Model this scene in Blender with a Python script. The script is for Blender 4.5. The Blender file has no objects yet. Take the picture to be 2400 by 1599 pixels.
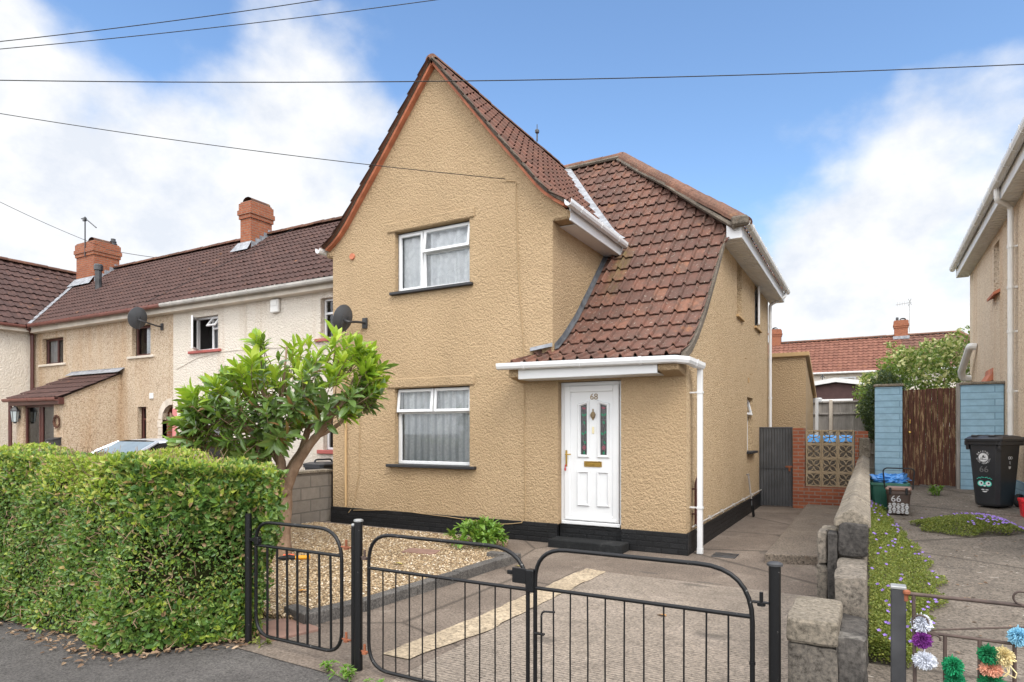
import bpy, bmesh, math, random
import numpy as np
from mathutils import Vector, Matrix
rad = math.radians
PI = math.pi
scene = bpy.context.scene
COL = scene.collection
random.seed(7)
rng = np.random.default_rng(11)

# ------------------------------------------------------------------ camera
cam_d = bpy.data.cameras.new('camera'); cam = bpy.data.objects.new('camera', cam_d); COL.objects.link(cam)
cam.location = (0, 0, 1.63)
cam.rotation_euler = (rad(90), 0, rad(29.2))
cam_d.sensor_fit = 'HORIZONTAL'; cam_d.sensor_width = 36; cam_d.lens = 36 * 1496 / 2400
cam_d.shift_y = (1012 - 799.5) / 2400
cam_d.clip_start = 0.05; cam_d.clip_end = 2000
scene.camera = cam
scene.view_settings.view_transform = 'Standard'; scene.view_settings.look = 'None'
scene.view_settings.exposure = EXPO = 1.25
scene.view_settings.gamma = 1

# ------------------------------------------------------------------ sun and sky
SUN_EL, SUN_AZ = 48.0, 130.0           # azimuth clockwise from +Y; the sun stands behind the camera
sd = bpy.data.lights.new('sun', 'SUN'); sun = bpy.data.objects.new('sun', sd); COL.objects.link(sun)
sd.energy = 1.0; sd.angle = rad(24); sd.color = (1.0, 0.95, 0.87)
sun.location = (0, -20, 40)
_d = Vector((math.sin(rad(SUN_AZ)) * math.cos(rad(SUN_EL)), math.cos(rad(SUN_AZ)) * math.cos(rad(SUN_EL)), math.sin(rad(SUN_EL))))
sun.rotation_euler = _d.to_track_quat('Z', 'Y').to_euler()

def nd(nt, typ, p=None, **kw):
    n = nt.nodes.new(typ)
    for k, v in (p or {}).items(): setattr(n, k, v)
    for k, v in kw.items():
        key = k.replace('_', ' ')
        if key.startswith('i') and key[1:].isdigit(): s = n.inputs[int(key[1:])]
        else: s = n.inputs[key]
        if isinstance(v, bpy.types.NodeSocket): nt.links.new(v, s)
        else: s.default_value = v
    return n
def ramp(nt, fac, stops, interp='LINEAR'):
    n = nt.nodes.new('ShaderNodeValToRGB'); nt.links.new(fac, n.inputs[0])
    cr = n.color_ramp; cr.interpolation = interp
    while len(cr.elements) < len(stops): cr.elements.new(0.5)
    for e, (p, c) in zip(cr.elements, stops):
        e.position = p; e.color = tuple(c) + ((1,) if len(c) == 3 else ())
    return n.outputs[0]
def math_(nt, op, a, b=0.0, c=0.0, clamp=False):
    n = nt.nodes.new('ShaderNodeMath'); n.operation = op; n.use_clamp = clamp
    for i, v in enumerate((a, b, c)):
        if isinstance(v, bpy.types.NodeSocket): nt.links.new(v, n.inputs[i])
        else: n.inputs[i].default_value = v
    return n.outputs[0]
def mixc(nt, fac, a, b, blend='MIX'):
    n = nt.nodes.new('ShaderNodeMix'); n.data_type = 'RGBA'; n.blend_type = blend
    for s, v in ((n.inputs[0], fac), (n.inputs[6], a), (n.inputs[7], b)):
        if isinstance(v, bpy.types.NodeSocket): nt.links.new(v, s)
        else: s.default_value = (tuple(v) + (1,)) if isinstance(v, (tuple, list)) and len(v) == 3 else v
    return n.outputs[2]

w = bpy.data.worlds.new('World'); scene.world = w; w.use_nodes = True
nt = w.node_tree; nt.nodes.clear()
sky = nd(nt, 'ShaderNodeTexSky', dict(sky_type='NISHITA', sun_disc=False, sun_elevation=rad(SUN_EL), sun_rotation=rad(SUN_AZ), air_density=1.0, dust_density=0.9, ozone_density=1.6))
hs = nd(nt, 'ShaderNodeHueSaturation', Saturation=1.10, Color=sky.outputs[0])
bg1 = nd(nt, 'ShaderNodeBackground', Color=hs.outputs[0], Strength=0.110)
tc = nd(nt, 'ShaderNodeTexCoord'); DIR = tc.outputs['Generated']
def blob(c, r0, r1, wgt):
    d = Vector(c).normalized()
    vm = nd(nt, 'ShaderNodeVectorMath', dict(operation='DOT_PRODUCT')); nt.links.new(DIR, vm.inputs[0]); vm.inputs[1].default_value = d
    mr = nd(nt, 'ShaderNodeMapRange', dict(interpolation_type='SMOOTHSTEP'), Value=vm.outputs['Value'], From_Min=math.cos(rad(r1)), From_Max=math.cos(rad(r0)), To_Min=0.0, To_Max=wgt)
    return mr.outputs[0]
sep = nd(nt, 'ShaderNodeSeparateXYZ', Vector=DIR)
# cloud field: broad banks in fixed compass directions, broken up by noise
tot = nd(nt, 'ShaderNodeMapRange', dict(interpolation_type='SMOOTHSTEP'), Value=sep.outputs['Z'], From_Min=0.50, From_Max=0.06, To_Min=-0.30, To_Max=0.50).outputs[0]
for b in [((-.98, .60, .47), 8, 22, .44), ((-1.0, .58, .30), 6, 24, .26), ((-.80, .70, .36), 4, 15, .36), ((-.30, .95, .47), 4, 19, -.36), ((-.05, 1.1, .24), 3, 14, .14), ((-1.01, .58, .70), 2, 8, -.50),
          ((.05, 1.17, .28), 5, 19, .22), ((.125, 1.21, .53), .6, 5, .36), ((.22, 1.26, .42), 2, 8, .06), ((-.40, .90, .66), 2, 20, -.40), ((.0, 1.1, .72), 2, 18, -.24)]:
    tot = math_(nt, 'ADD', tot, blob(*b))
mp = nd(nt, 'ShaderNodeMapping', Vector=DIR); mp.inputs['Scale'].default_value = (1, 1, 1.35)
n1 = nd(nt, 'ShaderNodeTexNoise', Vector=mp.outputs[0], Scale=3.6, Detail=10.0, Roughness=0.54, Distortion=0.0)
vo = nd(nt, 'ShaderNodeTexVoronoi', dict(feature='SMOOTH_F1'), Vector=mp.outputs[0], Scale=9.0); vo2 = nd(nt, 'ShaderNodeTexVoronoi', dict(feature='SMOOTH_F1'), Vector=mp.outputs[0], Scale=21.0)
n2 = nd(nt, 'ShaderNodeTexNoise', Vector=mp.outputs[0], Scale=9.0, Detail=7.0, Roughness=0.6)
f = math_(nt, 'MULTIPLY_ADD', n1.outputs[0], 2.9, -1.28)
f = math_(nt, 'MULTIPLY_ADD', vo.outputs['Distance'], -.42, f); f = math_(nt, 'MULTIPLY_ADD', vo2.outputs['Distance'], -.22, f)
f = math_(nt, 'ADD', f, tot)
# unseen bright cloud sheet overhead and behind the camera, added to lift ambient light
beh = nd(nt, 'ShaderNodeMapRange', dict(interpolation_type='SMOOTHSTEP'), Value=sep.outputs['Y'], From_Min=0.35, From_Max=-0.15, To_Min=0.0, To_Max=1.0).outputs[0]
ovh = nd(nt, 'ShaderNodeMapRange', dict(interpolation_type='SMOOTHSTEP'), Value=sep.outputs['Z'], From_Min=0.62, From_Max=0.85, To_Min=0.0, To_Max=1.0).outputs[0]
fill_cloud = math_(nt, 'MAXIMUM', beh, ovh)
f = math_(nt, 'MULTIPLY_ADD', fill_cloud, 1.3, f)
mask = nd(nt, 'ShaderNodeMapRange', dict(interpolation_type='SMOOTHSTEP'), Value=f, From_Min=-0.20, From_Max=0.56, To_Min=0.0, To_Max=0.97).outputs[0]
cc = ramp(nt, n2.outputs[0], [(0.36, (0.79, 0.83, 0.90)), (0.58, (1.0, 1.0, 1.0))])
bg2 = nd(nt, 'ShaderNodeBackground', Color=cc, Strength=math_(nt, 'MULTIPLY_ADD', fill_cloud, 0.80, 0.45))
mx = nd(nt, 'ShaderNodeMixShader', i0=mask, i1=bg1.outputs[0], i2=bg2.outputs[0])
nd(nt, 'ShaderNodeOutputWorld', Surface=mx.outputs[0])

# ------------------------------------------------------------------ object helpers
class MB:
    """collects shapes and links them as ONE mesh object"""
    def __init__(s, M=None): s.v = []; s.f = []; s.mi = []; s.uv = {}; s.M = M or Matrix()
    def add(s, vs, fs, mi=0, uvs=None):
        b = len(s.v); M = s.M
        s.v += [tuple(M @ Vector(p)) for p in vs]
        for i, f in enumerate(fs):
            if uvs is not None: s.uv[len(s.f)] = uvs[i]
            s.f.append(tuple(b + k for k in f)); s.mi.append(mi)
        return s
    def box(s, x0, x1, y0, y1, z0, z1, mi=0, ch=0):
        if ch:
            c = ch; vs = []; fs = []
            # chamfered box: 24 verts
            idx = {}
            for ix, X in enumerate((x0, x1)):
                for iy, Y in enumerate((y0, y1)):
                    for iz, Z in enumerate((z0, z1)):
                        sx, sy, sz = (1, -1)[ix], (1, -1)[iy], (1, -1)[iz]
                        for a in range(3):
                            p = [X + sx * c, Y + sy * c, Z + sz * c]; p[a] = (X, Y, Z)[a]
                            idx[ix, iy, iz, a] = len(vs); vs.append(p)
            for a in range(3):
                o = [k for k in range(3) if k != a]
                for e in (0, 1):
                    q = []
                    for (i, j) in ((0, 0), (1, 0), (1, 1), (0, 1)):
                        t = [0, 0, 0]; t[a] = e; t[o[0]] = i; t[o[1]] = j; q.append(idx[t[0], t[1], t[2], a])
                    fs.append(q)
                for i in (0, 1):
                    for j in (0, 1):
                        q = []
                        for e in (0, 1):
                            t = [0, 0, 0]; t[a] = e; t[o[0]] = i; t[o[1]] = j
                            q += [idx[t[0], t[1], t[2], o[0]], idx[t[0], t[1], t[2], o[1]]] if e == 0 else [idx[t[0], t[1], t[2], o[1]], idx[t[0], t[1], t[2], o[0]]]
                        fs.append(q)
            for ix in (0, 1):
                for iy in (0, 1):
                    for iz in (0, 1): fs.append([idx[ix, iy, iz, a] for a in range(3)])
            return s.add(vs, fs, mi)
        vs = [(x, y, z) for z in (z0, z1) for y in (y0, y1) for x in (x0, x1)]
        return s.add(vs, [(0, 2, 3, 1), (4, 5, 7, 6), (0, 1, 5, 4), (2, 6, 7, 3), (0, 4, 6, 2), (1, 3, 7, 5)], mi)
    def quad(s, a, b, c, d, mi=0): return s.add([a, b, c, d], [(0, 1, 2, 3)], mi)
    def prism(s, poly, ax, t0, t1, mi=0, bothcaps=True):
        """polygon of (p,q) extruded along axis ax ('x': p,q=y,z  'y': x,z  'z': x,y)"""
        def P(p, q, t): return {'x': (t, p, q), 'y': (p, t, q), 'z': (p, q, t)}[ax]
        n = len(poly); vs = [P(p, q, t0) for p, q in poly] + [P(p, q, t1) for p, q in poly]
        fs = [(i, (i + 1) % n, n + (i + 1) % n, n + i) for i in range(n)]
        fs += [tuple(range(n - 1, -1, -1)), tuple(range(n, 2 * n))]
        return s.add(vs, fs, mi)
    def tube(s, pts, r, n=8, mi=0, cap=True):
        pts = [Vector(p) for p in pts]; rs = r if isinstance(r, (list, tuple)) else [r] * len(pts)
        T = [(pts[min(i + 1, len(pts) - 1)] - pts[max(i - 1, 0)]).normalized() for i in range(len(pts))]
        a = Vector((0, 0, 1)) if abs(T[0].z) < 0.9 else Vector((1, 0, 0))
        S = T[0].cross(a).normalized(); vs = []; fs = []
        for i, p in enumerate(pts):
            S = (S - T[i] * S.dot(T[i])).normalized(); B = T[i].cross(S)
            for k in range(n):
                th = 2 * PI * k / n; vs.append(p + (S * math.cos(th) + B * math.sin(th)) * rs[i])
        for i in range(len(pts) - 1):
            for k in range(n):
                fs.append((i * n + k, i * n + (k + 1) % n, (i + 1) * n + (k + 1) % n, (i + 1) * n + k))
        if cap: fs += [tuple(range(n - 1, -1, -1)), tuple(range((len(pts) - 1) * n, len(pts) * n))]
        return s.add(vs, fs, mi)
    def lathe(s, prof, c, n=20, mi=0, ax='z'):
        vs = []; fs = []; m = len(prof)
        for k in range(n):
            th = 2 * PI * k / n
            for r, h in prof:
                a, b = r * math.cos(th), r * math.sin(th)
                o = {'z': (a, b, h), 'y': (a, h, b), 'x': (h, a, b)}[ax]
                vs.append((c[0] + o[0], c[1] + o[1], c[2] + o[2]))
        for k in range(n):
            for i in range(m - 1):
                fs.append((k * m + i, ((k + 1) % n) * m + i, ((k + 1) % n) * m + i + 1, k * m + i + 1))
        return s.add(vs, fs, mi)
    def sweep(s, prof, path, mi=0, closed=True, caps=True):
        """prof of (side, up) swept along a roughly horizontal path; side is to the right of travel"""
        path = [Vector(p) for p in path]; m = len(prof); vs = []; fs = []
        for i, p in enumerate(path):
            d0 = (path[i] - path[i - 1]) if i else (path[1] - path[0])
            d1 = (path[i + 1] - path[i]) if i < len(path) - 1 else d0
            if i == 0: d0 = d1
            a = Vector((d0.x, d0.y, 0)).normalized(); b = Vector((d1.x, d1.y, 0)).normalized()
            t = (a + b).normalized(); sd_ = Vector((t.y, -t.x, 0)) / max(0.3, t.dot(a))
            for x, z in prof: vs.append(p + sd_ * x + Vector((0, 0, z)))
        for i in range(len(path) - 1):
            for k in range(m if closed else m - 1):
                fs.append((i * m + k, i * m + (k + 1) % m, (i + 1) * m + (k + 1) % m, (i + 1) * m + k))
        if caps and closed: fs += [tuple(range(m - 1, -1, -1)), tuple(range((len(path) - 1) * m, len(path) * m))]
        return s.add(vs, fs, mi)
    def build(s, name, mats, parent=None, loc=None, smooth=False, local=False, bevel=0, autosmooth=None):
        o = bpy.data.objects.new(name, bpy.data.meshes.new(name)); COL.objects.link(o)
        off = Vector((0, 0, 0))
        if parent is not None:
            o.parent = parent
            if not local: off = wloc(parent)
        elif loc is not None:
            o.location = loc; off = Vector(loc) if not local else off
        me = o.data
        V = np.array(s.v, dtype=float).reshape(-1, 3) - np.array(off) if len(s.v) else np.zeros((0, 3))
        me.from_pydata(V.tolist(), [], s.f)
        for m in (mats if isinstance(mats, (list, tuple)) else [mats]): me.materials.append(m)
        if any(s.mi): me.polygons.foreach_set('material_index', s.mi)
        if s.uv:
            ul = me.uv_layers.new(name='UVMap'); data = ul.data
            for p in me.polygons:
                u = s.uv.get(p.index)
                if u is not None:
                    for li, c in zip(p.loop_indices, u): data[li].uv = c
        if smooth: me.polygons.foreach_set('use_smooth', [True] * len(me.polygons))
        me.update()
        if autosmooth:
            me.polygons.foreach_set('use_smooth', [True] * len(me.polygons)); me.set_sharp_from_angle(angle=rad(autosmooth))
        if bevel:
            b = o.modifiers.new('bevel', 'BEVEL'); b.width = bevel; b.segments = 2; b.limit_method = 'ANGLE'
        return o
WL = {}
def wloc(o):
    v = Vector((0, 0, 0))
    while o is not None: v += o.location; o = o.parent
    return v
def tag(o, label=None, cat=None, group=None, kind=None):
    if label: o['label'] = label
    if cat: o['category'] = cat
    if group: o['group'] = group
    if kind: o['kind'] = kind
    return o
def thing(name, label, cat, loc=(0, 0, 0), rz=0, group=None):
    o = bpy.data.objects.new(name, None); COL.objects.link(o); o.empty_display_size = 0.2
    o.location = loc; o.rotation_euler = (0, 0, rz)
    return tag(o, label, cat, group)
def mesh_np(name, V, F, mats, parent=None, loc=None, smooth=False):
    o = bpy.data.objects.new(name, bpy.data.meshes.new(name)); COL.objects.link(o)
    off = np.zeros(3)
    if parent is not None: o.parent = parent; off = np.array(wloc(parent))
    elif loc is not None: o.location = loc; off = np.array(loc)
    o.data.from_pydata((np.asarray(V) - off).tolist(), [], F if isinstance(F, list) else F.tolist())
    for m in (mats if isinstance(mats, (list, tuple)) else [mats]): o.data.materials.append(m)
    if smooth: o.data.polygons.foreach_set('use_smooth', [True] * len(o.data.polygons))
    o.data.update(); return o
def frameM(O, U, N):
    """local (u, n, z) -> world; n points out of the wall"""
    U = Vector(U); N = Vector(N); O = Vector(O)
    return Matrix(((U.x, N.x, 0, O.x), (U.y, N.y, 0, O.y), (U.z, N.z, 1, O.z), (0, 0, 0, 1)))
def fillet(pts, r, n=5):
    pts = [Vector(p) for p in pts]; out = [pts[0]]
    for i in range(1, len(pts) - 1):
        p = pts[i]; a = (pts[i - 1] - p); b = (pts[i + 1] - p)
        rr = min(r, a.length * .49, b.length * .49); a.normalize(); b.normalize()
        A, B = p + a * rr, p + b * rr
        for k in range(n + 1):
            t = k / n; out.append(A * (1 - t) ** 2 + p * 2 * t * (1 - t) + B * t * t)
    out.append(pts[-1]); return out
def wall(mb, outline, holes, depth=0.1, mi=0, reveal_mi=None):
    """flat wall in the mb's (u, n=0, z) frame with rectangular or polygonal openings and their reveals"""
    bm = bmesh.new(); loops = [outline]
    H = []
    for h in holes:
        if not isinstance(h[0], (tuple, list)): h = [(h[0], h[2]), (h[1], h[2]), (h[1], h[3]), (h[0], h[3])]
        H.append(h)
    edges = []
    for lp in [outline] + H:
        vs = [bm.verts.new((u, 0, z)) for u, z in lp]
        for i in range(len(vs)): edges.append(bm.edges.new((vs[i], vs[(i + 1) % len(vs)])))
    bmesh.ops.triangle_fill(bm, use_beauty=True, use_dissolve=False, edges=edges, normal=(0, -1, 0))
    bm.verts.index_update()
    mb.add([v.co[:] for v in bm.verts], [[v.index for v in f.verts] for f in bm.faces], mi)
    bm.free()
    for h in H:
        n = len(h)
        mb.add([(u, 0, z) for u, z in h] + [(u, -depth, z) for u, z in h], [(i, (i + 1) % n, n + (i + 1) % n, n + i) for i in range(n)], mi if reveal_mi is None else reveal_mi)
def leaf_mesh(P, D, Nn, L, W, detail=0, fold=0.25, curl=0.15):
    """many folded leaves: P base, D direction, Nn rough normal (all (n,3)); returns V, F"""
    n = len(P)
    D = D / (np.linalg.norm(D, axis=1, keepdims=True) + 1e-9)
    S = np.cross(D, Nn); S /= (np.linalg.norm(S, axis=1, keepdims=True) + 1e-9)
    U = np.cross(S, D); L = np.broadcast_to(L, (n,))[:, None]; W = np.broadcast_to(W, (n,))[:, None]
    if detail == 0:
        V = np.stack([P, P + D * L * .28 + S * W * .46 + U * W * fold, P + D * L * .68 + S * W * .42 + U * W * fold * .8 - U * L * curl * .4, P + D * L - U * L * curl, P + D * L * .68 - S * W * .42 + U * W * fold * .8 - U * L * curl * .4, P + D * L * .28 - S * W * .46 + U * W * fold], 1)
        b = (np.arange(n) * 6)[:, None]
        F = np.concatenate([b + np.array([[0, 1, 2, 3]]), b + np.array([[0, 3, 4, 5]])])
        return V.reshape(-1, 3), F
    ts = [0, .2, .5, .8, 1.0]; ws = [.12, .70, 1.0, .74, .06]; cols = []
    for t, q in zip(ts, ws):
        c = P + D * L * t - U * L * curl * t * t
        cols += [c + S * W * .5 * q + U * W * fold * q * .5, c, c - S * W * .5 * q + U * W * fold * q * .5]
    V = np.stack(cols, 1); b = (np.arange(n) * 15)[:, None]; fs = []
    for i in range(4):
        k = i * 3
        fs += [b + np.array([[k, k + 1, k + 4, k + 3]]), b + np.array([[k + 1, k + 2, k + 5, k + 4]])]
    return V.reshape(-1, 3), np.concatenate(fs)
def rnd_dirs(n):
    d = rng.normal(size=(n, 3)); return d / np.linalg.norm(d, axis=1, keepdims=True)
def text_mesh(txt, size, ext=0.002):
    c = bpy.data.curves.new('txt', 'FONT'); c.body = txt; c.size = size; c.extrude = ext; c.align_x = 'CENTER'; c.align_y = 'CENTER'; c.resolution_u = 3
    o = bpy.data.objects.new('txt', c); COL.objects.link(o)
    dg = bpy.context.evaluated_depsgraph_get(); m = o.evaluated_get(dg).to_mesh()
    vs = [v.co[:] for v in m.vertices]; fs = [tuple(p.vertices) for p in m.polygons]
    o.evaluated_get(dg).to_mesh_clear(); bpy.data.objects.remove(o); bpy.data.curves.remove(c)
    return vs, fs
# ------------------------------------------------------------------ materials
class MT:
    def __init__(s, name):
        s.m = bpy.data.materials.new(name); s.m.use_nodes = True; s.nt = s.m.node_tree
        s.b = s.nt.nodes['Principled BSDF']; s.out = s.nt.nodes['Material Output']
        s.tc = nd(s.nt, 'ShaderNodeTexCoord'); s.P = s.tc.outputs['Object']; s.UV = s.tc.outputs['UV']
    def n(s, typ, p=None, **k): return nd(s.nt, typ, p, **k)
    def noise(s, scale, detail=4, rough=.55, vec=None, dist=0.0):
        return s.n('ShaderNodeTexNoise', Vector=vec or s.P, Scale=scale, Detail=detail, Roughness=rough, Distortion=dist).outputs[0]
    def vor(s, scale, vec=None, feature='F1', rnd=1.0):
        return s.n('ShaderNodeTexVoronoi', dict(feature=feature), Vector=vec or s.P, Scale=scale, Randomness=rnd)
    def ramp(s, f, st, interp='LINEAR'): return ramp(s.nt, f, st, interp)
    def mix(s, f, a, b, bl='MIX'): return mixc(s.nt, f, a, b, bl)
    def m_(s, op, a, b=0.0, c=0.0, cl=False): return math_(s.nt, op, a, b, c, cl)
    def set(s, col=None, rough=.6, metal=0, spec=.5):
        for key, v in (('Base Color', col), ('Roughness', rough), ('Metallic', metal), ('Specular IOR Level', spec)):
            if v is None: continue
            if isinstance(v, bpy.types.NodeSocket): s.nt.links.new(v, s.b.inputs[key])
            else: s.b.inputs[key].default_value = tuple(v) + (1,) if isinstance(v, (tuple, list)) else v
        return s
    def bump(s, h, strength=.6, dist=.01):
        b = s.n('ShaderNodeBump', Height=h, Strength=strength, Distance=dist); s.nt.links.new(b.outputs[0], s.b.inputs['Normal']); return s
    def scaled(s, sc):
        m = s.n('ShaderNodeMapping', Vector=s.P); m.inputs['Scale'].default_value = sc; return m.outputs[0]
def plain(name, c, rough=.5, metal=0, var=.12, scale=6, spec=.5, bump=0, bs=40):
    t = MT(name); n = t.noise(scale, 5)
    a = tuple(max(0, x * (1 - var)) for x in c); b = tuple(min(1, x * (1 + var)) for x in c)
    t.set(t.ramp(n, [(.3, a), (.7, b)]), rough, metal, spec)
    if bump: t.bump(t.noise(bs, 4), bump, .004)
    return t.m
def stucco(name, c1, c2, lump=26, dist=.03, stain=None):
    t = MT(name); nv = t.n('ShaderNodeTexNoise', Vector=t.P, Scale=lump * .8, Detail=3.0); wv_ = t.n('ShaderNodeVectorMath', dict(operation='MULTIPLY_ADD')); t.nt.links.new(nv.outputs['Color'], wv_.inputs[0]); wv_.inputs[1].default_value = (.03, .03, .03); t.nt.links.new(t.P, wv_.inputs[2])
    v_ = t.vor(lump, vec=wv_.outputs[0]); a = t.noise(lump * 2.2, 4, .65)
    h = t.m_('MULTIPLY_ADD', v_.outputs['Distance'], -.62, a)
    col = t.ramp(t.noise(.9, 5, .6), [(.3, c1), (.7, c2)])
    fleck = t.ramp(t.noise(lump * 2.0, 2), [(.35, (.86, .84, .82)), (.6, (1, 1, 1))])
    col = t.mix(1.0, col, fleck, 'MULTIPLY')
    if stain:
        sv = t.noise(1.0, 5, .6, vec=t.scaled((3.5, 3.5, .22)))
        col = t.mix(t.ramp(sv, [(.52, (0, 0, 0)), (.78, (.55, .55, .55))]), col, stain)
    # faint grime in irregular runs
    g = t.noise(.6, 6, .65, vec=t.scaled((2, 2, .5)))
    col = t.mix(t.ramp(g, [(.52, (0, 0, 0)), (.76, (.30, .30, .30))]), col, tuple(x * .62 for x in c1))
    return t.set(col, .9, spec=.2).bump(h, 1.0, dist).m
def pebble(name, cols, scale=62, dist=.02, stain=None, grime=None):
    t = MT(name); v = t.vor(scale); wn = t.n('ShaderNodeTexWhiteNoise', dict(noise_dimensions='3D'), Vector=v.outputs['Position'])
    col = t.ramp(wn.outputs['Value'], [(i / (len(cols) - 1), c) for i, c in enumerate(cols)])
    col = t.mix(.35, col, t.ramp(t.noise(.8, 5, .6), [(.3, cols[1]), (.7, cols[-2])]))
    if stain:
        sv = t.noise(1.0, 5, .6, vec=t.scaled((2.6, 2.6, .16)))
        col = t.mix(t.ramp(sv, [(.45, (0, 0, 0)), (.72, (.6, .6, .6))]), col, stain, 'MULTIPLY')
    h = t.m_('SUBTRACT', 1.0, v.outputs['Distance'])
    return t.set(col, .9, spec=.2).bump(t.m_('MULTIPLY_ADD', t.noise(24, 3), .7, h), .9, dist).m
def brick(name, c1, c2, mort, bw=.225, rh=.075, ms=.010, rough=.85, bump=.6, speck=None):
    t = MT(name); sp = t.n('ShaderNodeSeparateXYZ', Vector=t.P)
    cb = t.n('ShaderNodeCombineXYZ', X=t.m_('ADD', sp.outputs[0], sp.outputs[1]), Y=sp.outputs[2])
    bt = t.n('ShaderNodeTexBrick', Vector=cb.outputs[0], Scale=1.0, Color1=c1 + (1,), Color2=c2 + (1,), Mortar=mort + (1,), Mortar_Size=ms, Brick_Width=bw, Row_Height=rh, Mortar_Smooth=.15, Bias=-.1)
    col = t.mix(t.ramp(t.noise(9, 6, .65), [(.35, (.45, .45, .45)), (.75, (0, 0, 0))]), bt.outputs[0], tuple(x * .55 for x in c1))
    if speck: col = t.mix(t.ramp(t.noise(55, 3, .7), [(.62, (0, 0, 0)), (.75, (.7, .7, .7))]), col, speck)
    h = t.m_('MULTIPLY_ADD', t.noise(45, 4), .5, t.m_('MULTIPLY', bt.outputs[1], -1.2))
    return t.set(col, rough, spec=.3).bump(h, bump, .012).m
def tilemat(name, stops, lichen, amount=.66, dark=(.085, .05, .038), moss=None):
    t = MT(name); fl = t.n('ShaderNodeVectorMath', dict(operation='FLOOR')); t.nt.links.new(t.UV, fl.inputs[0])
    wn = t.n('ShaderNodeTexWhiteNoise', dict(noise_dimensions='3D'), Vector=fl.outputs[0])
    col = t.ramp(wn.outputs['Value'], stops)
    col = t.mix(t.ramp(t.noise(5.5, 6, .65), [(.38, (.75, .75, .75)), (.62, (0, 0, 0))]), col, dark)
    col = t.mix(t.ramp(t.noise(20, 6, .75), [(amount, (0, 0, 0)), (amount + .10, (.8, .8, .8))]), col, lichen)
    col = t.mix(t.ramp(t.noise(2.1, 6, .7), [(.63, (0, 0, 0)), (.75, (.55, .55, .55))]), col, (.40, .17, .05))
    if moss:                                               # green run-off stain below the end of the gable gutter
        sp = t.n('ShaderNodeSeparateXYZ', Vector=t.P)
        mx_ = t.ramp(t.m_('ABSOLUTE', t.m_('SUBTRACT', sp.outputs[0], moss[0])), [(.05, (1, 1, 1)), (.17, (0, 0, 0))]); my_ = t.n('ShaderNodeMapRange', dict(interpolation_type='SMOOTHSTEP'), Value=sp.outputs[1], From_Min=moss[1], From_Max=moss[1] + .9, To_Min=0.0, To_Max=1.0).outputs[0]; my_ = t.m_('MULTIPLY', my_, t.n('ShaderNodeMapRange', dict(interpolation_type='SMOOTHSTEP'), Value=sp.outputs[1], From_Min=-1.15, From_Max=-1.35, To_Min=0.0, To_Max=1.0).outputs[0])
        k_ = t.m_('MULTIPLY', t.m_('MULTIPLY', mx_, my_), t.ramp(t.noise(7, 5, .7, vec=t.scaled((1.5, .4, .4))), [(.36, (0, 0, 0)), (.60, (.85, .85, .85))]))
        col = t.mix(k_, col, (.15, .118, .042))
    return t.set(col, .82, spec=.3).bump(t.noise(60, 4, .6), .5, .006).m
def leafmat(name, stops, back=None, transl=.3, rough=.4, tmix=.3):
    t = MT(name); g = t.n('ShaderNodeNewGeometry')
    col = t.ramp(g.outputs['Random Per Island'], stops)
    if back: col = t.mix(g.outputs['Backfacing'], col, back)
    t.set(col, rough, spec=.5)
    tr = t.n('ShaderNodeBsdfTranslucent', Color=t.mix(tmix, col, (.5, .6, .05)))
    mx = t.n('ShaderNodeMixShader', i0=transl, i1=t.b.outputs[0], i2=tr.outputs[0]); t.nt.links.new(mx.outputs[0], t.out.inputs[0])
    return t.m
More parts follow.
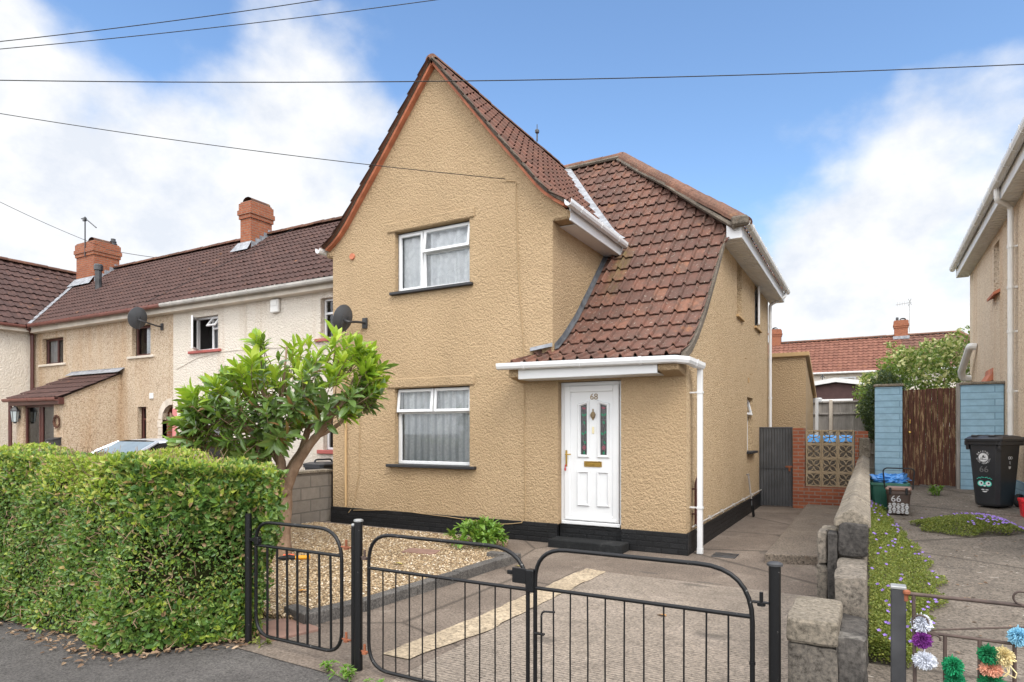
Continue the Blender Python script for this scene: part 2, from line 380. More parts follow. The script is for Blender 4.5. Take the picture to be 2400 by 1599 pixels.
def concrete(name, c1, c2, speck=.5, ribs=0, bump=.6, spots=None, moss=None, crack=0, fine=70, chips=None, oil=()):
    t = MT(name); a = t.noise(1.1, 6, .62); b = t.noise(fine, 5, .72)
    col = t.ramp(a, [(.32, tuple(x * .82 for x in c1)), (.5, c1), (.66, c2)])
    col = t.mix(t.ramp(t.noise(5.5, 6, .7), [(.50, (0, 0, 0)), (.66, (.55, .55, .55))]), col, tuple(x * .62 for x in c1))
    col = t.mix(speck, col, t.ramp(b, [(.33, (.30, .285, .27)), (.5, (.95, .95, .95)), (.68, (1.5, 1.45, 1.4))]), 'MULTIPLY')
    h = b
    if ribs:
        wv = t.n('ShaderNodeTexWave', dict(wave_type='BANDS', bands_direction='Y'), Vector=t.P, Scale=ribs, Distortion=2.2, Detail=3.0, Detail_Scale=3.0)
        rn = t.m_('MULTIPLY', wv.outputs[0], t.ramp(t.noise(7, 4), [(.3, (.2, .2, .2)), (.7, (1, 1, 1))]))
        col = t.mix(t.m_('MULTIPLY', rn, .38), col, tuple(min(1, x * 1.75) for x in c2))
        h = t.m_('MULTIPLY_ADD', wv.outputs[0], .8, b)
    if spots: col = t.mix(t.ramp(t.noise(3.2, 6, .7, vec=t.scaled((1, 1, 1))), [(.60, (0, 0, 0)), (.74, (.75, .75, .75))]), col, spots)
    if moss: col = t.mix(t.ramp(t.noise(4.5, 6, .7), [(.56, (0, 0, 0)), (.72, (.8, .8, .8))]), col, moss)
    if chips: col = t.mix(t.ramp(t.noise(9, 3, .5, vec=t.scaled((1, 1.6, 1))), [(.695, (0, 0, 0)), (.715, (.8, .8, .8))]), col, chips)
    for (ox, oy, rx, ry) in oil:                           # oil drips where cars have stood
        mp_ = t.n('ShaderNodeMapping', Vector=t.P); mp_.inputs['Location'].default_value = (-ox / rx, -oy / ry, 0); mp_.inputs['Scale'].default_value = (1 / rx, 1 / ry, 0)
        ln = t.n('ShaderNodeVectorMath', dict(operation='LENGTH'), i0=mp_.outputs[0]); q_ = t.m_('MULTIPLY_ADD', t.noise(6, 5, .65), 1.1, ln.outputs['Value'])
        col = t.mix(t.ramp(q_, [(.72, (.62, .62, .62)), (1.0, (0, 0, 0))]), col, (.075, .065, .056))
    if crack:
        v = t.n('ShaderNodeTexVoronoi', dict(feature='DISTANCE_TO_EDGE'), Vector=t.P, Scale=crack)
        col = t.mix(t.ramp(v.outputs[0], [(.0, (.8, .8, .8)), (.012, (0, 0, 0))]), col, tuple(x * .3 for x in c1))
    return t.set(col, .9, spec=.25).bump(h, bump, .008).m
def glassmat(name, tint=(.97, .985, .985)):
    t = MT(name); fr = t.n('ShaderNodeFresnel', IOR=1.52)
    tr = t.n('ShaderNodeBsdfTransparent', Color=tint + (1,)); gl = t.n('ShaderNodeBsdfGlossy', Roughness=.01)
    f = t.m_('MULTIPLY_ADD', fr.outputs[0], 1.35, .0, True)
    mx = t.n('ShaderNodeMixShader', i0=f, i1=tr.outputs[0], i2=gl.outputs[0]); t.nt.links.new(mx.outputs[0], t.out.inputs[0]); return t.m
def lacemat(name, big=9, gather=0):
    t = MT(name); sp = t.n('ShaderNodeSeparateXYZ', Vector=t.P)
    cb = t.n('ShaderNodeCombineXYZ', X=t.m_('ADD', sp.outputs[0], sp.outputs[1]), Y=sp.outputs[2]).outputs[0]
    v = t.vor(big, vec=cb, feature='SMOOTH_F1'); fl = t.ramp(v.outputs['Distance'], [(.22, (1, 1, 1)), (.42, (.70, .70, .70)), (.58, (.95, .95, .95))])
    fine = t.ramp(t.noise(150, 2, .6, vec=cb), [(.4, (.6, .6, .6)), (.6, (1, 1, 1))])
    d = t.mix(.5, fl, fine, 'MULTIPLY')
    if gather:
        gw = t.n('ShaderNodeTexWave', dict(wave_type='BANDS', bands_direction='X'), Vector=cb, Scale=gather, Distortion=1.6, Detail=2.0, Detail_Scale=.6); fl = t.m_('MULTIPLY', fl, t.ramp(gw.outputs[0], [(.1, (.35, .35, .35)), (.6, (1, 1, 1))]))
    t.set(t.mix(1.0, t.mix(fl, (.50, .53, .56), (.97, .98, .99)), t.ramp(t.noise(95, 2, .6, vec=cb), [(.42, (.84, .84, .85)), (.58, (1, 1, 1))]), 'MULTIPLY'), .9, spec=.1); d = t.m_('MULTIPLY_ADD', t.ramp(t.noise(150, 2, .6, vec=cb), [(.45, (0, 0, 0)), (.55, (1, 1, 1))]), .12, .88)
    tr = t.n('ShaderNodeBsdfTransparent')
    tl = t.n('ShaderNodeBsdfTranslucent', Color=(.8, .82, .84, 1)); m1 = t.n('ShaderNodeMixShader', i0=.08, i1=t.b.outputs[0], i2=tl.outputs[0])
    mx = t.n('ShaderNodeMixShader', i0=d, i1=tr.outputs[0], i2=m1.outputs[0]); t.nt.links.new(mx.outputs[0], t.out.inputs[0]); return t.m
def woodmat(name, c1, c2, c3, vs=(18, 18, .9), rough=.8, pale=.62):
    t = MT(name); v = t.scaled(vs); a = t.noise(2.2, 6, .7, vec=v); g = t.n('ShaderNodeNewGeometry')
    col = t.ramp(a, [(.34, c1), (.56, c2), (pale + .06, c3)])
    col = t.mix(t.ramp(g.outputs['Random Per Island'], [(0, (.0, .0, .0)), (1, (.55, .55, .55))]), col, c1)
    return t.set(col, rough, spec=.25).bump(a, .5, .006).m

tan = stucco('tan_stucco', (.498, .357, .212), (.558, .405, .248), 31, .036)
tan_peb = pebble('tan_pebbledash', [(.24, .15, .08), (.48, .345, .205), (.55, .405, .25), (.59, .445, .28), (.65, .51, .34)], 55, .022)
cream = stucco('cream_stucco', (.68, .62, .535), (.74, .68, .60), 20, .03, stain=(.52, .41, .30))
peb_b = pebble('brown_pebbledash', [(.17, .11, .065), (.44, .33, .23), (.52, .41, .30), (.58, .48, .36), (.68, .58, .46)], 48, .02, stain=(.85, .68, .50))
peach = pebble('peach_pebbledash', [(.30, .19, .10), (.66, .52, .37), (.74, .60, .45), (.78, .65, .50), (.82, .71, .57)], 55, .02, stain=(.86, .70, .54))
plinth_m = brick('black_painted_brick', (.009, .0095, .0105), (.017, .0175, .019), (.006, .006, .007), rough=.5, bump=.9, speck=(.085, .085, .085))
redbrick = brick('red_brick', (.30, .085, .045), (.38, .125, .06), (.30, .24, .19))
chimbrick = brick('chimney_brick', (.29, .088, .042), (.37, .125, .055), (.27, .17, .12), ms=.011)
TERR = [(0, (.105, .050, .038)), (.3, (.128, .060, .043)), (.6, (.146, .067, .047)), (.85, (.17, .078, .053)), (1, (.23, .106, .064))]
tile_red = tilemat('terracotta_tiles', TERR, (.45, .40, .33), .59, dark=(.085, .052, .040), moss=(1.52, -2.5))
tile_gable = tilemat('gable_tiles', [(0, (.125, .057, .042)), (.5, (.148, .067, .048)), (1, (.18, .083, .057))], (.36, .30, .25), .72)
tile_brown = tilemat('brown_tiles', [(0, (.068, .036, .030)), (.5, (.080, .042, .035)), (1, (.098, .051, .042))], (.26, .19, .15), .74, dark=(.050, .028, .024))
tile_far = tilemat('far_tiles', [(0, (.17, .075, .050)), (.5, (.205, .09, .060)), (1, (.245, .11, .074))], (.3, .2, .12), .74, dark=(.13, .05, .035))
tile_far2 = tilemat('far_brown_tiles', [(0, (.13, .062, .045)), (.5, (.165, .08, .055)), (1, (.21, .105, .07))], (.32, .25, .12), .66, dark=(.07, .035, .03))
ridge_m = concrete('ridge_clay', (.15, .082, .058), (.21, .105, .07), .7, moss=(.10, .075, .055), spots=(.30, .17, .08), fine=30)
ridge_brown = concrete('ridge_brown', (.10, .05, .035), (.14, .065, .045), .5, moss=(.25, .14, .06), spots=(.08, .06, .05))
mortar_m = concrete('weathered_mortar', (.13, .11, .088), (.20, .17, .135), .8, spots=(.07, .06, .05), fine=40)
creasing_m = plain('red_creasing', (.46, .16, .085), .8, var=.3, scale=5)
lead_m = plain('lead_flashing', (.25, .26, .28), .6, var=.4, scale=8, bump=.4)
lead_dark = plain('dark_flashing', (.10, .105, .115), .6, var=.4, scale=8, bump=.4)
upvc = plain('white_upvc', (.66, .665, .67), .35, var=.03, scale=3)
upvc_d = plain('weathered_upvc', (.66, .65, .62), .45, var=.08, scale=3)
gutter_grey = plain('weathered_grey_gutter', (.38, .36, .33), .6, var=.2, scale=4)
gutter_brown = plain('brown_gutter', (.16, .06, .045), .5, var=.2, scale=4)
brown_pvc = plain('brown_frame', (.075, .022, .017), .4, var=.2, scale=5)
cream_trim = plain('stained_fascia', (.58, .52, .44), .7, var=.15, scale=3)
black_sill = plain('black_sill', (.016, .016, .018), .5, var=.3, scale=10, bump=.3)
red_sill = plain('red_painted_sill', (.36, .09, .075), .6, var=.15, scale=8)
tan_flat = plain('tan_paint', (.47, .315, .155), .8, var=.06, scale=4, bump=.3)
pink_m = plain('pink_paint', (.55, .20, .19), .8, var=.1)
quoin_m = concrete('pale_quoin', (.52, .45, .37), (.60, .53, .45), .2)
glass = glassmat('window_glass')
lace = lacemat('lace_net', 8.5); lace2 = lacemat('lace_curtain', 14, 2.2)
room_m = plain('dark_room', (.10, .095, .09), .9)
grey_cloth = plain('grey_blind', (.35, .35, .36), .9)
def paint_black():
    t = MT('black_gloss_paint'); col = t.mix(t.ramp(t.noise(38, 4, .75), [(.66, (0, 0, 0)), (.72, (1, 1, 1))]), (.0045, .0045, .005), (.20, .19, .18))
    return t.set(col, .42, spec=.35).bump(t.noise(60, 3), .25, .003).m
iron = paint_black()
rust_iron = plain('rusty_iron', (.065, .042, .033), .7, var=.5, scale=9, bump=.4)
rust_m = plain('rust', (.22, .07, .03), .8, var=.4, scale=20)
sq_iron = plain('worn_black_steel', (.035, .035, .037), .45, var=.6, scale=5)
conc_blk = brick('grey_concrete_block', (.20, .175, .15), (.26, .225, .19), (.13, .115, .10), .44, .215, .012)
conc_wall = concrete('weathered_wall', (.155, .134, .110), (.225, .195, .162), 1.0, moss=(.045, .042, .038), spots=(.32, .29, .25), fine=42)
conc_top = concrete('wall_coping', (.20, .172, .135), (.275, .235, .185), .9, moss=(.10, .085, .06), spots=(.38, .34, .28), fine=45)
conc_dark = concrete('blackened_concrete', (.055, .050, .046), (.10, .09, .08), .8, spots=(.26, .24, .21), fine=40)
conc_pier = concrete('pier_concrete', (.125, .110, .093), (.175, .155, .132), 1.0, moss=(.06, .055, .048), spots=(.24, .20, .155), fine=45)
drive_m = concrete('ribbed_concrete', (.21, .175, .142), (.275, .23, .19), 1.0, ribs=8.5, moss=(.135, .115, .095), fine=40, bump=.9, oil=[(-1.6, 6.85, .55, .16), (-1.1, 5.2, .35, .25), (-2.2, 4.5, .25, .2)])
path_m = concrete('concrete_path', (.165, .132, .107), (.215, .175, .142), .85, spots=(.29, .245, .20), moss=(.105, .088, .073), crack=.42, fine=48, oil=[(-2.18, 7.22, .42, .12), (-1.55, 7.05, .5, .14), (-1.2, 9.2, .3, .3)])
strip_m = concrete('pale_strip', (.36, .29, .205), (.45, .37, .265), .8, moss=(.22, .175, .12), fine=35)
ndrive_m = concrete('old_drive', (.155, .132, .11), (.205, .175, .147), 1.0, spots=(.31, .275, .23), moss=(.085, .075, .065), crack=.35, fine=42, bump=.9, chips=(.42, .38, .33))
raised_m = concrete('raised_concrete', (.18, .148, .118), (.235, .195, .155), 1.0, moss=(.12, .085, .06), fine=45, bump=.9)
asphalt = concrete('pavement_asphalt', (.092, .085, .081), (.118, .110, .104), 1.0, fine=75, bump=.9)
earth_m = concrete('earth', (.09, .075, .05), (.12, .10, .07), .6)
kerb_m = concrete('kerb_concrete', (.10, .093, .087), (.14, .13, .12), 1.0, fine=60)
slab_m = plain('red_slab', (.22, .13, .10), .9, var=.15, scale=8, bump=.4)
step_m = concrete('black_step', (.013, .014, .015), (.026, .027, .028), .7, spots=(.07, .07, .07), fine=80, bump=.4)
blue_m = brick('blue_painted_block', (.30, .49, .62), (.35, .54, .67), (.18, .31, .43), 1.1, .118, .008, rough=.6, bump=.6)
gate_wood = woodmat('peeling_brown_wood', (.050, .020, .014), (.115, .05, .03), (.27, .185, .10), (16, 16, 1.6), pale=.50)
fence_wood = woodmat('grey_fence_wood', (.20, .18, .16), (.32, .29, .26), (.42, .39, .35), (14, 14, 1.2))
corr_m = plain('dark_grey_sheet', (.060, .062, .066), .5, var=.3, scale=3)
screen_m = concrete('screen_block', (.36, .28, .18), (.46, .365, .25), .5, spots=(.25, .19, .12))
shed_m = plain('dark_brown_boards', (.065, .030, .028), .7, var=.2)
alu = plain('white_trim', (.75, .75, .74), .5, var=.05)
dish_m = plain('dark_grey_dish', (.055, .057, .062), .5, var=.15)
steel_m = plain('galvanised', (.35, .35, .34), .4, metal=.6, var=.2)
brass = plain('brass', (.48, .31, .08), .3, metal=.85, var=.2, scale=15)
bronze = plain('aged_brass', (.22, .16, .09), .4, metal=.7, var=.2)
bark_m = (lambda t: t.set(t.ramp(t.noise(9, 6, .65, vec=t.scaled((1, 1, .5))), [(.3, (.155, .095, .062)), (.55, (.27, .18, .12)), (.75, (.36, .26, .19))]), .9, spec=.2).bump(t.noise(30, 5, .65), .9, .012).m)(MT('bark'))
twig_m = plain('hedge_twigs', (.23, .155, .095), .9, var=.4, scale=25)
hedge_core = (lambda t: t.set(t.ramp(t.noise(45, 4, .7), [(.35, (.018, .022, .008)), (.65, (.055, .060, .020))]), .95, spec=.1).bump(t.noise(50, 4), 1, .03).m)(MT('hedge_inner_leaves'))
leaf_h = leafmat('hedge_leaves', [(0, (.042, .105, .024)), (.3, (.085, .175, .036)), (.65, (.135, .235, .050)), (.86, (.21, .30, .075)), (.94, (.27, .29, .10)), (.97, (.30, .19, .10)), (1, (.36, .23, .13))])
leaf_hy = leafmat('hedge_shoots', [(0, (.16, .26, .030)), (.45, (.27, .36, .045)), (.8, (.40, .45, .08)), (.92, (.48, .43, .16)), (1, (.45, .28, .13))], transl=.35)
leaf_m = leafmat('glossy_leaves', [(0, (.080, .18, .034)), (.45, (.14, .26, .045)), (.85, (.22, .34, .06)), (1, (.31, .40, .10))], back=(.10, .165, .045), rough=.24, transl=.2)
leaf_my = leafmat('young_leaves', [(0, (.18, .33, .025)), (.6, (.30, .44, .035)), (1, (.42, .52, .055))], rough=.3, transl=.4)
leaf_mb = leafmat('bronze_leaves', [(0, (.10, .075, .02)), (1, (.17, .12, .04))], back=(.17, .09, .035), rough=.35, transl=.2)
leaf_b = leafmat('bush_leaves', [(0, (.09, .17, .035)), (.6, (.18, .28, .05)), (1, (.30, .38, .08))])
leaf_bf = leafmat('cream_blossom', [(0, (.45, .48, .16)), (1, (.64, .63, .30))], tmix=0)
leaf_c = leafmat('conifer_leaves', [(0, (.028, .055, .025)), (1, (.06, .10, .045))])
leaf_p = leafmat('peony_leaves', [(0, (.09, .20, .03)), (.7, (.15, .28, .04)), (1, (.22, .34, .06))], rough=.45)
leaf_g = leafmat('campanula_leaves', [(0, (.10, .15, .026)), (.6, (.18, .22, .036)), (1, (.29, .29, .07))], rough=.6)
petal_m = leafmat('purple_petals', [(0, (.26, .15, .55)), (1, (.42, .28, .72))], rough=.7, tmix=0)
litter_m = leafmat('dry_leaves', [(0, (.12, .07, .04)), (.5, (.23, .145, .085)), (1, (.40, .29, .19))], rough=.8, transl=.1, tmix=0)
gravel_base = (lambda t: (lambda v: t.set(t.ramp(t.n('ShaderNodeTexWhiteNoise', dict(noise_dimensions='3D'), Vector=v.outputs['Position']).outputs['Value'],
    [(0, (.13, .085, .045)), (.4, (.30, .21, .12)), (.75, (.42, .31, .19)), (1, (.60, .50, .37))]), .85, spec=.3).bump(t.m_('SUBTRACT', 1.0, v.outputs['Distance']), 1, .03).m)(t.vor(48)))(MT('gravel_bed'))
gravel_m = (lambda t: t.set(t.ramp(t.n('ShaderNodeNewGeometry').outputs['Random Per Island'], [(0, (.17, .11, .06)), (.35, (.33, .23, .13)), (.7, (.44, .33, .20)), (.93, (.58, .48, .35)), (1, (.70, .64, .55))]), .8, spec=.3).m)(MT('gravel_stones'))
silver = plain('silver_car_paint', (.50, .52, .55), .28, metal=.5, var=.03)
car_glass = plain('car_glass', (.012, .013, .014), .06, var=.1)
screen_glass = plain('windscreen', (.16, .19, .20), .08, var=.1)
rubber = plain('rubber', (.015, .015, .016), .8, var=.2)
bin_m = plain('black_bin_plastic', (.022, .023, .026), .42, var=.25, scale=4)
green_box = plain('green_plastic', (.035, .15, .105), .5, var=.15)
caddy_m = plain('brown_plastic', (.075, .048, .037), .5, var=.15)
caddy_lid = plain('pinkish_brown_lid', (.25, .155, .12), .5, var=.1)
blue_bag = plain('blue_bag', (.05, .22, .55), .4, var=.25, scale=12)
tarp_m = plain('blue_tarpaulin', (.06, .30, .68), .5, var=.15)
red_pl = plain('red_plastic', (.62, .02, .03), .4, var=.08)
orange_pl = plain('orange_plastic', (.72, .10, .02), .5, var=.1)
yellow_pl = plain('orange_toy', (.72, .30, .01), .5, var=.1)
white_ink = plain('white_print', (.62, .62, .62), .6, var=.1, scale=30)
pale_ink = plain('faded_print', (.13, .13, .13), .6, var=.2, scale=30)
teal_ink = plain('teal_print', (.05, .55, .42), .6, var=.05)
black_ink = plain('black_print', (.01, .01, .01), .6)
red_ink = plain('red_print', (.45, .02, .03), .6)
green_ink = plain('green_glass', (.015, .17, .085), .25)
rose_ink = plain('rose_glass', (.24, .035, .06), .25)
clear_pvc = plain('dark_textured_glass', (.055, .05, .05), .22, var=.5, scale=25)
lantern_glass = plain('lantern_glass', (.45, .50, .50), .15)
def yarn(name, c): return leafmat(name, [(0, tuple(x * .72 for x in c)), (.6, c), (1, tuple(min(1, x * 1.25) for x in c))], rough=.95, transl=.15, tmix=0)
# ------------------------------------------------------------------ roof helpers
def tile_roof(O, U, H, prof, lim, pitch=.2, gauge=.36, amp=.028, lift=.028, sub=8, shape=.38, jit=.004, seed=1):
    """O: point at u=0, h=0, z=0; U along the eave; H horizontal up-slope; prof [(h,z)] from eave to ridge; lim(h)->(u0,u1)"""
    R = random.Random(seed); mb = MB(); O = Vector(O); U = Vector(U); H = Vector(H)
    L = [0]
    for a, b in zip(prof, prof[1:]): L.append(L[-1] + math.hypot(b[0] - a[0], b[1] - a[1]))
    def at(s):
        s = max(0, min(L[-1], s))
        for i in range(len(L) - 1):
            if s <= L[i + 1] + 1e-9:
                t = (s - L[i]) / (L[i + 1] - L[i]); a, b = prof[i], prof[i + 1]
                h, z = a[0] + (b[0] - a[0]) * t, a[1] + (b[1] - a[1]) * t
                # smoothed normal
                d = Vector((b[0] - a[0], b[1] - a[1])).normalized()
                return h, z, H * (-d.y) + Vector((0, 0, d.x))
    n = max(1, round(L[-1] / gauge)); g = L[-1] / n; st = pitch / sub
    def wv(u):
        c = math.cos(2 * PI * u / pitch); return amp * max(0, (c - math.cos(PI * shape)) / (1 - math.cos(PI * shape))) ** .6 + .006 * (.5 + .5 * math.cos(4 * PI * u / pitch))
    for i in range(n):
        s0, s1 = i * g, (i + 1) * g
        h0, z0, n0 = at(s0 + .001); h1, z1, n1_ = at(s1)
        a0, b0 = lim(h0); a1, b1 = lim(h1)
        lo, hi = min(a0, a1), max(b0, b1)
        if hi - lo < .01: continue
        us = [lo] + [k * st for k in range(math.ceil((lo + 1e-4) / st), math.floor((hi - 1e-4) / st) + 1)] + [hi]
        base = O + H * h0 + Vector((0, 0, z0)); top = O + H * h1 + Vector((0, 0, z1))
        vs = []; fs = []; uv = []; jt = {}
        for u in us:
            k = math.floor(u / pitch + .24)
            if k not in jt: jt[k] = (R.uniform(-jit, jit) + (.012 if R.random() < .02 else 0), R.uniform(-jit, jit))
            j = jt[k]; q = wv(u)
            ub = max(a0, min(b0, u)); ut = max(a1, min(b1, u))
            vs += [base + U * ub + n0 * (q + lift - .016 + j[0]), base + U * ub + n0 * (q + lift + j[0]), top + U * ut + n1_ * (q * .8 + j[1] * .5)]
        for m in range(len(us) - 1):
            o = m * 3
            ua, ub_ = us[m] / pitch + .24, us[m + 1] / pitch + .24
            mid = (ua + ub_) / 2; k = math.floor(mid); ua = max(k + .001, min(k + .999, ua)); ub_ = max(k + .001, min(k + .999, ub_))
            fs += [(o, o + 3, o + 4, o + 1), (o + 1, o + 4, o + 5, o + 2)]
            uv += [[(ua, i + .02), (ub_, i + .02), (ub_, i + .05), (ua, i + .05)], [(ua, i + .05), (ub_, i + .05), (ub_, i + .98), (ua, i + .98)]]
        mb.add(vs, fs, 0, uv)
    hs_ = [prof[-1][0] * k / 24 for k in range(25)]; vs = []
    for h in hs_:                                          # felt and battens under the tiles
        z = float(np.interp(h, [p[0] for p in prof], [p[1] for p in prof])); a, b = lim(h)
        for u in (a, b): vs.append(O + H * h + U * u + Vector((0, 0, z - .02)))
    mb.add(vs, [(2 * k, 2 * k + 1, 2 * k + 3, 2 * k + 2) for k in range(24)], 0, [[(.5, .5)] * 4] * 24)
    return mb
def ridge_run(mb, A, B, r=.13, seg=.42, down=.10, seed=3, sides=None):
    """half-round ridge tiles from A to B, each slightly out of line"""
    R = random.Random(seed); A, B = Vector(A), Vector(B); n = max(1, round((B - A).length / seg)); T = (B - A).normalized()
    S = Vector((T.y, -T.x, 0)).normalized(); N = S.cross(T)
    if N.z < 0: N = -N
    for i in range(n):
        p, q = A + (B - A) * (i / n), A + (B - A) * ((i + 1) / n + .03 / n)
        o = Vector((R.uniform(-.006, .006), R.uniform(-.006, .006), R.uniform(-.006, .008)))
        vs = []
        for c, k in ((p, 1.0), (q, 1.06)):
            for m in range(9):
                th = PI * m / 8; vs.append(c + o + S * math.cos(th) * r * k * 1.1 + N * (math.sin(th) * r * k * .85 - down * .35))
        fs = [(m, m + 1, m + 10, m + 9) for m in range(8)] + [tuple(range(8, -1, -1)), tuple(range(9, 18))]
        mb.add(vs, fs)
GUT = [(-.055, .045), (-.055, 0), (-.038, -.035), (0, -.05), (.038, -.035), (.055, 0), (.055, .045), (.048, .045), (.047, 0), (.032, -.03), (0, -.043), (-.032, -.03), (-.047, 0), (-.048, .045)]
def gutter(path, mats, parent, every=.9, sc=1.0, name='gutter', bracket=True):
    mb = MB(); pr = [(x * sc, z * sc) for x, z in GUT]; mb.sweep(pr, path); g = mb.build(name, mats, parent)
    if bracket:
        pr2 = [(x * sc * 1.13, z * sc * 1.13) for x, z in GUT]
        for a, c in zip(path, path[1:]):
            a, c = Vector(a), Vector(c); n = max(1, round((c - a).length / every))
            if (c - a).length < .5: continue
            for i in range(n):
                p = a + (c - a) * ((i + .5) / n); t = (c - a).normalized() * .018
                b = MB(); b.sweep(pr2, [p - t, p + t]); b.build('gutter_bracket', mats, g)
    return g
def curtain(parent, M, u0, u1, z0, z1, n, mat, waves=9, amp=.02, name='curtain', seed=0):
    R = random.Random(seed); mb = MB(M); k = waves * 8; ph = [R.uniform(0, 6) for _ in range(3)]
    vs = []
    for j, z in enumerate((z0, (z0 + z1) / 2, z1)):
        for i in range(k + 1):
            t = i / k; y = amp * (math.sin(t * waves * 2 * PI + ph[0] + .5 * math.sin(t * 9 + ph[1])) + .35 * math.sin(t * waves * 5 + ph[2])); vs.append((u0 + (u1 - u0) * t, n + y, z))
    fs = [(j * (k + 1) + i, j * (k + 1) + i + 1, (j + 1) * (k + 1) + i + 1, (j + 1) * (k + 1) + i) for j in range(2) for i in range(k)]
    mb.add(vs, fs); return mb.build(name, mat, parent, smooth=True)
def bars(mb, u0, u1, z0, z1, n0, n1, w, mi=0, ch=.006):
    mb.box(u0, u0 + w, n0, n1, z0, z1, mi, ch); mb.box(u1 - w, u1, n0, n1, z0, z1, mi, ch)
    mb.box(u0 + w, u1 - w, n0, n1, z0, z0 + w, mi, ch); mb.box(u0 + w, u1 - w, n0, n1, z1 - w, z1, mi, ch)
def window(parent, O, U, N, u0, u1, z0, z1, rec=.09, fw=.055, mull=(), trans=(), sashes=(), fmat=None, cur=None, sill=None, sillh=.05, silld=.09, sillo=.07, back=True):
    """frame is a part of the building; pane, sash, curtain and sill hang off it. mull: (u, za, zb); trans: (z, ua, ub); sashes: (ua, ub, za, zb, kind, angle)"""
    M = frameM(O, U, N); fm = fmat or upvc; mb = MB(M)
    bars(mb, u0, u1, z0, z1, -rec - .06, -rec, fw)
    for u, a, b in mull: mb.box(u - fw / 2, u + fw / 2, -rec - .058, -rec - .003, a, b, 0, .006)
    for z, a, b in trans: mb.box(a, b, -rec - .056, -rec - .004, z - fw / 2, z + fw / 2, 0, .006)
    fr = mb.build('window', fm, parent)
    gp = MB(M); gp.quad((u0 + .02, -rec - .035, z0 + .02), (u1 - .02, -rec - .035, z0 + .02), (u1 - .02, -rec - .035, z1 - .02), (u0 + .02, -rec - .035, z1 - .02))
    holes = [s for s in sashes if s[4]]
    if not holes: gp.build('pane', glass, fr)
    else:
        gp = MB(M)
        for r in holes[0][6]: gp.quad((r[0], -rec - .035, r[2]), (r[1], -rec - .035, r[2]), (r[1], -rec - .035, r[3]), (r[0], -rec - .035, r[3]))
        gp.build('pane', glass, fr)
    for s in sashes:
        a, b, c, d, kind, ang = s[:6]
        L = Matrix()
        if kind == 'top': L = Matrix.Translation((0, -rec + .02, d)) @ Matrix.Rotation(rad(ang), 4, 'X') @ Matrix.Translation((0, rec - .02, -d))
        elif kind == 'right': L = Matrix.Translation((b, -rec + .02, 0)) @ Matrix.Rotation(rad(-ang), 4, 'Z') @ Matrix.Translation((-b, rec - .02, 0))
        elif kind == 'left': L = Matrix.Translation((a, -rec + .02, 0)) @ Matrix.Rotation(rad(ang), 4, 'Z') @ Matrix.Translation((-a, rec - .02, 0))
        m2 = MB(M @ L); bars(m2, a, b, c, d, -rec - .02, -rec + .022, .048)
        so = m2.build('sash', fm, fr)
        if kind:
            m3 = MB(M @ L); m3.quad((a + .03, -rec, c + .03), (b - .03, -rec, c + .03), (b - .03, -rec, d - .03), (a + .03, -rec, d - .03)); m3.build('pane', glass, fr)
    if cur is not None:
        for ci, c in enumerate(cur):
            curtain(fr, M, c[0], c[1], c[2], c[3], -rec - .10, c[4], c[5], .034, seed=ci + int(u0 * 10))
    if back:
        rm = MB(M); q = .55; rm.add([(u0 - .3, -rec - .07, z0 - .3), (u1 + .3, -rec - .07, z0 - .3), (u1 + .3, -rec - .07, z1 + .3), (u0 - .3, -rec - .07, z1 + .3), (u0 - .3, -rec - q, z0 - .3), (u1 + .3, -rec - q, z0 - .3), (u1 + .3, -rec - q, z1 + .3), (u0 - .3, -rec - q, z1 + .3)],
                     [(4, 5, 6, 7), (0, 1, 5, 4), (1, 2, 6, 5), (2, 3, 7, 6), (3, 0, 4, 7)]); rm.build('room_lining', room_m, fr)
    if sill is not None:
        sb = MB(M); sb.box(u0 - sillo, u1 + sillo, -rec + .002, silld, z0 - sillh, z0 - .002, 0, .008); sb.build('sill', sill, fr)
    return fr
def sheet(name, poly, z, mat, kind='structure', zfun=None, sub=0):
    """flat or sloped ground sheet from a polygon"""
    bm = bmesh.new(); vs = [bm.verts.new((x, y, 0)) for x, y in poly]; bm.faces.new(vs)
    if sub: bmesh.ops.subdivide_edges(bm, edges=bm.edges, cuts=sub, use_grid_fill=True)
    for v in bm.verts: v.co.z = (zfun(v.co.x, v.co.y) if zfun else z)
    me = bpy.data.meshes.new(name); bm.to_mesh(me); bm.free(); me.materials.append(mat)
    o = bpy.data.objects.new(name, me); COL.objects.link(o); o['kind'] = kind; return o
def ragged(pts, step=.12, amp=.02, seed=0):
    R = random.Random(seed); out = []
    for (a, b) in zip(pts, pts[1:] + pts[:1]):
        n = max(1, int(math.hypot(b[0] - a[0], b[1] - a[1]) / step))
        for i in range(n): out.append((a[0] + (b[0] - a[0]) * i / n + R.uniform(-amp, amp), a[1] + (b[1] - a[1]) * i / n + R.uniform(-amp, amp)))
    return out
NZ = lambda y: max(.0, min(.62, .06 * (y - 3.7)))

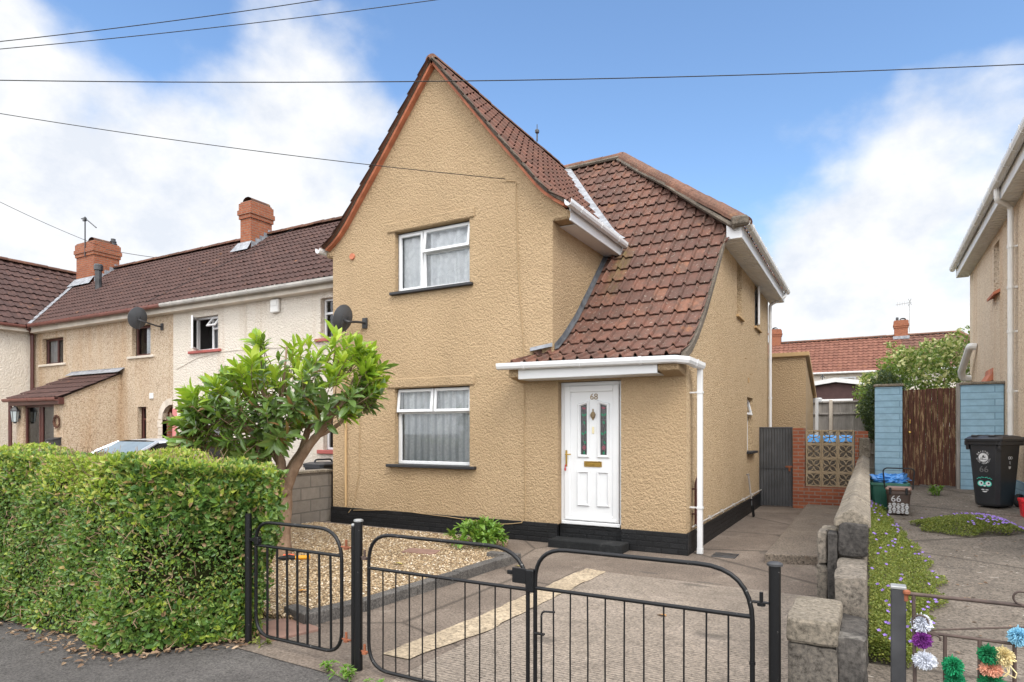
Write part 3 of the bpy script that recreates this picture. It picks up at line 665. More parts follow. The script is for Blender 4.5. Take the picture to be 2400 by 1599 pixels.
# ------------------------------------------------------------------ ground
sheet('ground', [(-300, -2.2), (300, -2.2), (300, 300), (-300, 300)], -.022, earth_m)
sheet('far_verge', [(-300, -300), (300, -300), (300, -12), (-300, -12)], -.02, asphalt)
sheet('road', [(-120, -12), (120, -12), (120, -2.2), (-120, -2.2)], -.115, asphalt)
sheet('pavement', ragged([(-40, -2.15), (40, -2.15), (40, 3.24), (-2.9, 3.16), (-3.3, 3.21), (-3.75, 3.32), (-4.2, 3.32), (-40, 3.32)], .5, .012, 4), -.006, asphalt)
kb = MB(); kb.box(-60, 60, -2.35, -2.2, -.2, -.004, 0, .02); kb.build('kerb', kerb_m, loc=(0, -2.3, 0))['kind'] = 'structure'
sheet('path', ragged([(-4.6, 3.2), (-3.02, 3.15), (-2.99, 7.0), (-2.9, 8.6), (-9.0, 8.6), (-9.0, 8.0), (-4.6, 8.0)], .3, .006, 5), .0, path_m)
sheet('driveway', ragged([(-2.72, 3.1), (-.1, 3.1), (-.1, 6.95), (-2.68, 6.98)], .25, .01, 6), .004, drive_m)
sheet('concrete_strip', ragged([(-3.10, 3.62), (-2.86, 3.62), (-2.72, 4.4), (-2.70, 5.2), (-2.66, 6.99), (-2.93, 7.03), (-2.96, 5.7), (-3.02, 4.4)], .1, .016, 7), .009, strip_m)
sheet('driveway_edge', ragged([(-3.04, 3.12), (-2.70, 3.12), (-2.68, 7.0), (-2.98, 7.0)], .3, .008, 8), -.0005, path_m)
sheet('side_path', ragged([(-2.99, 6.9), (-.1, 6.9), (-.1, 15.2), (-2.3, 15.2), (-2.99, 8.6)], .3, .006, 9), -.002, path_m)
sheet('neighbour_drive', [(-.02, 3.1), (9, 3.1), (9, 14.6), (-.02, 14.6)], 0, ndrive_m, zfun=lambda x, y: NZ(y) - (.004 if y < 4 else 0), sub=24)
sheet('rear_garden', [(-14, 16.6), (40, 16.6), (40, 70), (-14, 70)], .6, earth_m)
sheet('rear_path', [(-2.1, 15.19), (-.02, 15.19), (-.02, 16.6), (-2.1, 16.6)], 0.0, path_m)
sheet('neighbour_forecourt', [(-26, 3.35), (-8.78, 3.35), (-8.78, 10.6), (-26, 10.6)], -.003, path_m)
rs = MB(); rs.prism([(-1.13, 8.45), (-.18, 8.72), (-.18, 14.7), (-1.13, 14.7)], 'z', -.05, .115); tagme = rs.build('raised_walkway', raised_m, loc=(-.6, 11, 0), bevel=.015); tagme['kind'] = 'structure'
# gravel bed: a pebble-dashed sheet with loose stones on it
gb_ = MB(); gb_.prism([(-8.55, 3.7), (-4.30, 3.85), (-4.12, 4.4), (-3.98, 6.95), (-4.2, 7.25), (-4.6, 8.12), (-8.42, 8.12), (-8.55, 7.0)], 'z', -.03, .045); gb_.build('gravel_bed', gravel_base, loc=(-6, 6, 0))['kind'] = 'structure'
n = 15000
xs = rng.uniform(-8.5, -4.0, n); ys = 3.8 + (rng.random(n) ** 1.0) * 4.3
ok = (xs < -4.30 + (ys - 3.9) * .09) & ~((ys > 7.1) & (xs > -4.5 + (7.3 - ys) * .4)); xs, ys = xs[ok], ys[ok]; n = len(xs)
oct_ = np.array([(1, 0, 0), (-1, 0, 0), (0, 1, 0), (0, -1, 0), (0, 0, 1), (0, 0, -1)], float)
oF = np.array([(0, 2, 4), (2, 1, 4), (1, 3, 4), (3, 0, 4), (2, 0, 5), (1, 2, 5), (3, 1, 5), (0, 3, 5)])
sc = np.stack([rng.uniform(.009, .021, n), rng.uniform(.008, .016, n), rng.uniform(.006, .011, n)], 1)
th = rng.uniform(0, 2 * PI, n); tl = rng.uniform(-.5, .5, n)
L_ = oct_[None] * sc[:, None]
x1 = L_[..., 0] * np.cos(th)[:, None] - L_[..., 1] * np.sin(th)[:, None]; y1 = L_[..., 0] * np.sin(th)[:, None] + L_[..., 1] * np.cos(th)[:, None]; z1 = L_[..., 2] + x1 * tl[:, None]
V = np.stack([x1 + xs[:, None], y1 + ys[:, None], z1 + .050], 2).reshape(-1, 3)
F = (np.arange(n) * 6)[:, None, None] + oF[None]
g = mesh_np('gravel', V, F.reshape(-1, 3), gravel_m); g['kind'] = 'stuff'

# ------------------------------------------------------------------ the tan house
HX0, HX1, GX1, FY, RY, SY = -8.43, -2.10, -4.05, 8.47, 16.3, 10.80
house = thing('rendered_house', 'tan rendered house with steep tiled front gable and white door numbered 68', 'house', (-5.2, 12, 0))
prof_g = [(0, 4.93), (.16, 5.03), (.32, 5.16), (.48, 5.33), (.68, 5.58), (1.2, 6.21), (2.36, 7.66)]            # gable slope, h inwards from the eave
XE_R, XE_L, XA = -3.80, -8.54, -6.17
def gz(x, off=0):                                         # underside of the gable roof at x
    h = (XE_R - x) if x > XA else (x - XE_L); h = max(0, h)
    for a, b in zip(prof_g, prof_g[1:]):
        if h <= b[0]: return a[1] + (b[1] - a[1]) * (h - a[0]) / (b[0] - a[0]) + off
    return prof_g[-1][1] + off
prof_m = [(0, 2.60), (.35, 2.74), (.72, 2.97), (1.2, 3.35), (1.85, 3.98), (2.72, 4.85), (5.47, 7.69)]           # catslide, h = Y-8.08
YE = 8.08
def mz(y, off=0):
    h = max(0, y - YE)
    for a, b in zip(prof_m, prof_m[1:]):
        if h <= b[0]: return a[1] + (b[1] - a[1]) * (h - a[0]) / (b[0] - a[0]) + off
    return prof_m[-1][1] + off
# front wall with its gable
W = MB(frameM((0, FY, 0), (1, 0, 0), (0, -1, 0)))
xsr = [GX1 + .22, -3.95, -4.12, -4.28, -4.48, -5.0, -5.6]
out = [(HX0, .28), (GX1, .28), (GX1, 4.70), (GX1 + .05, 4.80), (GX1 + .22, 4.85)] + [(x, gz(x, -.04)) for x in xsr[1:]] + [(XA, 7.58)] + [(x, gz(x, -.04)) for x in (-6.74, -7.34, -7.86, -8.06, -8.22, -8.39)] + [(HX0 - .10, 4.90), (HX0 - .10, 4.84), (HX0, 4.76)]
wall(W, out, [(-7.01, -5.50, 3.96, 5.00), (-7.01, -5.50, 1.06, 2.36)], .10)
W2 = MB(frameM((0, FY - .001, 0), (1, 0, 0), (0, -1, 0)))
# wall either side of and above the door, under the catslide
out2 = [(GX1 + .001, .28), (-3.96, .28), (-3.96, 2.35), (-3.0, 2.35), (-3.0, .28), (HX1, .28), (HX1, 2.60), (GX1 + .001, 2.60)]
wall(W2, out2, [], .1)
W2.add([(-3.96, 0, .28), (-3.96, 0, 2.35), (-3.96, -.11, 2.35), (-3.96, -.11, .28), (-3.0, 0, .28), (-3.0, 0, 2.35), (-3.0, -.11, 2.35), (-3.0, -.11, .28)], [(0, 1, 2, 3), (4, 5, 6, 7)])
W.v += W2.v; b = len(W.v) - len(W2.v); W.f += [tuple(b + k for k in f) for f in W2.f]; W.mi += W2.mi
W.M = Matrix()
# raised lintel bands and the flare under the gable gutter
for (z, a, b_) in ((5.0, -7.17, -5.40), (2.36, -7.17, -5.40)):
    W.box(a, b_, FY - .028, FY + .01, z, z + .17, 0, .02)
W.box(GX1 - .01, GX1 + .27, FY - .012, FY + .3, 4.72, 4.86, 0, .03)
W.box(HX0 - .16, HX0 + .02, FY - .012, FY + .2, 4.78, 4.89, 0, .02)
# gable return wall and left flank
W.quad((GX1, FY, 2.3), (GX1, SY + .6, 2.3), (GX1, SY + .6, 4.9), (GX1, FY, 4.9))
W.quad((HX0, FY, .28), (HX0, RY, .28), (HX0, RY, 4.95), (HX0, FY, 4.95))
W.quad((HX0, RY, .28), (HX1, RY, .28), (HX1, RY, 4.9), (HX0, RY, 4.9))
W.build('wall', tan, house)
# right flank: pebbledash, follows the sweep of the roof
S = MB(frameM((HX1, 0, 0), (0, 1, 0), (1, 0, 0)))
ys_ = [8.47, 8.62, 8.8, 9.28, 9.93, 10.80]
out = [(FY, .28), (RY, .28), (RY, 4.86), (10.85, 4.86)] + [(y, mz(y, -.05)) for y in reversed(ys_)]
wall(S, out, [(12.18, 12.70, 3.76, 4.74), (14.25, 14.95, 3.80, 4.74), (13.30, 14.02, 1.22, 2.32)], .11)
S.build('side_wall', tan_peb, house)
# plinth
P = MB()
P.box(HX0 - .03, -3.97, FY - .03, FY + .05, -.15, .285); P.box(-2.99, HX1 + .03, FY - .03, FY + .05, -.15, .285); P.box(-3.97, -2.99, FY + .07, FY + .12, -.15, .268)
P.box(HX1 - .05, HX1 + .03, FY + .05, RY, -.15, .285); P.box(HX0 - .03, HX0 + .05, FY + .05, RY, -.15, .285)
P.build('plinth', plinth_m, house, bevel=.006)
st = MB(); st.box(-3.96, -2.87, 8.12, 8.43, -.05, .115, 0, .012); st.build('doorstep', step_m, house)
# roof planes
hip0 = (-1.78, 10.68)
def lim_front(h):
    y = YE + h; z = mz(y)
    if y < 8.50: l = -4.66 + (y - YE) * .85
    elif z < 4.93: l = GX1 + .012
    else:
        # meet the gable slope
        q = 0
        for a, b in zip(prof_g, prof_g[1:]):
            if z <= b[1]: q = a[0] + (b[0] - a[0]) * (z - a[1]) / (b[1] - a[1]); break
        else: q = prof_g[-1][0]
        l = XE_R - q
    r = HX1 + .06 if y < 10.72 else -1.80 - (y - 10.72) * (2.98 / 2.83)
    return l, max(l, r)
mr = tile_roof((0, YE, 0), (1, 0, 0), (0, 1, 0), prof_m, lim_front, .205, .365, .046, .028, 14, .25, .004, 1).build('main_roof', tile_red, house)
def ymain(z): return 10.80 + (z - 4.85) * (2.75 / 2.84)
def lim_gr(h):
    z = 0
    for a, b in zip(prof_g, prof_g[1:]):
        if h <= b[0] + 1e-6: z = a[1] + (b[1] - a[1]) * (h - a[0]) / (b[0] - a[0]); break
    return 8.30, max(8.4, ymain(z) + .06)
gr = tile_roof((XE_R, 0, 0), (0, 1, 0), (-1, 0, 0), prof_g, lim_gr, .205, .34, .046, .028, 14, .25, .004, 2).build('gable_roof', tile_gable, house)
tile_roof((XE_L, 0, 0), (0, 1, 0), (1, 0, 0), prof_g, lim_gr, .205, .34, .034, .026, 6, .42, .005, 4).build('gable_roof', tile_gable, house)
def lim_hip(h):
    return 10.72 + h * (2.83 / 2.98), 16.5 - h * (2.95 / 2.98)
tile_roof((-1.80, 0, 0), (0, 1, 0), (-1, 0, 0), [(0, 4.95), (2.98, 7.69)], lim_hip, .205, .365, .034, .026, 6, .42, .005, 5).build('hip_roof', tile_red, house)
bk = MB(); bk.quad((HX0, 16.6, 4.9), (-1.8, 16.5, 4.9), (-4.78, 13.55, 7.67), (HX0, 13.55, 7.67)); bk.quad((HX0, 10.6, 4.9), (-6.2, 13.55, 7.66), (HX0, 13.55, 7.66), (HX0, 13.5, 7.6)); bk.build('rear_roof', tile_red, house)
rg = MB(); ridge_run(rg, (-6.2, 13.55, 7.73), (-4.74, 13.55, 7.73), .135, .42); ridge_run(rg, (-1.72, 10.66, 4.97), (-4.78, 13.57, 7.74), .14, .42, seed=5)
ridge = rg.build('ridge_tiles', ridge_m, mr)
rg = MB(); ridge_run(rg, (XA, 8.345, 7.69), (XA, 13.5, 7.71), .095, .42, seed=8); rg.build('ridge_tiles', ridge_m, gr)
# mortar bedding beside the hip and at the hip foot
mm = MB()
for sgn in (1,):
    mm.tube([(-1.86, 10.60, 4.89), (-2.6, 11.31, 5.58), (-3.3, 11.98, 6.26), (-4.1, 12.74, 6.96), (-4.86, 13.46, 7.66)], .042, 6); mm.tube([(-6.2, 13.42, 7.67), (-4.8, 13.42, 7.67)], .042, 6)
mm.box(-1.92, -1.66, 10.56, 10.70, 4.90, 5.06, 0, .03); mm.build('hip_mortar', mortar_m, mr)
# verges of the gable: red creasing tiles, grey mortar, dark tile edges
def strip(mb, pts, y0, y1, o0, o1):
    """band between two offsets (normal to the x-z polyline), from y0 to y1"""
    P_ = [Vector((x, 0, z)) for x, z in pts]; vs = []
    for i, p in enumerate(P_):
        t = (P_[min(i + 1, len(P_) - 1)] - P_[max(i - 1, 0)]).normalized(); nn = Vector((-t.z, 0, t.x))
        if nn.z < 0: nn = -nn
        for y in (y0, y1):
            for o in (o0, o1): q = p + nn * o; vs.append((q.x, y, q.z))
    fs = []
    for i in range(len(P_) - 1):
        a = i * 4; fs += [(a, a + 4, a + 5, a + 1), (a + 2, a + 3, a + 7, a + 6), (a, a + 2, a + 6, a + 4), (a + 1, a + 5, a + 7, a + 3)]
    fs += [(0, 1, 3, 2), tuple(len(vs) - 4 + k for k in (0, 2, 3, 1))]
    mb.add(vs, fs)
ptsR = [(XE_R - h, z) for h, z in prof_g]; ptsL = [(XE_L + h, z) for h, z in prof_g]
cr = MB()
for pts in (ptsR, ptsL): strip(cr, pts, 8.375, 8.50, -.058, -.018)
cr.build('verge_creasing', creasing_m, gr)
mt = MB()
for pts in (ptsR, ptsL): strip(mt, pts, 8.34, 8.50, -.017, .034)
mt.build('verge_mortar', mortar_m, gr)
# catslide verge on the right
vg = MB(); P_ = [(YE + h, z) for h, z in prof_m if h <= 2.75]
for i in range(len(P_) - 1):
    (y0, z0), (y1, z1) = P_[i], P_[i + 1]
    vg.prism([(y0, z0 - .07), (y1, z1 - .07), (y1, z1 + .03), (y0, z0 + .03)], 'x', HX1 + .03, HX1 + .085)
vg.build('verge_mortar', mortar_m, mr)
vg = MB()
for i in range(1, len(P_) - 1):
    (y0, z0), (y1, z1) = P_[i], P_[i + 1]
    vg.prism([(y0, z0 - .115), (y1, z1 - .115), (y1, z1 - .072), (y0, z0 - .072)], 'x', HX1 - .01, HX1 + .05)
vg.build('verge_creasing', creasing_m, mr)
# lead: valley beside the gable roof and soakers up the return wall
ld = MB()
for i in range(16):
    h0, h1 = .12 + i * .14, .12 + (i + 1) * .14
    z0 = np.interp(h0, [p[0] for p in prof_g], [p[1] for p in prof_g]); z1_ = np.interp(h1, [p[0] for p in prof_g], [p[1] for p in prof_g])
    x0, x1_ = XE_R - h0, XE_R - h1; a, b = Vector((x0, ymain(z0), z0)), Vector((x1_, ymain(z1_), z1_))
    ld.add([a + Vector((-.02, -.08, .085)), a + Vector((.13, -.02, .085)), b + Vector((.13, -.02, .085)), b + Vector((-.02, -.08, .085))], [(0, 1, 2, 3)])
ld.build('valley_lead', lead_m, mr)
sk = MB()
for i in range(18):
    y0, y1 = 8.52 + i * .125, 8.52 + (i + 1) * .125 + .012; z0, z1_ = mz(y0), mz(y1)
    sk.add([(GX1 + .006, y0, z0 + .13), (GX1 + .006, y1, z1_ + .13), (GX1 + .012, y1, z1_ + .05), (GX1 + .012, y0, z0 + .05), (GX1 + .07, y0, z0 + .062), (GX1 + .07, y1, z1_ + .062)], [(0, 1, 2, 3), (3, 2, 5, 4)])
sk.build('soaker', lead_dark, mr)
ap = MB()
for i in range(7):
    t0, t1 = i / 7, (i + 1) / 7
    a = Vector((-4.42 + .37 * t0, FY - .012, 2.83 + .05 * t0)); b = Vector((-4.42 + .37 * t1, FY - .012, 2.83 + .05 * t1))
    ap.add([a, b, b + Vector((0, -.0, .055)), a + Vector((0, 0, .055)), a + Vector((.0, -.09, -.015)), b + Vector((.0, -.09, -.015))], [(0, 1, 2, 3), (0, 4, 5, 1)])
ap.build('apron_lead', lead_m, mr)
# verge tile edge of the little left return of the catslide
# gutters, fascias and soffits
gutter([(-4.72, 8.02, 2.575), (-2.14, 8.02, 2.545), (-2.02, 8.14, 2.535), (-1.95, 8.68, 2.50)], upvc, house, .95)
fs_ = MB(); fs_.box(-4.42, -2.38, 8.09, 8.115, 2.385, 2.56, 0, .005); fs_.build('fascia', upvc, house)
so = MB(); so.box(-4.42, -2.38, 8.115, 8.57, 2.383, 2.395); so.build('soffit', upvc, house)
cb = MB(); cb.prism([(8.10, 2.42), (8.47, 2.36), (8.47, 2.62), (8.10, 2.56)], 'x', -2.38, HX1 - .005); cb.build('corbel', tan, house, bevel=.02); cb = MB(); cb.prism([(8.12, 2.42), (8.47, 2.36), (8.47, 2.62), (8.12, 2.56)], 'x', -4.60, -4.42)
cb.build('corbel', tan, house, bevel=.02)
gutter([(-3.72, 8.28, 4.885), (-3.72, 10.72, 4.885)][::-1], upvc, house, .8)
fb = MB(); fb.box(-3.80, -3.775, 8.50, 10.75, 4.70, 4.90, 0, .005); fb.build('fascia', upvc, house)
fb = MB(); fb.box(GX1, -3.80, 8.72, 10.75, 4.70, 4.712); fb.build('soffit', upvc, house)
gutter([(-8.62, 8.28, 4.87), (-8.62, 8.95, 4.87)], upvc, house, .5)
gutter([(-1.70, 10.72, 4.97), (-1.70, 16.65, 4.97)], upvc_d, house, .75)
fb = MB(); fb.box(-1.80, -1.77, 10.80, 16.6, 4.74, 4.95, 0, .005); fb.box(HX1 + .09, -1.772, 10.70, 10.795, 4.735, 4.972, 0, .006); fb.build('fascia', upvc, house)
fb = MB(); fb.box(HX1, -1.80, 10.81, 16.6, 4.735, 4.75)
for k in range(38): fb.box(HX1 + .002, -1.80, 10.88 + k * .15, 10.90 + k * .15, 4.728, 4.735)
fb.build('soffit', upvc_d, house)
# downpipes
dp = MB(); x, y = -1.965, 8.66
dp.box(x - .034, x + .034, y - .034, y + .034, .05, 2.47, 0, .006)
for z in (2.14, .60): dp.box(x - .042, x + .042, y - .042, y + .042, z, z + .03, 0, .004); dp.box(HX1, x, y - .012, y + .012, z + .005, z + .025)
dp.box(x - .038, x + .038, y - .036, y + .036, .0, .08, 0, .006); dp.build('downpipe', upvc, house)
dp = MB(); dp.tube(fillet([(-1.72, 16.35, 4.93), (-1.73, 16.32, 4.82), (-2.03, 16.12, 4.62), (-2.03, 16.12, .1)], .06), .036, 10)
for z in (4.1, 2.4): dp.tube([(-2.03, 16.12, z), (-2.03, 16.12, z + .05)], .044, 10)
dp.build('downpipe', upvc, house)
# white conduit, old brown pipe and cables
pp = MB(); pp.tube(fillet([(-2.05, 8.62, .36), (-2.05, 9.69, .36), (-2.05, 15.0, .36)], .02), .012, 6, 0)
for yy in (9.7, 10.6, 11.6, 12.6, 13.6): pp.box(-2.08, -2.03, yy - .02, yy + .02, .335, .385)
pp.build('waste_pipe', gutter_grey, house)
pp = MB(); pp.tube(fillet([(-2.055, 8.80, .34), (-2.055, 8.80, .93), (-2.03, 8.83, 1.02), (-2.02, 8.90, .98), (-2.04, 8.9, .9)], .05), .018, 8)
for z in (.84, .50): pp.box(-2.10, -2.03, 8.77, 8.83, z, z + .02)
pp.build('vent_pipe', brown_pvc, house)
cbm = MB(); R = random.Random(4)
def cable(pts, r=.006, wig=.004, n=6):
    o = []
    for a, b in zip(pts, pts[1:]):
        a, b = Vector(a), Vector(b); k = max(2, int((b - a).length / .12))
        for i in range(k): p = a + (b - a) * (i / k); o.append(p + Vector((R.uniform(-wig, wig), 0, R.uniform(-wig, wig))))
    o.append(Vector(pts[-1])); cbm.tube(o, r, n)
cable([(-4.83, 8.455, 5.46), (-4.66, 8.455, 5.42), (-4.66, 8.455, 5.36), (-4.62, 8.455, 4.0), (-4.53, 8.455, 2.9), (-4.52, 8.455, 2.4), (-4.50, 8.455, .40), (-4.55, 8.435, .26)], .007)
cable([(-4.55, 8.43, .26), (-4.9, 8.43, .22), (-5.8, 8.43, .26), (-7.0, 8.43, .31), (-7.9, 8.43, .25)], .006)
cable([(-7.74, 8.455, 3.45), (-7.78, 8.455, 2.2), (-7.80, 8.455, .9), (-7.92, 8.455, .32), (-8.02, 8.43, .2)], .006)
cbm.build('cable', plain('tan_cable', (.36, .25, .13), .7), house)
cm = MB(); cm.tube([(-8.10, 8.445, .3), (-8.10, 8.445, 2.6)], .02, 6); cm.build('conduit', tan_flat, house)
pv = MB(); pv.lathe([(.0, 0), (.055, 0), (.055, .04), (.0, .04)], (-7.955, 8.44, 4.72), 10, ax='y'); pv.build('patched_hole', creasing_m, house)
# windows
window(house, (0, FY, 0), (1, 0, 0), (0, -1, 0), -7.01, -5.50, 3.985, 4.99, .10, .055, mull=[(-6.46, 4.02, 4.95)], trans=[(4.60, -6.43, -5.53)],
       sashes=[(-6.98, -6.48, 4.01, 4.965, '', 0), (-6.45, -5.53, 4.585, 4.975, 'top', 9, [(-7.0, -6.46, 4.0, 4.98), (-6.44, -5.52, 4.0, 4.58)])], cur=[(-7.0, -5.51, 4.0, 4.97, lace, 8)], sill=black_sill, sillh=.05, silld=.07)
window(house, (0, FY, 0), (1, 0, 0), (0, -1, 0), -7.01, -5.50, 1.085, 2.35, .10, .055, mull=[(-6.25, 1.95, 2.32)], trans=[(1.955, -6.98, -5.53)],
       sashes=[(-7.0, -6.26, 1.955, 2.345, 'top', 7, [(-7.0, -5.51, 1.10, 1.94)]), (-6.24, -5.51, 1.955, 2.345, 'top', 5)], cur=[(-7.0, -5.51, 1.10, 2.33, lace2, 8)], sill=black_sill, sillh=.05, silld=.09, sillo=.13)
window(house, (HX1, 0, 0), (0, 1, 0), (1, 0, 0), 12.18, 12.70, 3.77, 4.74, .10, .05, sill=tan_flat, silld=.05)
window(house, (HX1, 0, 0), (0, 1, 0), (1, 0, 0), 14.25, 14.95, 3.86, 4.73, .10, .05, sashes=[(14.28, 14.92, 3.89, 4.70, 'right', 16, [(14.27, 14.93, 3.88, 4.71)])], sill=tan_flat, silld=.05)
window(house, (HX1, 0, 0), (0, 1, 0), (1, 0, 0), 13.30, 14.02, 1.24, 2.31, .10, .05, trans=[(1.95, 13.33, 13.99)], sashes=[(13.33, 13.99, 1.96, 2.29, 'top', 14, [(13.32, 14.0, 1.25, 1.94)])], sill=black_sill, silld=.09)
# front door
DY = FY + .10
D = MB(frameM((0, DY, 0), (1, 0, 0), (0, -1, 0)))
bars(D, -3.96, -3.0, .272, 2.349, -.06, .0, .055)
D.box(-3.93, -3.03, -.02, .055, .285, .335, 0, .008)
door = D.build('front_door', upvc, house)
sl = MB(frameM((0, DY, 0), (1, 0, 0), (0, -1, 0)))
bars(sl, -3.90, -3.06, .34, 2.295, -.03, .022, .092, 0, .008)                      # leaf frame
lf = []
wall_holes = [[(-3.65, 1.295), (-3.55, 1.295), (-3.55, 2.035), (-3.65, 2.0)], [(-3.35, 1.295), (-3.25, 1.295), (-3.25, 2.0), (-3.35, 2.035)]]
mb = MB(frameM((0, DY - .002, 0), (1, 0, 0), (0, -1, 0))); wall(mb, [(-3.808, .432), (-3.152 + .0, .432), (-3.152, 2.203), (-3.808, 2.203)], wall_holes, .03)
sl.v += mb.v; b0 = len(sl.v) - len(mb.v); sl.f += [tuple(b0 + k for k in f) for f in mb.f]; sl.mi += mb.mi
sl.box(-3.87, -3.09, .02, .05, .345, .385, 0, .01)
sl.build('door_leaf', upvc, door)
mo = MB(frameM((0, DY - .002, 0), (1, 0, 0), (0, -1, 0)))
def mould(poly, wd=.022, pr=.02):
    n = len(poly); c = Vector((sum(p[0] for p in poly) / n, 0, sum(p[1] for p in poly) / n))
    ins = []
    for i in range(n):
        p0, p1, p2 = (Vector((poly[(i + k) % n][0], 0, poly[(i + k) % n][1])) for k in (-1, 0, 1))
        a = (p1 - p0).normalized(); b = (p2 - p1).normalized(); na = Vector((-a.z, 0, a.x)); nb = Vector((-b.z, 0, b.x))
        m_ = (na + nb); m_ = m_ / max(.2, m_.length_squared) * 2
        ins.append((p1, m_))
    vs = []
    for p, m_ in ins:
        for t, y in ((0, .0005), (.35, pr), (.65, pr), (1, .0005)): q = p + m_ * wd * t; vs.append((q.x, y, q.z))
    fs = []
    for i in range(n):
        j = (i + 1) % n
        for k in range(3): fs.append((i * 4 + k, j * 4 + k, j * 4 + k + 1, i * 4 + k + 1))
    mo.add(vs, fs)
mould([(-3.70, 1.25), (-3.505, 1.25), (-3.505, 2.085), (-3.70, 2.035)], .048, .024); mould([(-3.395, 1.25), (-3.20, 1.25), (-3.20, 2.035), (-3.395, 2.085)], .048, .024)
mould([(-3.70, .555), (-3.505, .555), (-3.505, 1.07), (-3.70, 1.07)], .035, .024); mould([(-3.395, .555), (-3.20, .555), (-3.20, 1.07), (-3.395, 1.07)], .035, .024)
mo.build('door_moulding', upvc, door)
for ci, (a, b, zl, zr) in enumerate(((-3.655, -3.545, 2.0, 2.04), (-3.355, -3.245, 2.04, 2.0))):
    gm = MB(); gm.add([(a, DY + .02, 1.29), (b, DY + .02, 1.29), (b, DY + .02, zr), (a, DY + .02, zl)], [(0, 1, 2, 3)])
    cx = (a + b) / 2; y = DY + .016
    def disc(px, pz, rx, rz, mi, ang=0, yy=y, n=12):
        vs = [(px + rx * math.cos(t) * math.cos(ang) - rz * math.sin(t) * math.sin(ang), yy, pz + rx * math.cos(t) * math.sin(ang) + rz * math.sin(t) * math.cos(ang)) for t in [2 * PI * k / n for k in range(n)]]
        gm.add(vs, [tuple(range(n))], mi)
    pts = [(cx + .018 * math.sin(k * .9 + ci), y + .002, 1.32 + k * .04) for k in range(18)]
    gm.tube(pts, .003, 4, 3)
    for k, (dx, z, an) in enumerate([(0, 1.325, 0), (.012, 1.475, .6), (-.022, 1.60, .9), (.02, 1.62, -.7), (.0, 1.76, .5), (-.018, 1.87, .8), (.02, 1.875, -.8)]): disc(cx + dx, z, .016, .024, 1, an)
    for rr, mi, yy in ((.030, 3, y - .0005), (.026, 2, y - .001), (.016, 3, y - .0015), (.013, 2, y - .002), (.006, 3, y - .0025)): disc(cx, 1.40, rr, rr * 1.15, mi, 0, yy)
    disc(cx + .005, 1.965, .022, .014, 2, .3); disc(cx - .02, 1.975, .012, .012, 2)
    for z in (1.51, 1.80): gm.box(a, b, y - .001, y + .003, z - .0015, z + .0015, 3)
    gm.build('stained_glass', [clear_pvc, green_ink, rose_ink, pale_ink], door)
vs, fs = text_mesh('68', .125, .003); nm = MB(Matrix.Translation((-3.44, DY - .008, 2.128)) @ Matrix.Rotation(PI / 2, 4, 'X')); nm.add(vs, fs); nm.build('house_number', bronze, door)
lb = MB(frameM((0, DY - .003, 0), (1, 0, 0), (0, -1, 0))); bars(lb, -3.59, -3.32, 1.125, 1.205, 0, .014, .014, 0, .004); lb.box(-3.575, -3.335, 0, .008, 1.14, 1.19, 0, .004); lb.box(-3.57, -3.34, .008, .012, 1.158, 1.174, 0, .003); lb.build('letterbox', brass, door)
hd = MB(frameM((0, DY - .022, 0), (1, 0, 0), (0, -1, 0))); hd.box(-3.878, -3.848, 0, .012, 1.12, 1.36, 0, .004); hd.tube(fillet([(-3.863, .0, 1.30), (-3.863, .05, 1.30), (-3.775, .05, 1.30)], .02), .010, 8); hd.build('handle', brass, door)
ky = MB(frameM((0, DY - .022, 0), (1, 0, 0), (0, -1, 0))); ky.tube([(-3.865, .012, 1.15), (-3.868, .03, 1.14), (-3.872, .026, 1.09)], .007, 6); ky.box(-3.885, -3.862, .018, .03, 1.06, 1.10, 0, .004); ky.build('key_tag', red_ink, door)
kn = MB(frameM((0, DY - .003, 0), (1, 0, 0), (0, -1, 0)))
kn.prism([(-3.453 + x, 1.865 + z) for x, z in ((0, -.075), (.028, -.03), (.036, .015), (.022, .045), (.008, .05), (.008, .085), (0, .095), (-.008, .085), (-.008, .05), (-.022, .045), (-.036, .015), (-.028, -.03))], 'y', 0, .014)
kn.tube([(-3.453 + .03 * math.sin(t), .022, 1.85 - .04 * math.cos(t) + .02) for t in [k * .4 - 1.9 for k in range(11)]], .007, 6); kn.build('knocker', bronze, door)
be = MB(frameM((0, DY - .003, 0), (1, 0, 0), (0, -1, 0))); be.box(-3.467, -3.437, 0, .014, 1.60, 1.70, 0, .005); be.lathe([(0, .014), (.007, .014), (.007, .018), (0, .019)], (-3.452, 0, 1.655), 10, ax='y'); be.build('bell_push', plain('ivory_plastic', (.66, .58, .36), .4), door)
# tiny finial pipe and wires on the roof
fn = MB(); fn.tube([(-6.05, 11.9, 7.7), (-6.05, 11.9, 7.95)], .016, 6); fn.box(-6.09, -6.01, 11.86, 11.94, 7.86, 7.95, 0, .02); fn.tube([(-6.05, 11.9, 7.95), (-6.05, 11.9, 8.05)], .008, 6); fn.build('roof_vent', sq_iron, gr)
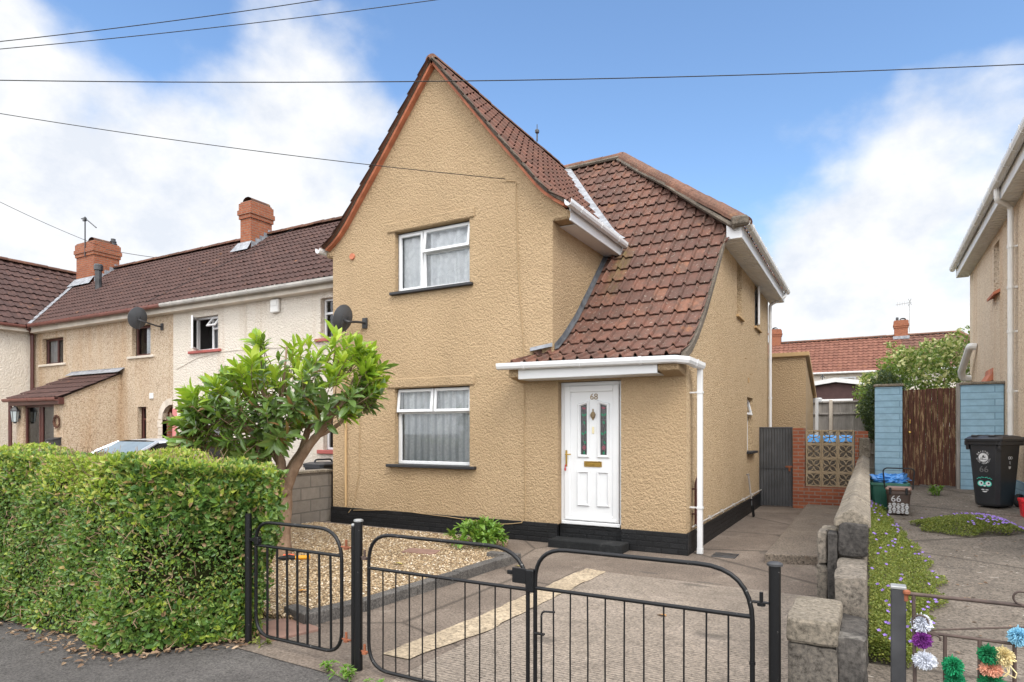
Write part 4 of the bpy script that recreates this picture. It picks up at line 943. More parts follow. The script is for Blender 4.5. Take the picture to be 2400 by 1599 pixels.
# rear extension with a mono-pitch roof
ex = MB(); ex.prism([(17.0, .0), (19.3, .0), (19.3, 2.60), (17.0, 3.46)], 'x', -3.6, -1.33); ex.build('extension_wall', tan, house)
ex = MB(); ex.prism([(16.93, 3.47), (19.42, 2.54), (19.42, 2.62), (16.93, 3.57)], 'x', -3.7, -1.25); ex.build('extension_roof', tan_flat, house, bevel=.01)
ex = MB(); ex.box(-1.28, -1.20, 19.2, 19.34, .1, 2.55, 0, .01); ex.box(-1.45, -1.12, 19.38, 19.5, 2.44, 2.56, 0, .02); ex.build('extension_downpipe', upvc, house)
hk = MB()
for (y, z) in ((13.6, 2.78), (13.0, 3.05)): hk.tube(fillet([(-2.1, y, z), (-2.06, y, z), (-2.06, y + .05, z)], .02), .005, 5)
hk.tube([(-2.08, 13.35, 2.60), (-2.08, 13.35, 2.70)], .012, 6); hk.build('wall_hook', tan_flat, house)
# ------------------------------------------------------------------ neighbours on the left
TY, TX0, TXM, TX1 = 10.55, -23.72, -16.34, -8.44
def chimney(parent, cx, y0, y1, w, z0, z1, pots, seed=0, lead=True, neck=None):
    mb = MB(); x0, x1 = cx - w / 2, cx + w / 2
    for (a, b, e) in ((z0, z1 - .52, 0), (z1 - .52, z1 - .40, .035), (z1 - .40, z1 - .26, .065), (z1 - .26, z1 - .05, .035), (z1 - .05, z1, .0)):
        mb.box(x0 - e, x1 + e, y0 - e, y1 + e, a, b)
    ch = mb.build('chimney', chimbrick, parent)
    for k, (dx, kind) in enumerate(pots):
        p = MB(); c = (cx + dx, (y0 + y1) / 2, z1)
        if kind == 'hood':
            vs = []
            for i in range(9):
                th = PI * i / 8; r = .17
                for y in (y0 + .05, y1 - .02): vs.append((c[0] + .2 * math.cos(th), y, z1 + .01 + .14 * math.sin(th)))
            p.add(vs, [(2 * i, 2 * i + 1, 2 * i + 3, 2 * i + 2) for i in range(8)] ); p.box(c[0] - .19, c[0] + .19, y0 + .06, y1 - .03, z1, z1 + .03)
            p.build('chimney_hood', ridge_brown, ch)
        elif kind == 'pot':
            p.lathe([(0, 0), (.12, 0), (.11, .05), (.095, .20), (.11, .24), (.08, .24), (.07, .05), (0, .05)], c, 12); p.build('chimney_pot', ridge_brown, ch)
        else:
            p.lathe([(0, 0), (.08, 0), (.08, .12), (.10, .12), (.10, .15), (.08, .15), (.08, .24), (0, .24)], c, 12); p.build('flue_cap', sq_iron if kind == 'cap' else upvc_d, ch)
    if lead:
        l = MB(); n = 5
        # stepped flashing down the flank that faces the camera, with an apron in front
        for i in range(n):
            ya, yb = y0 + (y1 - y0) * i / n, y0 + (y1 - y0) * (i + 1) / n
            zz = 4.99 + (ya - 10.2) * .81
            l.box(x1 + .004, x1 + .018, ya, yb, zz - .1, zz + .20); 
        za = 4.99 + (y0 - 10.2) * .81
        l.add([(x0 - .10, y0 - .012, za + .20), (x1 + .05, y0 - .012, za + .20), (x1 + .16, y0 - .26, za - .12), (x0 - .16, y0 - .26, za - .12)], [(0, 1, 2, 3)])
        l.build('chimney_flashing', lead_m, ch)
    return ch
prof_t = [(0, 5.0), (3.35, 7.66)]
def terrace(name, label, x0, x1, wmat, gut, holes, fascia):
    t = thing(name, label, 'house', ((x0 + x1) / 2, 13, 0))
    w_ = MB(frameM((0, TY, 0), (1, 0, 0), (0, -1, 0))); wall(w_, [(x0, -.05), (x1, -.05), (x1, 4.9), (x0, 4.9)], holes, .12); w_.M = Matrix()
    w_.build('wall', wmat, t); w_ = MB(); w_.quad((x0, 16.5, 0), (x1, 16.5, 0), (x1, 16.5, 4.9), (x0, 16.5, 4.9)); w_.build('rear_wall', wmat, t)
    f = MB(); f.box(x0, x1, 10.33, 10.36, 4.80, 4.98, 0, .004); f.box(x0, x1, 10.36, TY, 4.80, 4.815); f.build('fascia', fascia, t)
    return t
white = terrace('white_house', 'cream white rendered mid terrace house with red painted sills beside the tan house', TXM, TX1, cream, 0,
                [(-15.495, -14.477, 3.72, 4.62), (-10.886, -9.9, 3.72, 4.66), (-10.80, -9.9, 1.20, 2.3), (-15.05, -13.9, 1.30, 2.40)], cream_trim)
def lim_t(x0, x1, valley=None):
    def f(h): return (max(x0, valley - h) if valley is not None else x0), x1
    return f
def lim_white(h): return TXM, TX1
def lim_peb(h): return TX0 + .42 - h * .985, TXM
wr = tile_roof((0, 10.20, 0), (1, 0, 0), (0, 1, 0), prof_t, lim_white, .165, .315, .030, .024, 6, .45, .004, 11).build('roof', tile_brown, white)
rg = MB(); ridge_run(rg, (TXM, 13.55, 7.71), (TX1 + 2.2, 13.55, 7.71), .13, .42, seed=12); rg.build('ridge_tiles', ridge_brown, wr)
bk = MB(); bk.quad((TXM, 16.8, 5.0), (TX1, 16.8, 5.0), (TX1, 13.55, 7.66), (TXM, 13.55, 7.66)); bk.build('rear_roof', tile_brown, white)
gutter([(TXM, 10.20, 4.965), (TX1 - .03, 10.20, 4.945)], gutter_grey, white, 1.0, 1.05)
chimney(white, -16.36, 12.85, 13.62, .47, 6.6, 8.56, [(.0, 'hood')])
NN = ((1, 0, 0), (0, -1, 0))
window(white, (0, TY, 0), *NN, -15.495, -14.477, 3.74, 4.62, .12, .05, mull=[(-14.86, 3.78, 4.58)], trans=[(4.30, -14.86, -14.52)],
       sashes=[(-15.47, -14.88, 3.76, 4.60, 'left', 48, [(-14.84, -14.5, 3.77, 4.28)]), (-14.84, -14.50, 4.28, 4.60, 'top', 38)], cur=[(-14.9, -14.5, 3.76, 4.6, grey_cloth, 3)], sill=red_sill, sillh=.07, silld=.07, sillo=.13)
window(white, (0, TY, 0), *NN, -10.886, -9.9, 3.74, 4.66, .12, .05, mull=[(-10.4, 3.78, 4.3)], trans=[(4.33, -10.85, -9.93)], cur=[(-10.3, -9.9, 3.76, 4.5, grey_cloth, 3)], sill=red_sill, sillh=.07, silld=.07, sillo=.13)
window(white, (0, TY, 0), *NN, -10.80, -9.9, 1.22, 2.3, .12, .05, mull=[(-10.4, 1.25, 2.3)], sill=red_sill, sillh=.09, silld=.08, sillo=.13)
window(white, (0, TY, 0), *NN, -15.05, -13.9, 1.32, 2.40, .12, .05, mull=[(-14.5, 1.35, 2.4)], cur=[(-15, -13.9, 1.33, 2.38, grey_cloth, 5)], sill=red_sill, sillh=.09, silld=.08, sillo=.13)
al = MB(); al.box(-12.46, -12.18, TY - .09, TY - .002, 4.46, 4.78, 0, .02); al.prism([(-12.42, 4.62), (-12.22, 4.62), (-12.22, 4.74), (-12.42, 4.74)], 'y', TY - .10, TY - .088); al.build('alarm_box', upvc_d, white)
cbm = MB()
cable([(-13.42, TY - .012, 4.78), (-13.42, TY - .012, 3.66), (-12.2, TY - .012, 3.63), (-9.0, TY - .012, 3.72)], .008, .006)
cable([(-16.2, TY - .012, 3.3), (-15.3, TY - .012, 3.55), (-14.3, TY - .012, 3.66), (-13.42, TY - .012, 3.66)], .006, .006)
cbm.build('cable', cream_trim, white)

pebh = terrace('pebbledash_house', 'brown pebbledashed mid terrace house with brown windows and a lean-to porch', TX0, TXM, peb_b, 0,
               [(-23.2, -21.93, 3.76, 4.60), (-18.248, -17.369, 3.74, 4.62), (-17.99, -17.57, 1.30, 2.33),
                [(-16.82, .0), (-16.36, .0), (-16.36, 2.36), (-16.5, 2.35), (-16.66, 2.28), (-16.78, 2.14), (-16.82, 1.95)]], cream_trim)
pr = tile_roof((0, 10.20, 0), (1, 0, 0), (0, 1, 0), prof_t, lim_peb, .165, .315, .030, .024, 6, .45, .004, 13).build('roof', tile_brown, pebh)
rg = MB(); ridge_run(rg, (-26.6, 13.55, 7.71), (TXM, 13.55, 7.71), .13, .42, seed=14); rg.build('ridge_tiles', ridge_brown, pr)
bk = MB(); bk.quad((-27, 16.8, 5.0), (TXM, 16.8, 5.0), (TXM, 13.55, 7.66), (-27, 13.55, 7.66)); bk.build('rear_roof', tile_brown, pebh)
gutter([(TX0 + .45, 10.20, 4.985), (TXM, 10.20, 4.965)], gutter_brown, pebh, 1.0, 1.05)
chimney(pebh, -25.0, 12.75, 13.65, 1.17, 6.4, 8.56, [(.30, 'hood'), (-.36, 'white')])
ch2 = MB(); ch2.lathe([(0, 0), (.08, 0), (.08, .12), (.11, .12), (.11, .15), (.08, .15), (.08, .24), (0, .24)], (-24.55, 13.5, 8.56), 12); ch2.build('flue_cap', sq_iron, pebh)
vp = MB(); vp.tube([(-22.7, 12.0, 6.2), (-22.7, 12.0, 7.1)], .10, 10); vp.lathe([(0, 0), (.14, 0), (.14, .16), (.11, .2), (0, .2)], (-22.7, 12.0, 7.08), 10); vp.build('soil_vent', sq_iron, pebh)
vl = MB(); vl.add([(-23.42, 10.20, 5.06), (-23.12, 10.20, 5.06), (-26.35, 13.5, 7.70), (-26.65, 13.5, 7.70)], [(0, 1, 2, 3)]); vl.build('valley_lead', lead_m, pr)
window(pebh, (0, TY, 0), *NN, -23.2, -21.93, 3.78, 4.60, .14, .06, mull=[(-22.55, 3.82, 4.56)], fmat=brown_pvc, cur=[(-23.1, -22.6, 3.8, 4.58, grey_cloth, 3), (-22.3, -21.95, 3.8, 4.58, grey_cloth, 2)], sill=cream_trim, sillh=.07, silld=.05, sillo=.16)
window(pebh, (0, TY, 0), *NN, -18.248, -17.369, 3.76, 4.62, .14, .06, sashes=[(-18.22, -17.40, 3.78, 4.60, '', 0)], fmat=brown_pvc, cur=[(-17.95, -17.4, 3.8, 4.58, lace, 4)], sill=cream_trim, sillh=.07, silld=.05, sillo=.18)
window(pebh, (0, TY, 0), *NN, -17.99, -17.57, 1.32, 2.33, .14, .06, trans=[(1.98, -17.96, -17.6)], fmat=brown_pvc)
q = MB()
for k in range(9): q.box(-17.03 + (.03 if k % 2 else 0), -16.825, TY - .02, TY + .02, .02 + k * .215, .02 + k * .215 + .205, 0, .008)
arc = [(-16.36, 2.36), (-16.5, 2.35), (-16.66, 2.28), (-16.78, 2.14), (-16.82, 1.96)]
for i in range(4):
    (a, b), (c, d) = arc[i], arc[i + 1]; ce = (-16.36, 1.9); f = 1.38
    q.prism([(a, b), (c, d), (ce[0] + (c - ce[0]) * f, ce[1] + (d - ce[1]) * f), (ce[0] + (a - ce[0]) * f, ce[1] + (b - ce[1]) * f)], 'y', TY - .02, TY + .02)
q.build('arch_surround', quoin_m, pebh)
q = MB(); q.quad((-16.82, TY, 0), (-16.82, TY + 3, 0), (-16.82, TY + 3, 2.4), (-16.82, TY, 2.4)); q.quad((-16.34, TY + .14, 0), (-16.34, TY + 3, 0), (-16.34, TY + 3, 2.4), (-16.34, TY + .14, 2.4)); q.quad((-16.82, TY + 1.2, 0), (-16.34, TY + 1.2, 0), (-16.34, TY + 1.2, 2.4), (-16.82, TY + 1.2, 2.4)); q.build('passage_lining', redbrick, pebh)
q = MB(); q.box(TXM - .02, TXM + .16, TY - .02, TY + .01, 0, 2.25, 0, .01); q.build('pink_jamb', pink_m, white)
v = MB(); v.box(-17.39, -17.21, TY - .03, TY, 2.54, 2.70, 0, .008); v.build('air_vent', upvc_d, pebh)
# porch
PX0, PX1, PY = -21.30, -18.78, 9.03
pw = MB(frameM((0, PY, 0), (1, 0, 0), (0, -1, 0))); wall(pw, [(PX0, -.05), (PX1, -.05), (PX1, 2.42), (PX0, 2.42)], [(-20.9, -19.25, .05, 2.38)], .10); pw.M = Matrix()
pw.add([(PX1, PY, -.05), (PX1, TY, -.05), (PX1, TY, 3.30), (PX1, PY, 2.55)], [(0, 1, 2, 3)]); pw.add([(PX0, PY, -.05), (PX0, TY, -.05), (PX0, TY, 3.30), (PX0, PY, 2.55)], [(0, 1, 2, 3)])
pw.build('porch_wall', peb_b, pebh)
tile_roof((0, 8.86, 0), (1, 0, 0), (0, 1, 0), [(0, 2.54), (1.66, 3.32)], lambda h: (-21.45, -18.70), .165, .36, .024, .022, 6, .45, .004, 15).build('porch_roof', tile_brown, pebh)
fl = MB(); fl.add([(-21.45, TY - .01, 3.46), (-18.6, TY - .01, 3.46), (-18.6, TY - .20, 3.33), (-21.45, TY - .20, 3.33)], [(0, 1, 2, 3)]); fl.box(-21.4, -18.6, TY - .03, TY, 3.44, 3.47); fl.build('porch_flashing', lead_m, pebh)
gutter([(-21.60, 8.84, 2.515), (-18.72, 8.84, 2.50)], gutter_brown, pebh, .9)
fb = MB(); fb.box(-21.42, -18.70, 8.88, 9.02, 2.36, 2.54, 0, .006); fb.build('porch_fascia', brown_pvc, pebh)
window(pebh, (0, PY, 0), *NN, -20.9, -19.25, .05, 2.38, .05, .07, mull=[(-20.12, .1, 2.33), (-20.0, .1, 2.33)], trans=[], fmat=brown_pvc)
dpx = MB(); dpx.tube([(-21.40, 8.92, .0), (-21.40, 8.92, 2.5)], .05, 8); dpx.tube([(-23.62, 10.45, 2.2), (-23.62, 10.45, 4.75), (-23.4, 10.22, 4.95)], .055, 8); dpx.build('downpipe', brown_pvc, pebh)
lt = thing('wall_lantern', 'small black carriage lantern fixed beside the brown porch door', 'wall lamp', (-21.08, 8.96, 1.9))
m = MB(); m.lathe([(.0, .0), (.03, .0), (.05, .05), (.095, .05), (.0, .05)], (-21.08, 8.90, 1.86), 6); m.lathe([(.125, .36), (.06, .46), (.02, .49), (.015, .55), (0, .56)], (-21.08, 8.90, 1.86), 6); m.lathe([(0, .36), (.125, .36), (.11, .345), (0, .345)], (-21.08, 8.90, 1.86), 6)
for k in range(6):
    th = 2 * PI * k / 6; m.tube([(-21.08 + .07 * math.cos(th), 8.90 + .07 * math.sin(th), 1.91), (-21.08 + .105 * math.cos(th), 8.90 + .105 * math.sin(th), 2.21)], .008, 4)
m.box(-21.10, -21.06, 8.93, 9.03, 2.0, 2.10); m.build('lantern_frame', sq_iron, lt)
m = MB(); m.lathe([(.065, .05), (.10, .35)], (-21.08, 8.90, 1.86), 6); m.build('lantern_glass', lantern_glass, lt)
wr_ = MB(); R = random.Random(3)
for k in range(40):
    th = 2 * PI * k / 40; r = .12 + R.uniform(-.02, .02); wr_.tube([(-19.0 + r * math.cos(th), 9.0, 1.90 + r * 1.1 * math.sin(th)), (-19.0 + (r + .03) * math.cos(th + .5), 8.965, 1.90 + (r + .03) * 1.1 * math.sin(th + .5))], .016, 4)
tag(wr_.build('wreath', ridge_brown, loc=(-19.0, 9.0, 1.9)), 'dark twig wreath hanging on the porch wall', 'wreath')
pb = thing('wall_postbox', 'black metal post box on the porch wall just above the hedge', 'post box', (-18.98, 8.9, 1.1))
m = MB(); m.prism([(8.82, 1.05), (9.02, 1.05), (9.02, 1.46), (8.82, 1.40)], 'x', -19.20, -18.86); m.build('box_body', sq_iron, pb, bevel=.01); m = MB(); m.prism([(8.79, 1.40), (9.025, 1.465), (9.025, 1.48), (8.79, 1.415)], 'x', -19.22, -18.84); m.build('box_lid', sq_iron, pb); m = MB(); m.box(-19.15, -19.08, 8.814, 8.822, 1.33, 1.36); m.build('name_label', upvc_d, pb)

wing = thing('cream_house', 'cream rendered house at the left edge, its brown tiled roof turned end-on to the terrace', 'house', (-26.5, 8, 0))
wg = MB(); wg.quad((TX0, 2.0, -.05), (TX0, TY, -.05), (TX0, TY, 4.95), (TX0, 2.0, 4.95)); wg.quad((TX0, 2, 0), (-29.5, 2, 0), (-29.5, 2, 4.95), (TX0, 2, 4.95)); wg.add([(TX0, 2, 4.95), (-29.5, 2, 4.95), (-26.65, 2, 7.6)], [(0, 1, 2)]); wg.build('wall', cream, wing)
def lim_wing(h): return 1.8, 10.20 + h * 1.0
w2 = tile_roof((TX0 + .35, 0, 0), (0, 1, 0), (-1, 0, 0), [(0, 5.0), (3.28, 7.66)], lim_wing, .30, .34, .034, .03, 8, .5, .006, 17).build('roof', tile_brown, wing)
rg = MB(); ridge_run(rg, (-26.65, 1.8, 7.71), (-26.65, 13.5, 7.71), .13, .42, seed=18); rg.build('ridge_tiles', ridge_brown, w2)
bk = MB(); bk.quad((-29.9, 1.8, 4.9), (-29.9, 13.5, 4.9), (-26.65, 13.5, 7.66), (-26.65, 1.8, 7.66)); bk.build('rear_roof', tile_brown, wing)
gutter([(TX0 + .33, 10.15, 4.97), (TX0 + .33, 1.8, 4.97)], gutter_brown, wing, 1.0)
fb = MB(); fb.box(TX0 + .22, TX0 + .26, 1.8, 10.3, 4.82, 4.97); fb.box(TX0, TX0 + .22, 1.8, 10.3, 4.82, 4.835); fb.build('fascia', cream_trim, wing)

# satellite dishes
def dish(label, c, r, facing, mount, wallp, lnb):
    t = thing('satellite_dish', label, 'satellite dish', c, 0, 'satellite dishes on the house fronts'); F_ = Vector(facing).normalized()
    S_ = F_.cross(Vector((0, 0, 1))).normalized(); U_ = S_.cross(F_); C_ = Vector(c); mb = MB(); vs = []; fs = []
    m = 28
    for j, (q, dp_) in enumerate(((0, .0), (.35, .006), (.7, .028), (1, .058))):
        for k in range(m):
            th = 2 * PI * k / m; vs.append(C_ + S_ * r * .88 * q * math.cos(th) + U_ * r * 1.1 * q * math.sin(th) + F_ * dp_)
    for j in range(3):
        for k in range(m): fs.append((j * m + k, j * m + (k + 1) % m, (j + 1) * m + (k + 1) % m, (j + 1) * m + k))
    n0 = len(vs); vs += [v - F_ * .012 for v in vs]; fs += [tuple(n0 + k for k in f) for f in fs]
    fs += [(3 * m + k, 3 * m + (k + 1) % m, n0 + 3 * m + (k + 1) % m, n0 + 3 * m + k) for k in range(m)]
    mb.add(vs, fs); mb.build('reflector', dish_m, t, autosmooth=40)
    b = MB(); B_ = C_ - F_ * .03
    b.tube(fillet([B_ + U_ * -.02, B_ - F_ * .10 + U_ * -.02, Vector(mount) + Vector((0, -.16, 0)), Vector(mount)], .05), .022, 8); b.box(mount[0] - .05, mount[0] + .05, wallp - .03, wallp, mount[2] - .09, mount[2] + .09)
    for sx in (-.05, .05): b.tube([B_ + S_ * sx + U_ * .06, B_ + S_ * sx + U_ * -.30], .010, 4)
    b.build('bracket', sq_iron, t)
    a = MB(); E = C_ + F_ * r * 1.25 - U_ * r * .55
    a.tube([C_ - U_ * r * 1.0 + F_ * .04, E - U_ * .03], .011, 6); a.build('feed_arm', steel_m, t)
    a = MB(); a.tube([E - F_ * -.02, E - F_ * .11 + U_ * .04], [.026, .022], 8); a.build('receiver_head', upvc_d, t)
dish('dark grey satellite dish above the brown window of the pebbledashed house', (-17.05, 10.02, 4.66), .27, (-.93, .20, .33), (-16.82, 10.55, 4.49), 10.55, 0)
dish('dark grey satellite dish on the left corner of the tan house, above the tree', (-7.80, 8.10, 3.55), .215, (-.93, .20, .33), (-7.66, 8.47, 3.52), 8.47, 0)
# aerial bracket on the left chimney
an = MB(); an.tube([(-24.9, 12.7, 8.0), (-24.9, 12.7, 9.45)], .025, 6); an.tube([(-25.15, 12.7, 9.42), (-24.9, 12.7, 9.40), (-24.2, 12.72, 8.95)], .02, 5); an.box(-25.0, -24.86, 12.66, 12.74, 9.3, 9.42)
tag(an.build('aerial_mast', sq_iron, loc=(-24.9, 12.7, 8.0)), 'bent dark aerial mast strapped to the wide left chimney', 'aerial')

# ------------------------------------------------------------------ neighbour on the right
RX = 2.06
rn = thing('peach_house', 'peach pebbledashed house cut off by the right edge, with a white downpipe', 'house', (5.0, 13, .5))
S = MB(frameM((RX, 0, 0), (0, -1, 0), (-1, 0, 0)))
wall(S, [(-18.2, .3), (-8.0, .3), (-8.0, 5.4), (-18.2, 5.4)], [(-14.95, -14.35, 4.20, 5.12)], .12)
S.M = Matrix(); S.quad((RX, 18.2, .3), (9, 18.2, .3), (9, 18.2, 5.4), (RX, 18.2, 5.4)); S.quad((RX, 8.0, .3), (9, 8.0, .3), (9, 8.0, 5.4), (RX, 8.0, 5.4))
S.build('wall', peach, rn)
pl = MB(); pl.box(RX - .03, RX + .05, 8.0, 13.7, .2, .86); pl.build('plinth', blue_m, rn)
window(rn, (RX, 0, 0), (0, -1, 0), (-1, 0, 0), -14.95, -14.35, 4.22, 5.12, .11, .05)
sl = MB(); sl.prism([(RX - .10, 4.10), (RX + .02, 4.16), (RX + .02, 4.22), (RX - .10, 4.15)], 'y', 14.28, 15.02); sl.build('sill', creasing_m, rn)
gutter([(1.745, 8.2, 5.50), (1.745, 18.45, 5.50)], upvc_d, rn, .62, 1.15)
fb = MB(); fb.box(1.81, 1.84, 8.1, 18.4, 5.28, 5.50, 0, .004); fb.box(1.84, RX, 8.1, 18.4, 5.28, 5.292)
for k in range(68): fb.box(1.841, RX, 8.2 + k * .15, 8.215 + k * .15, 5.272, 5.28)
fb.build('soffit', upvc_d, rn)
tile_roof((1.74, 0, 0), (0, 1, 0), (1, 0, 0), [(0, 5.53), (2.9, 8.2)], lambda h: (8.1 , 18.5 - h * .9), .205, .365, .034, .026, 5, .42, .005, 19).build('roof', tile_brown, rn)
gq = MB()
for yy in (8.0, 18.2): gq.add([(RX, yy, 5.38), (7.3, yy, 5.38), (4.64, yy, 8.15)], [(0, 1, 2)])
gq.build('gable_wall', peach, rn); gq = MB(); gq.quad((7.6, 8.0, 5.5), (7.6, 18.4, 5.5), (4.62, 18.4, 8.22), (4.62, 8.0, 8.22)); gq.build('rear_roof', tile_brown, rn)
window(rn, (0, 8.0, 0), (1, 0, 0), (0, -1, 0), 3.2, 4.8, 3.95, 5.0, -.03, .06, back=False); window(rn, (0, 8.0, 0), (1, 0, 0), (0, -1, 0), 3.2, 4.8, 1.35, 2.65, -.03, .06, back=False)
dp = MB(); dp.tube(fillet([(1.76, 12.5, 5.46), (1.76, 12.5, 5.27), (1.97, 12.72, 5.20), (1.97, 12.73, 5.0), (1.97, 12.73, .45)], .07), .040, 10)
for z in (4.55, 3.9, 3.2, 2.25): dp.tube([(1.97, 12.73, z), (1.97, 12.73, z + .05)], .050, 10); dp.box(1.97, RX, 12.71, 12.75, z + .01, z + .04)
dp.build('downpipe', upvc_d, rn)
wp = MB(); wp.tube(fillet([(2.04, 17.05, 3.48), (1.93, 17.05, 3.50), (1.86, 17.9, 3.0), (1.90, 18.0, 2.86), (2.06, 18.0, 2.86)], .08), .075, 10); wp.build('waste_pipe', upvc_d, rn)
wp = MB(); wp.prism([(RX - .14, 2.55), (RX + .01, 2.62), (RX + .01, 2.90), (RX - .02, 2.74)], 'y', 15.0, 15.9); wp.build('broken_sill', creasing_m, rn)

# ------------------------------------------------------------------ houses behind
def far_house(name, label, x0, x1, rmat, hipr=0):
    t = thing(name, label, 'house', ((x0 + x1) / 2, 51, .6))
    m = MB(); m.box(x0, x1 - .3 * bool(hipr), 48.3, 54, .4, 5.62); m.build('wall', cream, t)
    r = tile_roof((0, 47.95, 0), (1, 0, 0), (0, 1, 0), [(0, 5.60), (3.3, 8.18)], lambda h: (x0, x1 - (h * .85 if hipr else 0)), .30, .34, .05, .035, 5, .5, .006, 21).build('roof', rmat, t)
    b = MB(); b.quad((x0, 54.4, 5.6), (x1, 54.4, 5.6), (x1 - 2.8 * bool(hipr), 51.25, 8.16), (x0, 51.25, 8.16))
    if hipr: b.add([(x1, 47.95, 5.6), (x1, 54.4, 5.6), (x1 - 2.8, 51.25, 8.16)], [(0, 1, 2)])
    b.build('rear_roof', rmat, t)
    g = MB(); ridge_run(g, (x0, 51.25, 8.24), (x1 - 2.8 * bool(hipr), 51.25, 8.24), .14, .45, seed=23); 
    if hipr: ridge_run(g, (x1, 47.95, 5.66), (x1 - 2.8, 51.25, 8.24), .14, .45, seed=24)
    g.build('ridge_tiles', ridge_m, r)
    gutter([(x0, 47.9, 5.58), (x1, 47.9, 5.58)], alu, t, 2, 1.3, bracket=False)
    return t
fh1 = far_house('red_roofed_house', 'distant cream terrace house with orange red tiled roof, seen between the two side walls', -9.0, 1.95, tile_far)
fh2 = far_house('brown_roofed_house', 'distant terrace house with weathered brown hipped roof, right of the orange roof', 1.97, 8.05, tile_far2, 1)
window(fh1, (0, 48.3, 0), (1, 0, 0), (0, -1, 0), -1.75, -.75, 4.65, 5.3, -.10, .08, mull=[(-1.25, 4.7, 5.25)], back=False)
c1 = chimney(fh2, 1.93, 51.0, 51.6, .80, 7.8, 9.25, [(.1, 'hood'), (-.22, 'cap')], lead=False)
lm = MB(); lm.box(1.45, 2.42, 50.85, 50.98, 7.95, 8.15); lm.build('chimney_flashing', lead_m, fh2)
c2 = chimney(fh1, -6.1, 51.0, 51.6, .80, 7.6, 9.25, [(.0, 'hood')], lead=False)
an = MB(); an.tube([(2.42, 51.2, 8.4), (2.42, 51.2, 10.5)], .022, 5); an.tube([(1.62, 50.9, 10.3), (2.55, 51.25, 10.45)], .018, 4)
for k in range(6): an.tube([(1.72 + k * .14, 50.95 + k * .05, 10.18 + k * .02), (1.72 + k * .14, 50.95 + k * .05, 10.48 + k * .02)], .010, 4)
an.tube([(2.35, 51.2, 10.2), (2.52, 51.2, 10.7)], .02, 4); an.tube([(2.35, 51.2, 10.7), (2.55, 51.2, 10.25)], .02, 4)
tag(an.build('television_aerial', steel_m, loc=(2.42, 51.2, 8.4)), 'thin television aerial on a pole beside the far brick chimney', 'aerial')
# garden shed and fence behind
sh = thing('garden_shed', 'dark brown shed with a white trimmed low gable behind the wooden fence', 'shed', (-1.0, 24.5, .6))
m = MB(); m.prism([(-2.5, .55), (.45, .55), (.45, 3.02), (-.95, 3.24), (-2.5, 2.98)], 'y', 23.5, 27); m.build('shed_wall', shed_m, sh)
m = MB()
m.prism([(-2.6, 3.0), (-.95, 3.26), (-.95, 3.40), (-2.6, 3.14)], 'y', 23.38, 27); m.prism([(.58, 3.02), (-.95, 3.26), (-.95, 3.40), (.58, 3.16)], 'y', 23.39, 27); m.build('shed_roof', alu, sh)
m = MB(); m.box(-2.3, -.45, 23.45, 23.49, 2.62, 2.70, 0, .01); m.box(-.9, .3, 23.43, 23.49, 2.50, 2.56, 0, .01); m.box(-1.72, -1.66, 23.42, 23.49, 2.2, 2.62); m.build('shed_trim', alu, sh)
fm = MB(); fm.tube([(-1.35, 23.7, 3.34), (-1.35, 23.7, 3.55)], .015, 5); fm.tube([(-1.42, 23.7, 3.42), (-1.35, 23.7, 3.52), (-1.27, 23.7, 3.42)], .015, 5); fm.build('roof_finial', sq_iron, sh)
for i, (x0, x1, lab) in enumerate(((-3.3, -1.0, 'grey weathered wooden fence panel next to the tan extension'), (-.90, 1.2, 'grey weathered wooden fence panel next to the blue pier'))):
    f = thing('wooden_fence', lab, 'fence panel', ((x0 + x1) / 2, 20.5, .6), 0, 'wooden fence panels behind the screen wall')
    b = MB(); n = int((x1 - x0) / .105); R = random.Random(i)
    for k in range(n):
        x = x0 + k * (x1 - x0) / n; b.box(x + .004, x + (x1 - x0) / n + .016, 20.5 + (k % 2) * .012, 20.516 + (k % 2) * .012, .62, 2.50 + R.uniform(-.012, .012))
    b.build('boards', fence_wood, f); b = MB()
    for z in (1.0, 1.62, 2.12, 2.46): b.box(x0, x1, 20.46, 20.498, z, z + .05, 0, .006)
    b.build('rails', fence_wood, f)
p = MB(); p.box(-.995, -.905, 20.42, 20.54, .5, 2.54, 0, .01); tag(p.build('fence_post', quoin_m, loc=(-.95, 20.48, .5)), 'pale concrete post between the two grey fence panels', 'fence post')
# ------------------------------------------------------------------ kerb edging, slab and garden wall
ke = MB(); ptsk = [(-4.47, 3.90), (-4.10, 3.80), (-3.97, 4.40), (-3.93, 5.1), (-3.88, 5.8), (-3.85, 6.5), (-3.81, 7.06), (-4.24, 7.02)]
R = random.Random(2)
def off_poly(pts, w):
    out = []
    for i, p in enumerate(pts):
        a = Vector(pts[max(0, i - 1)]); b = Vector(pts[min(len(pts) - 1, i + 1)]); p = Vector(p)
        d0 = (p - a).normalized() if i else (b - p).normalized(); d1 = (b - p).normalized() if i < len(pts) - 1 else d0
        n0 = Vector((-d0.y, d0.x)); n1_ = Vector((-d1.y, d1.x)); m = n0 + n1_; m = m / max(.4, m.length_squared) * 2; out.append(p + m * w)
    return out
inn = off_poly(ptsk, .13)
for i in range(len(ptsk) - 1):
    a, b, c, d = Vector(ptsk[i]), Vector(ptsk[i + 1]), inn[i + 1], inn[i]; g = .004; u = (b - a).normalized() * g; e = R.uniform(-.004, .006)
    ke.prism([tuple(a + u), tuple(b - u), tuple(c - u), tuple(d + u)], 'z', -.02, .10 + e)
tag(ke.build('kerb_edging', kerb_m, loc=(-4, 5.5, 0), bevel=.008), 'low grey concrete kerb edging the gravel bed', 'kerb edging')
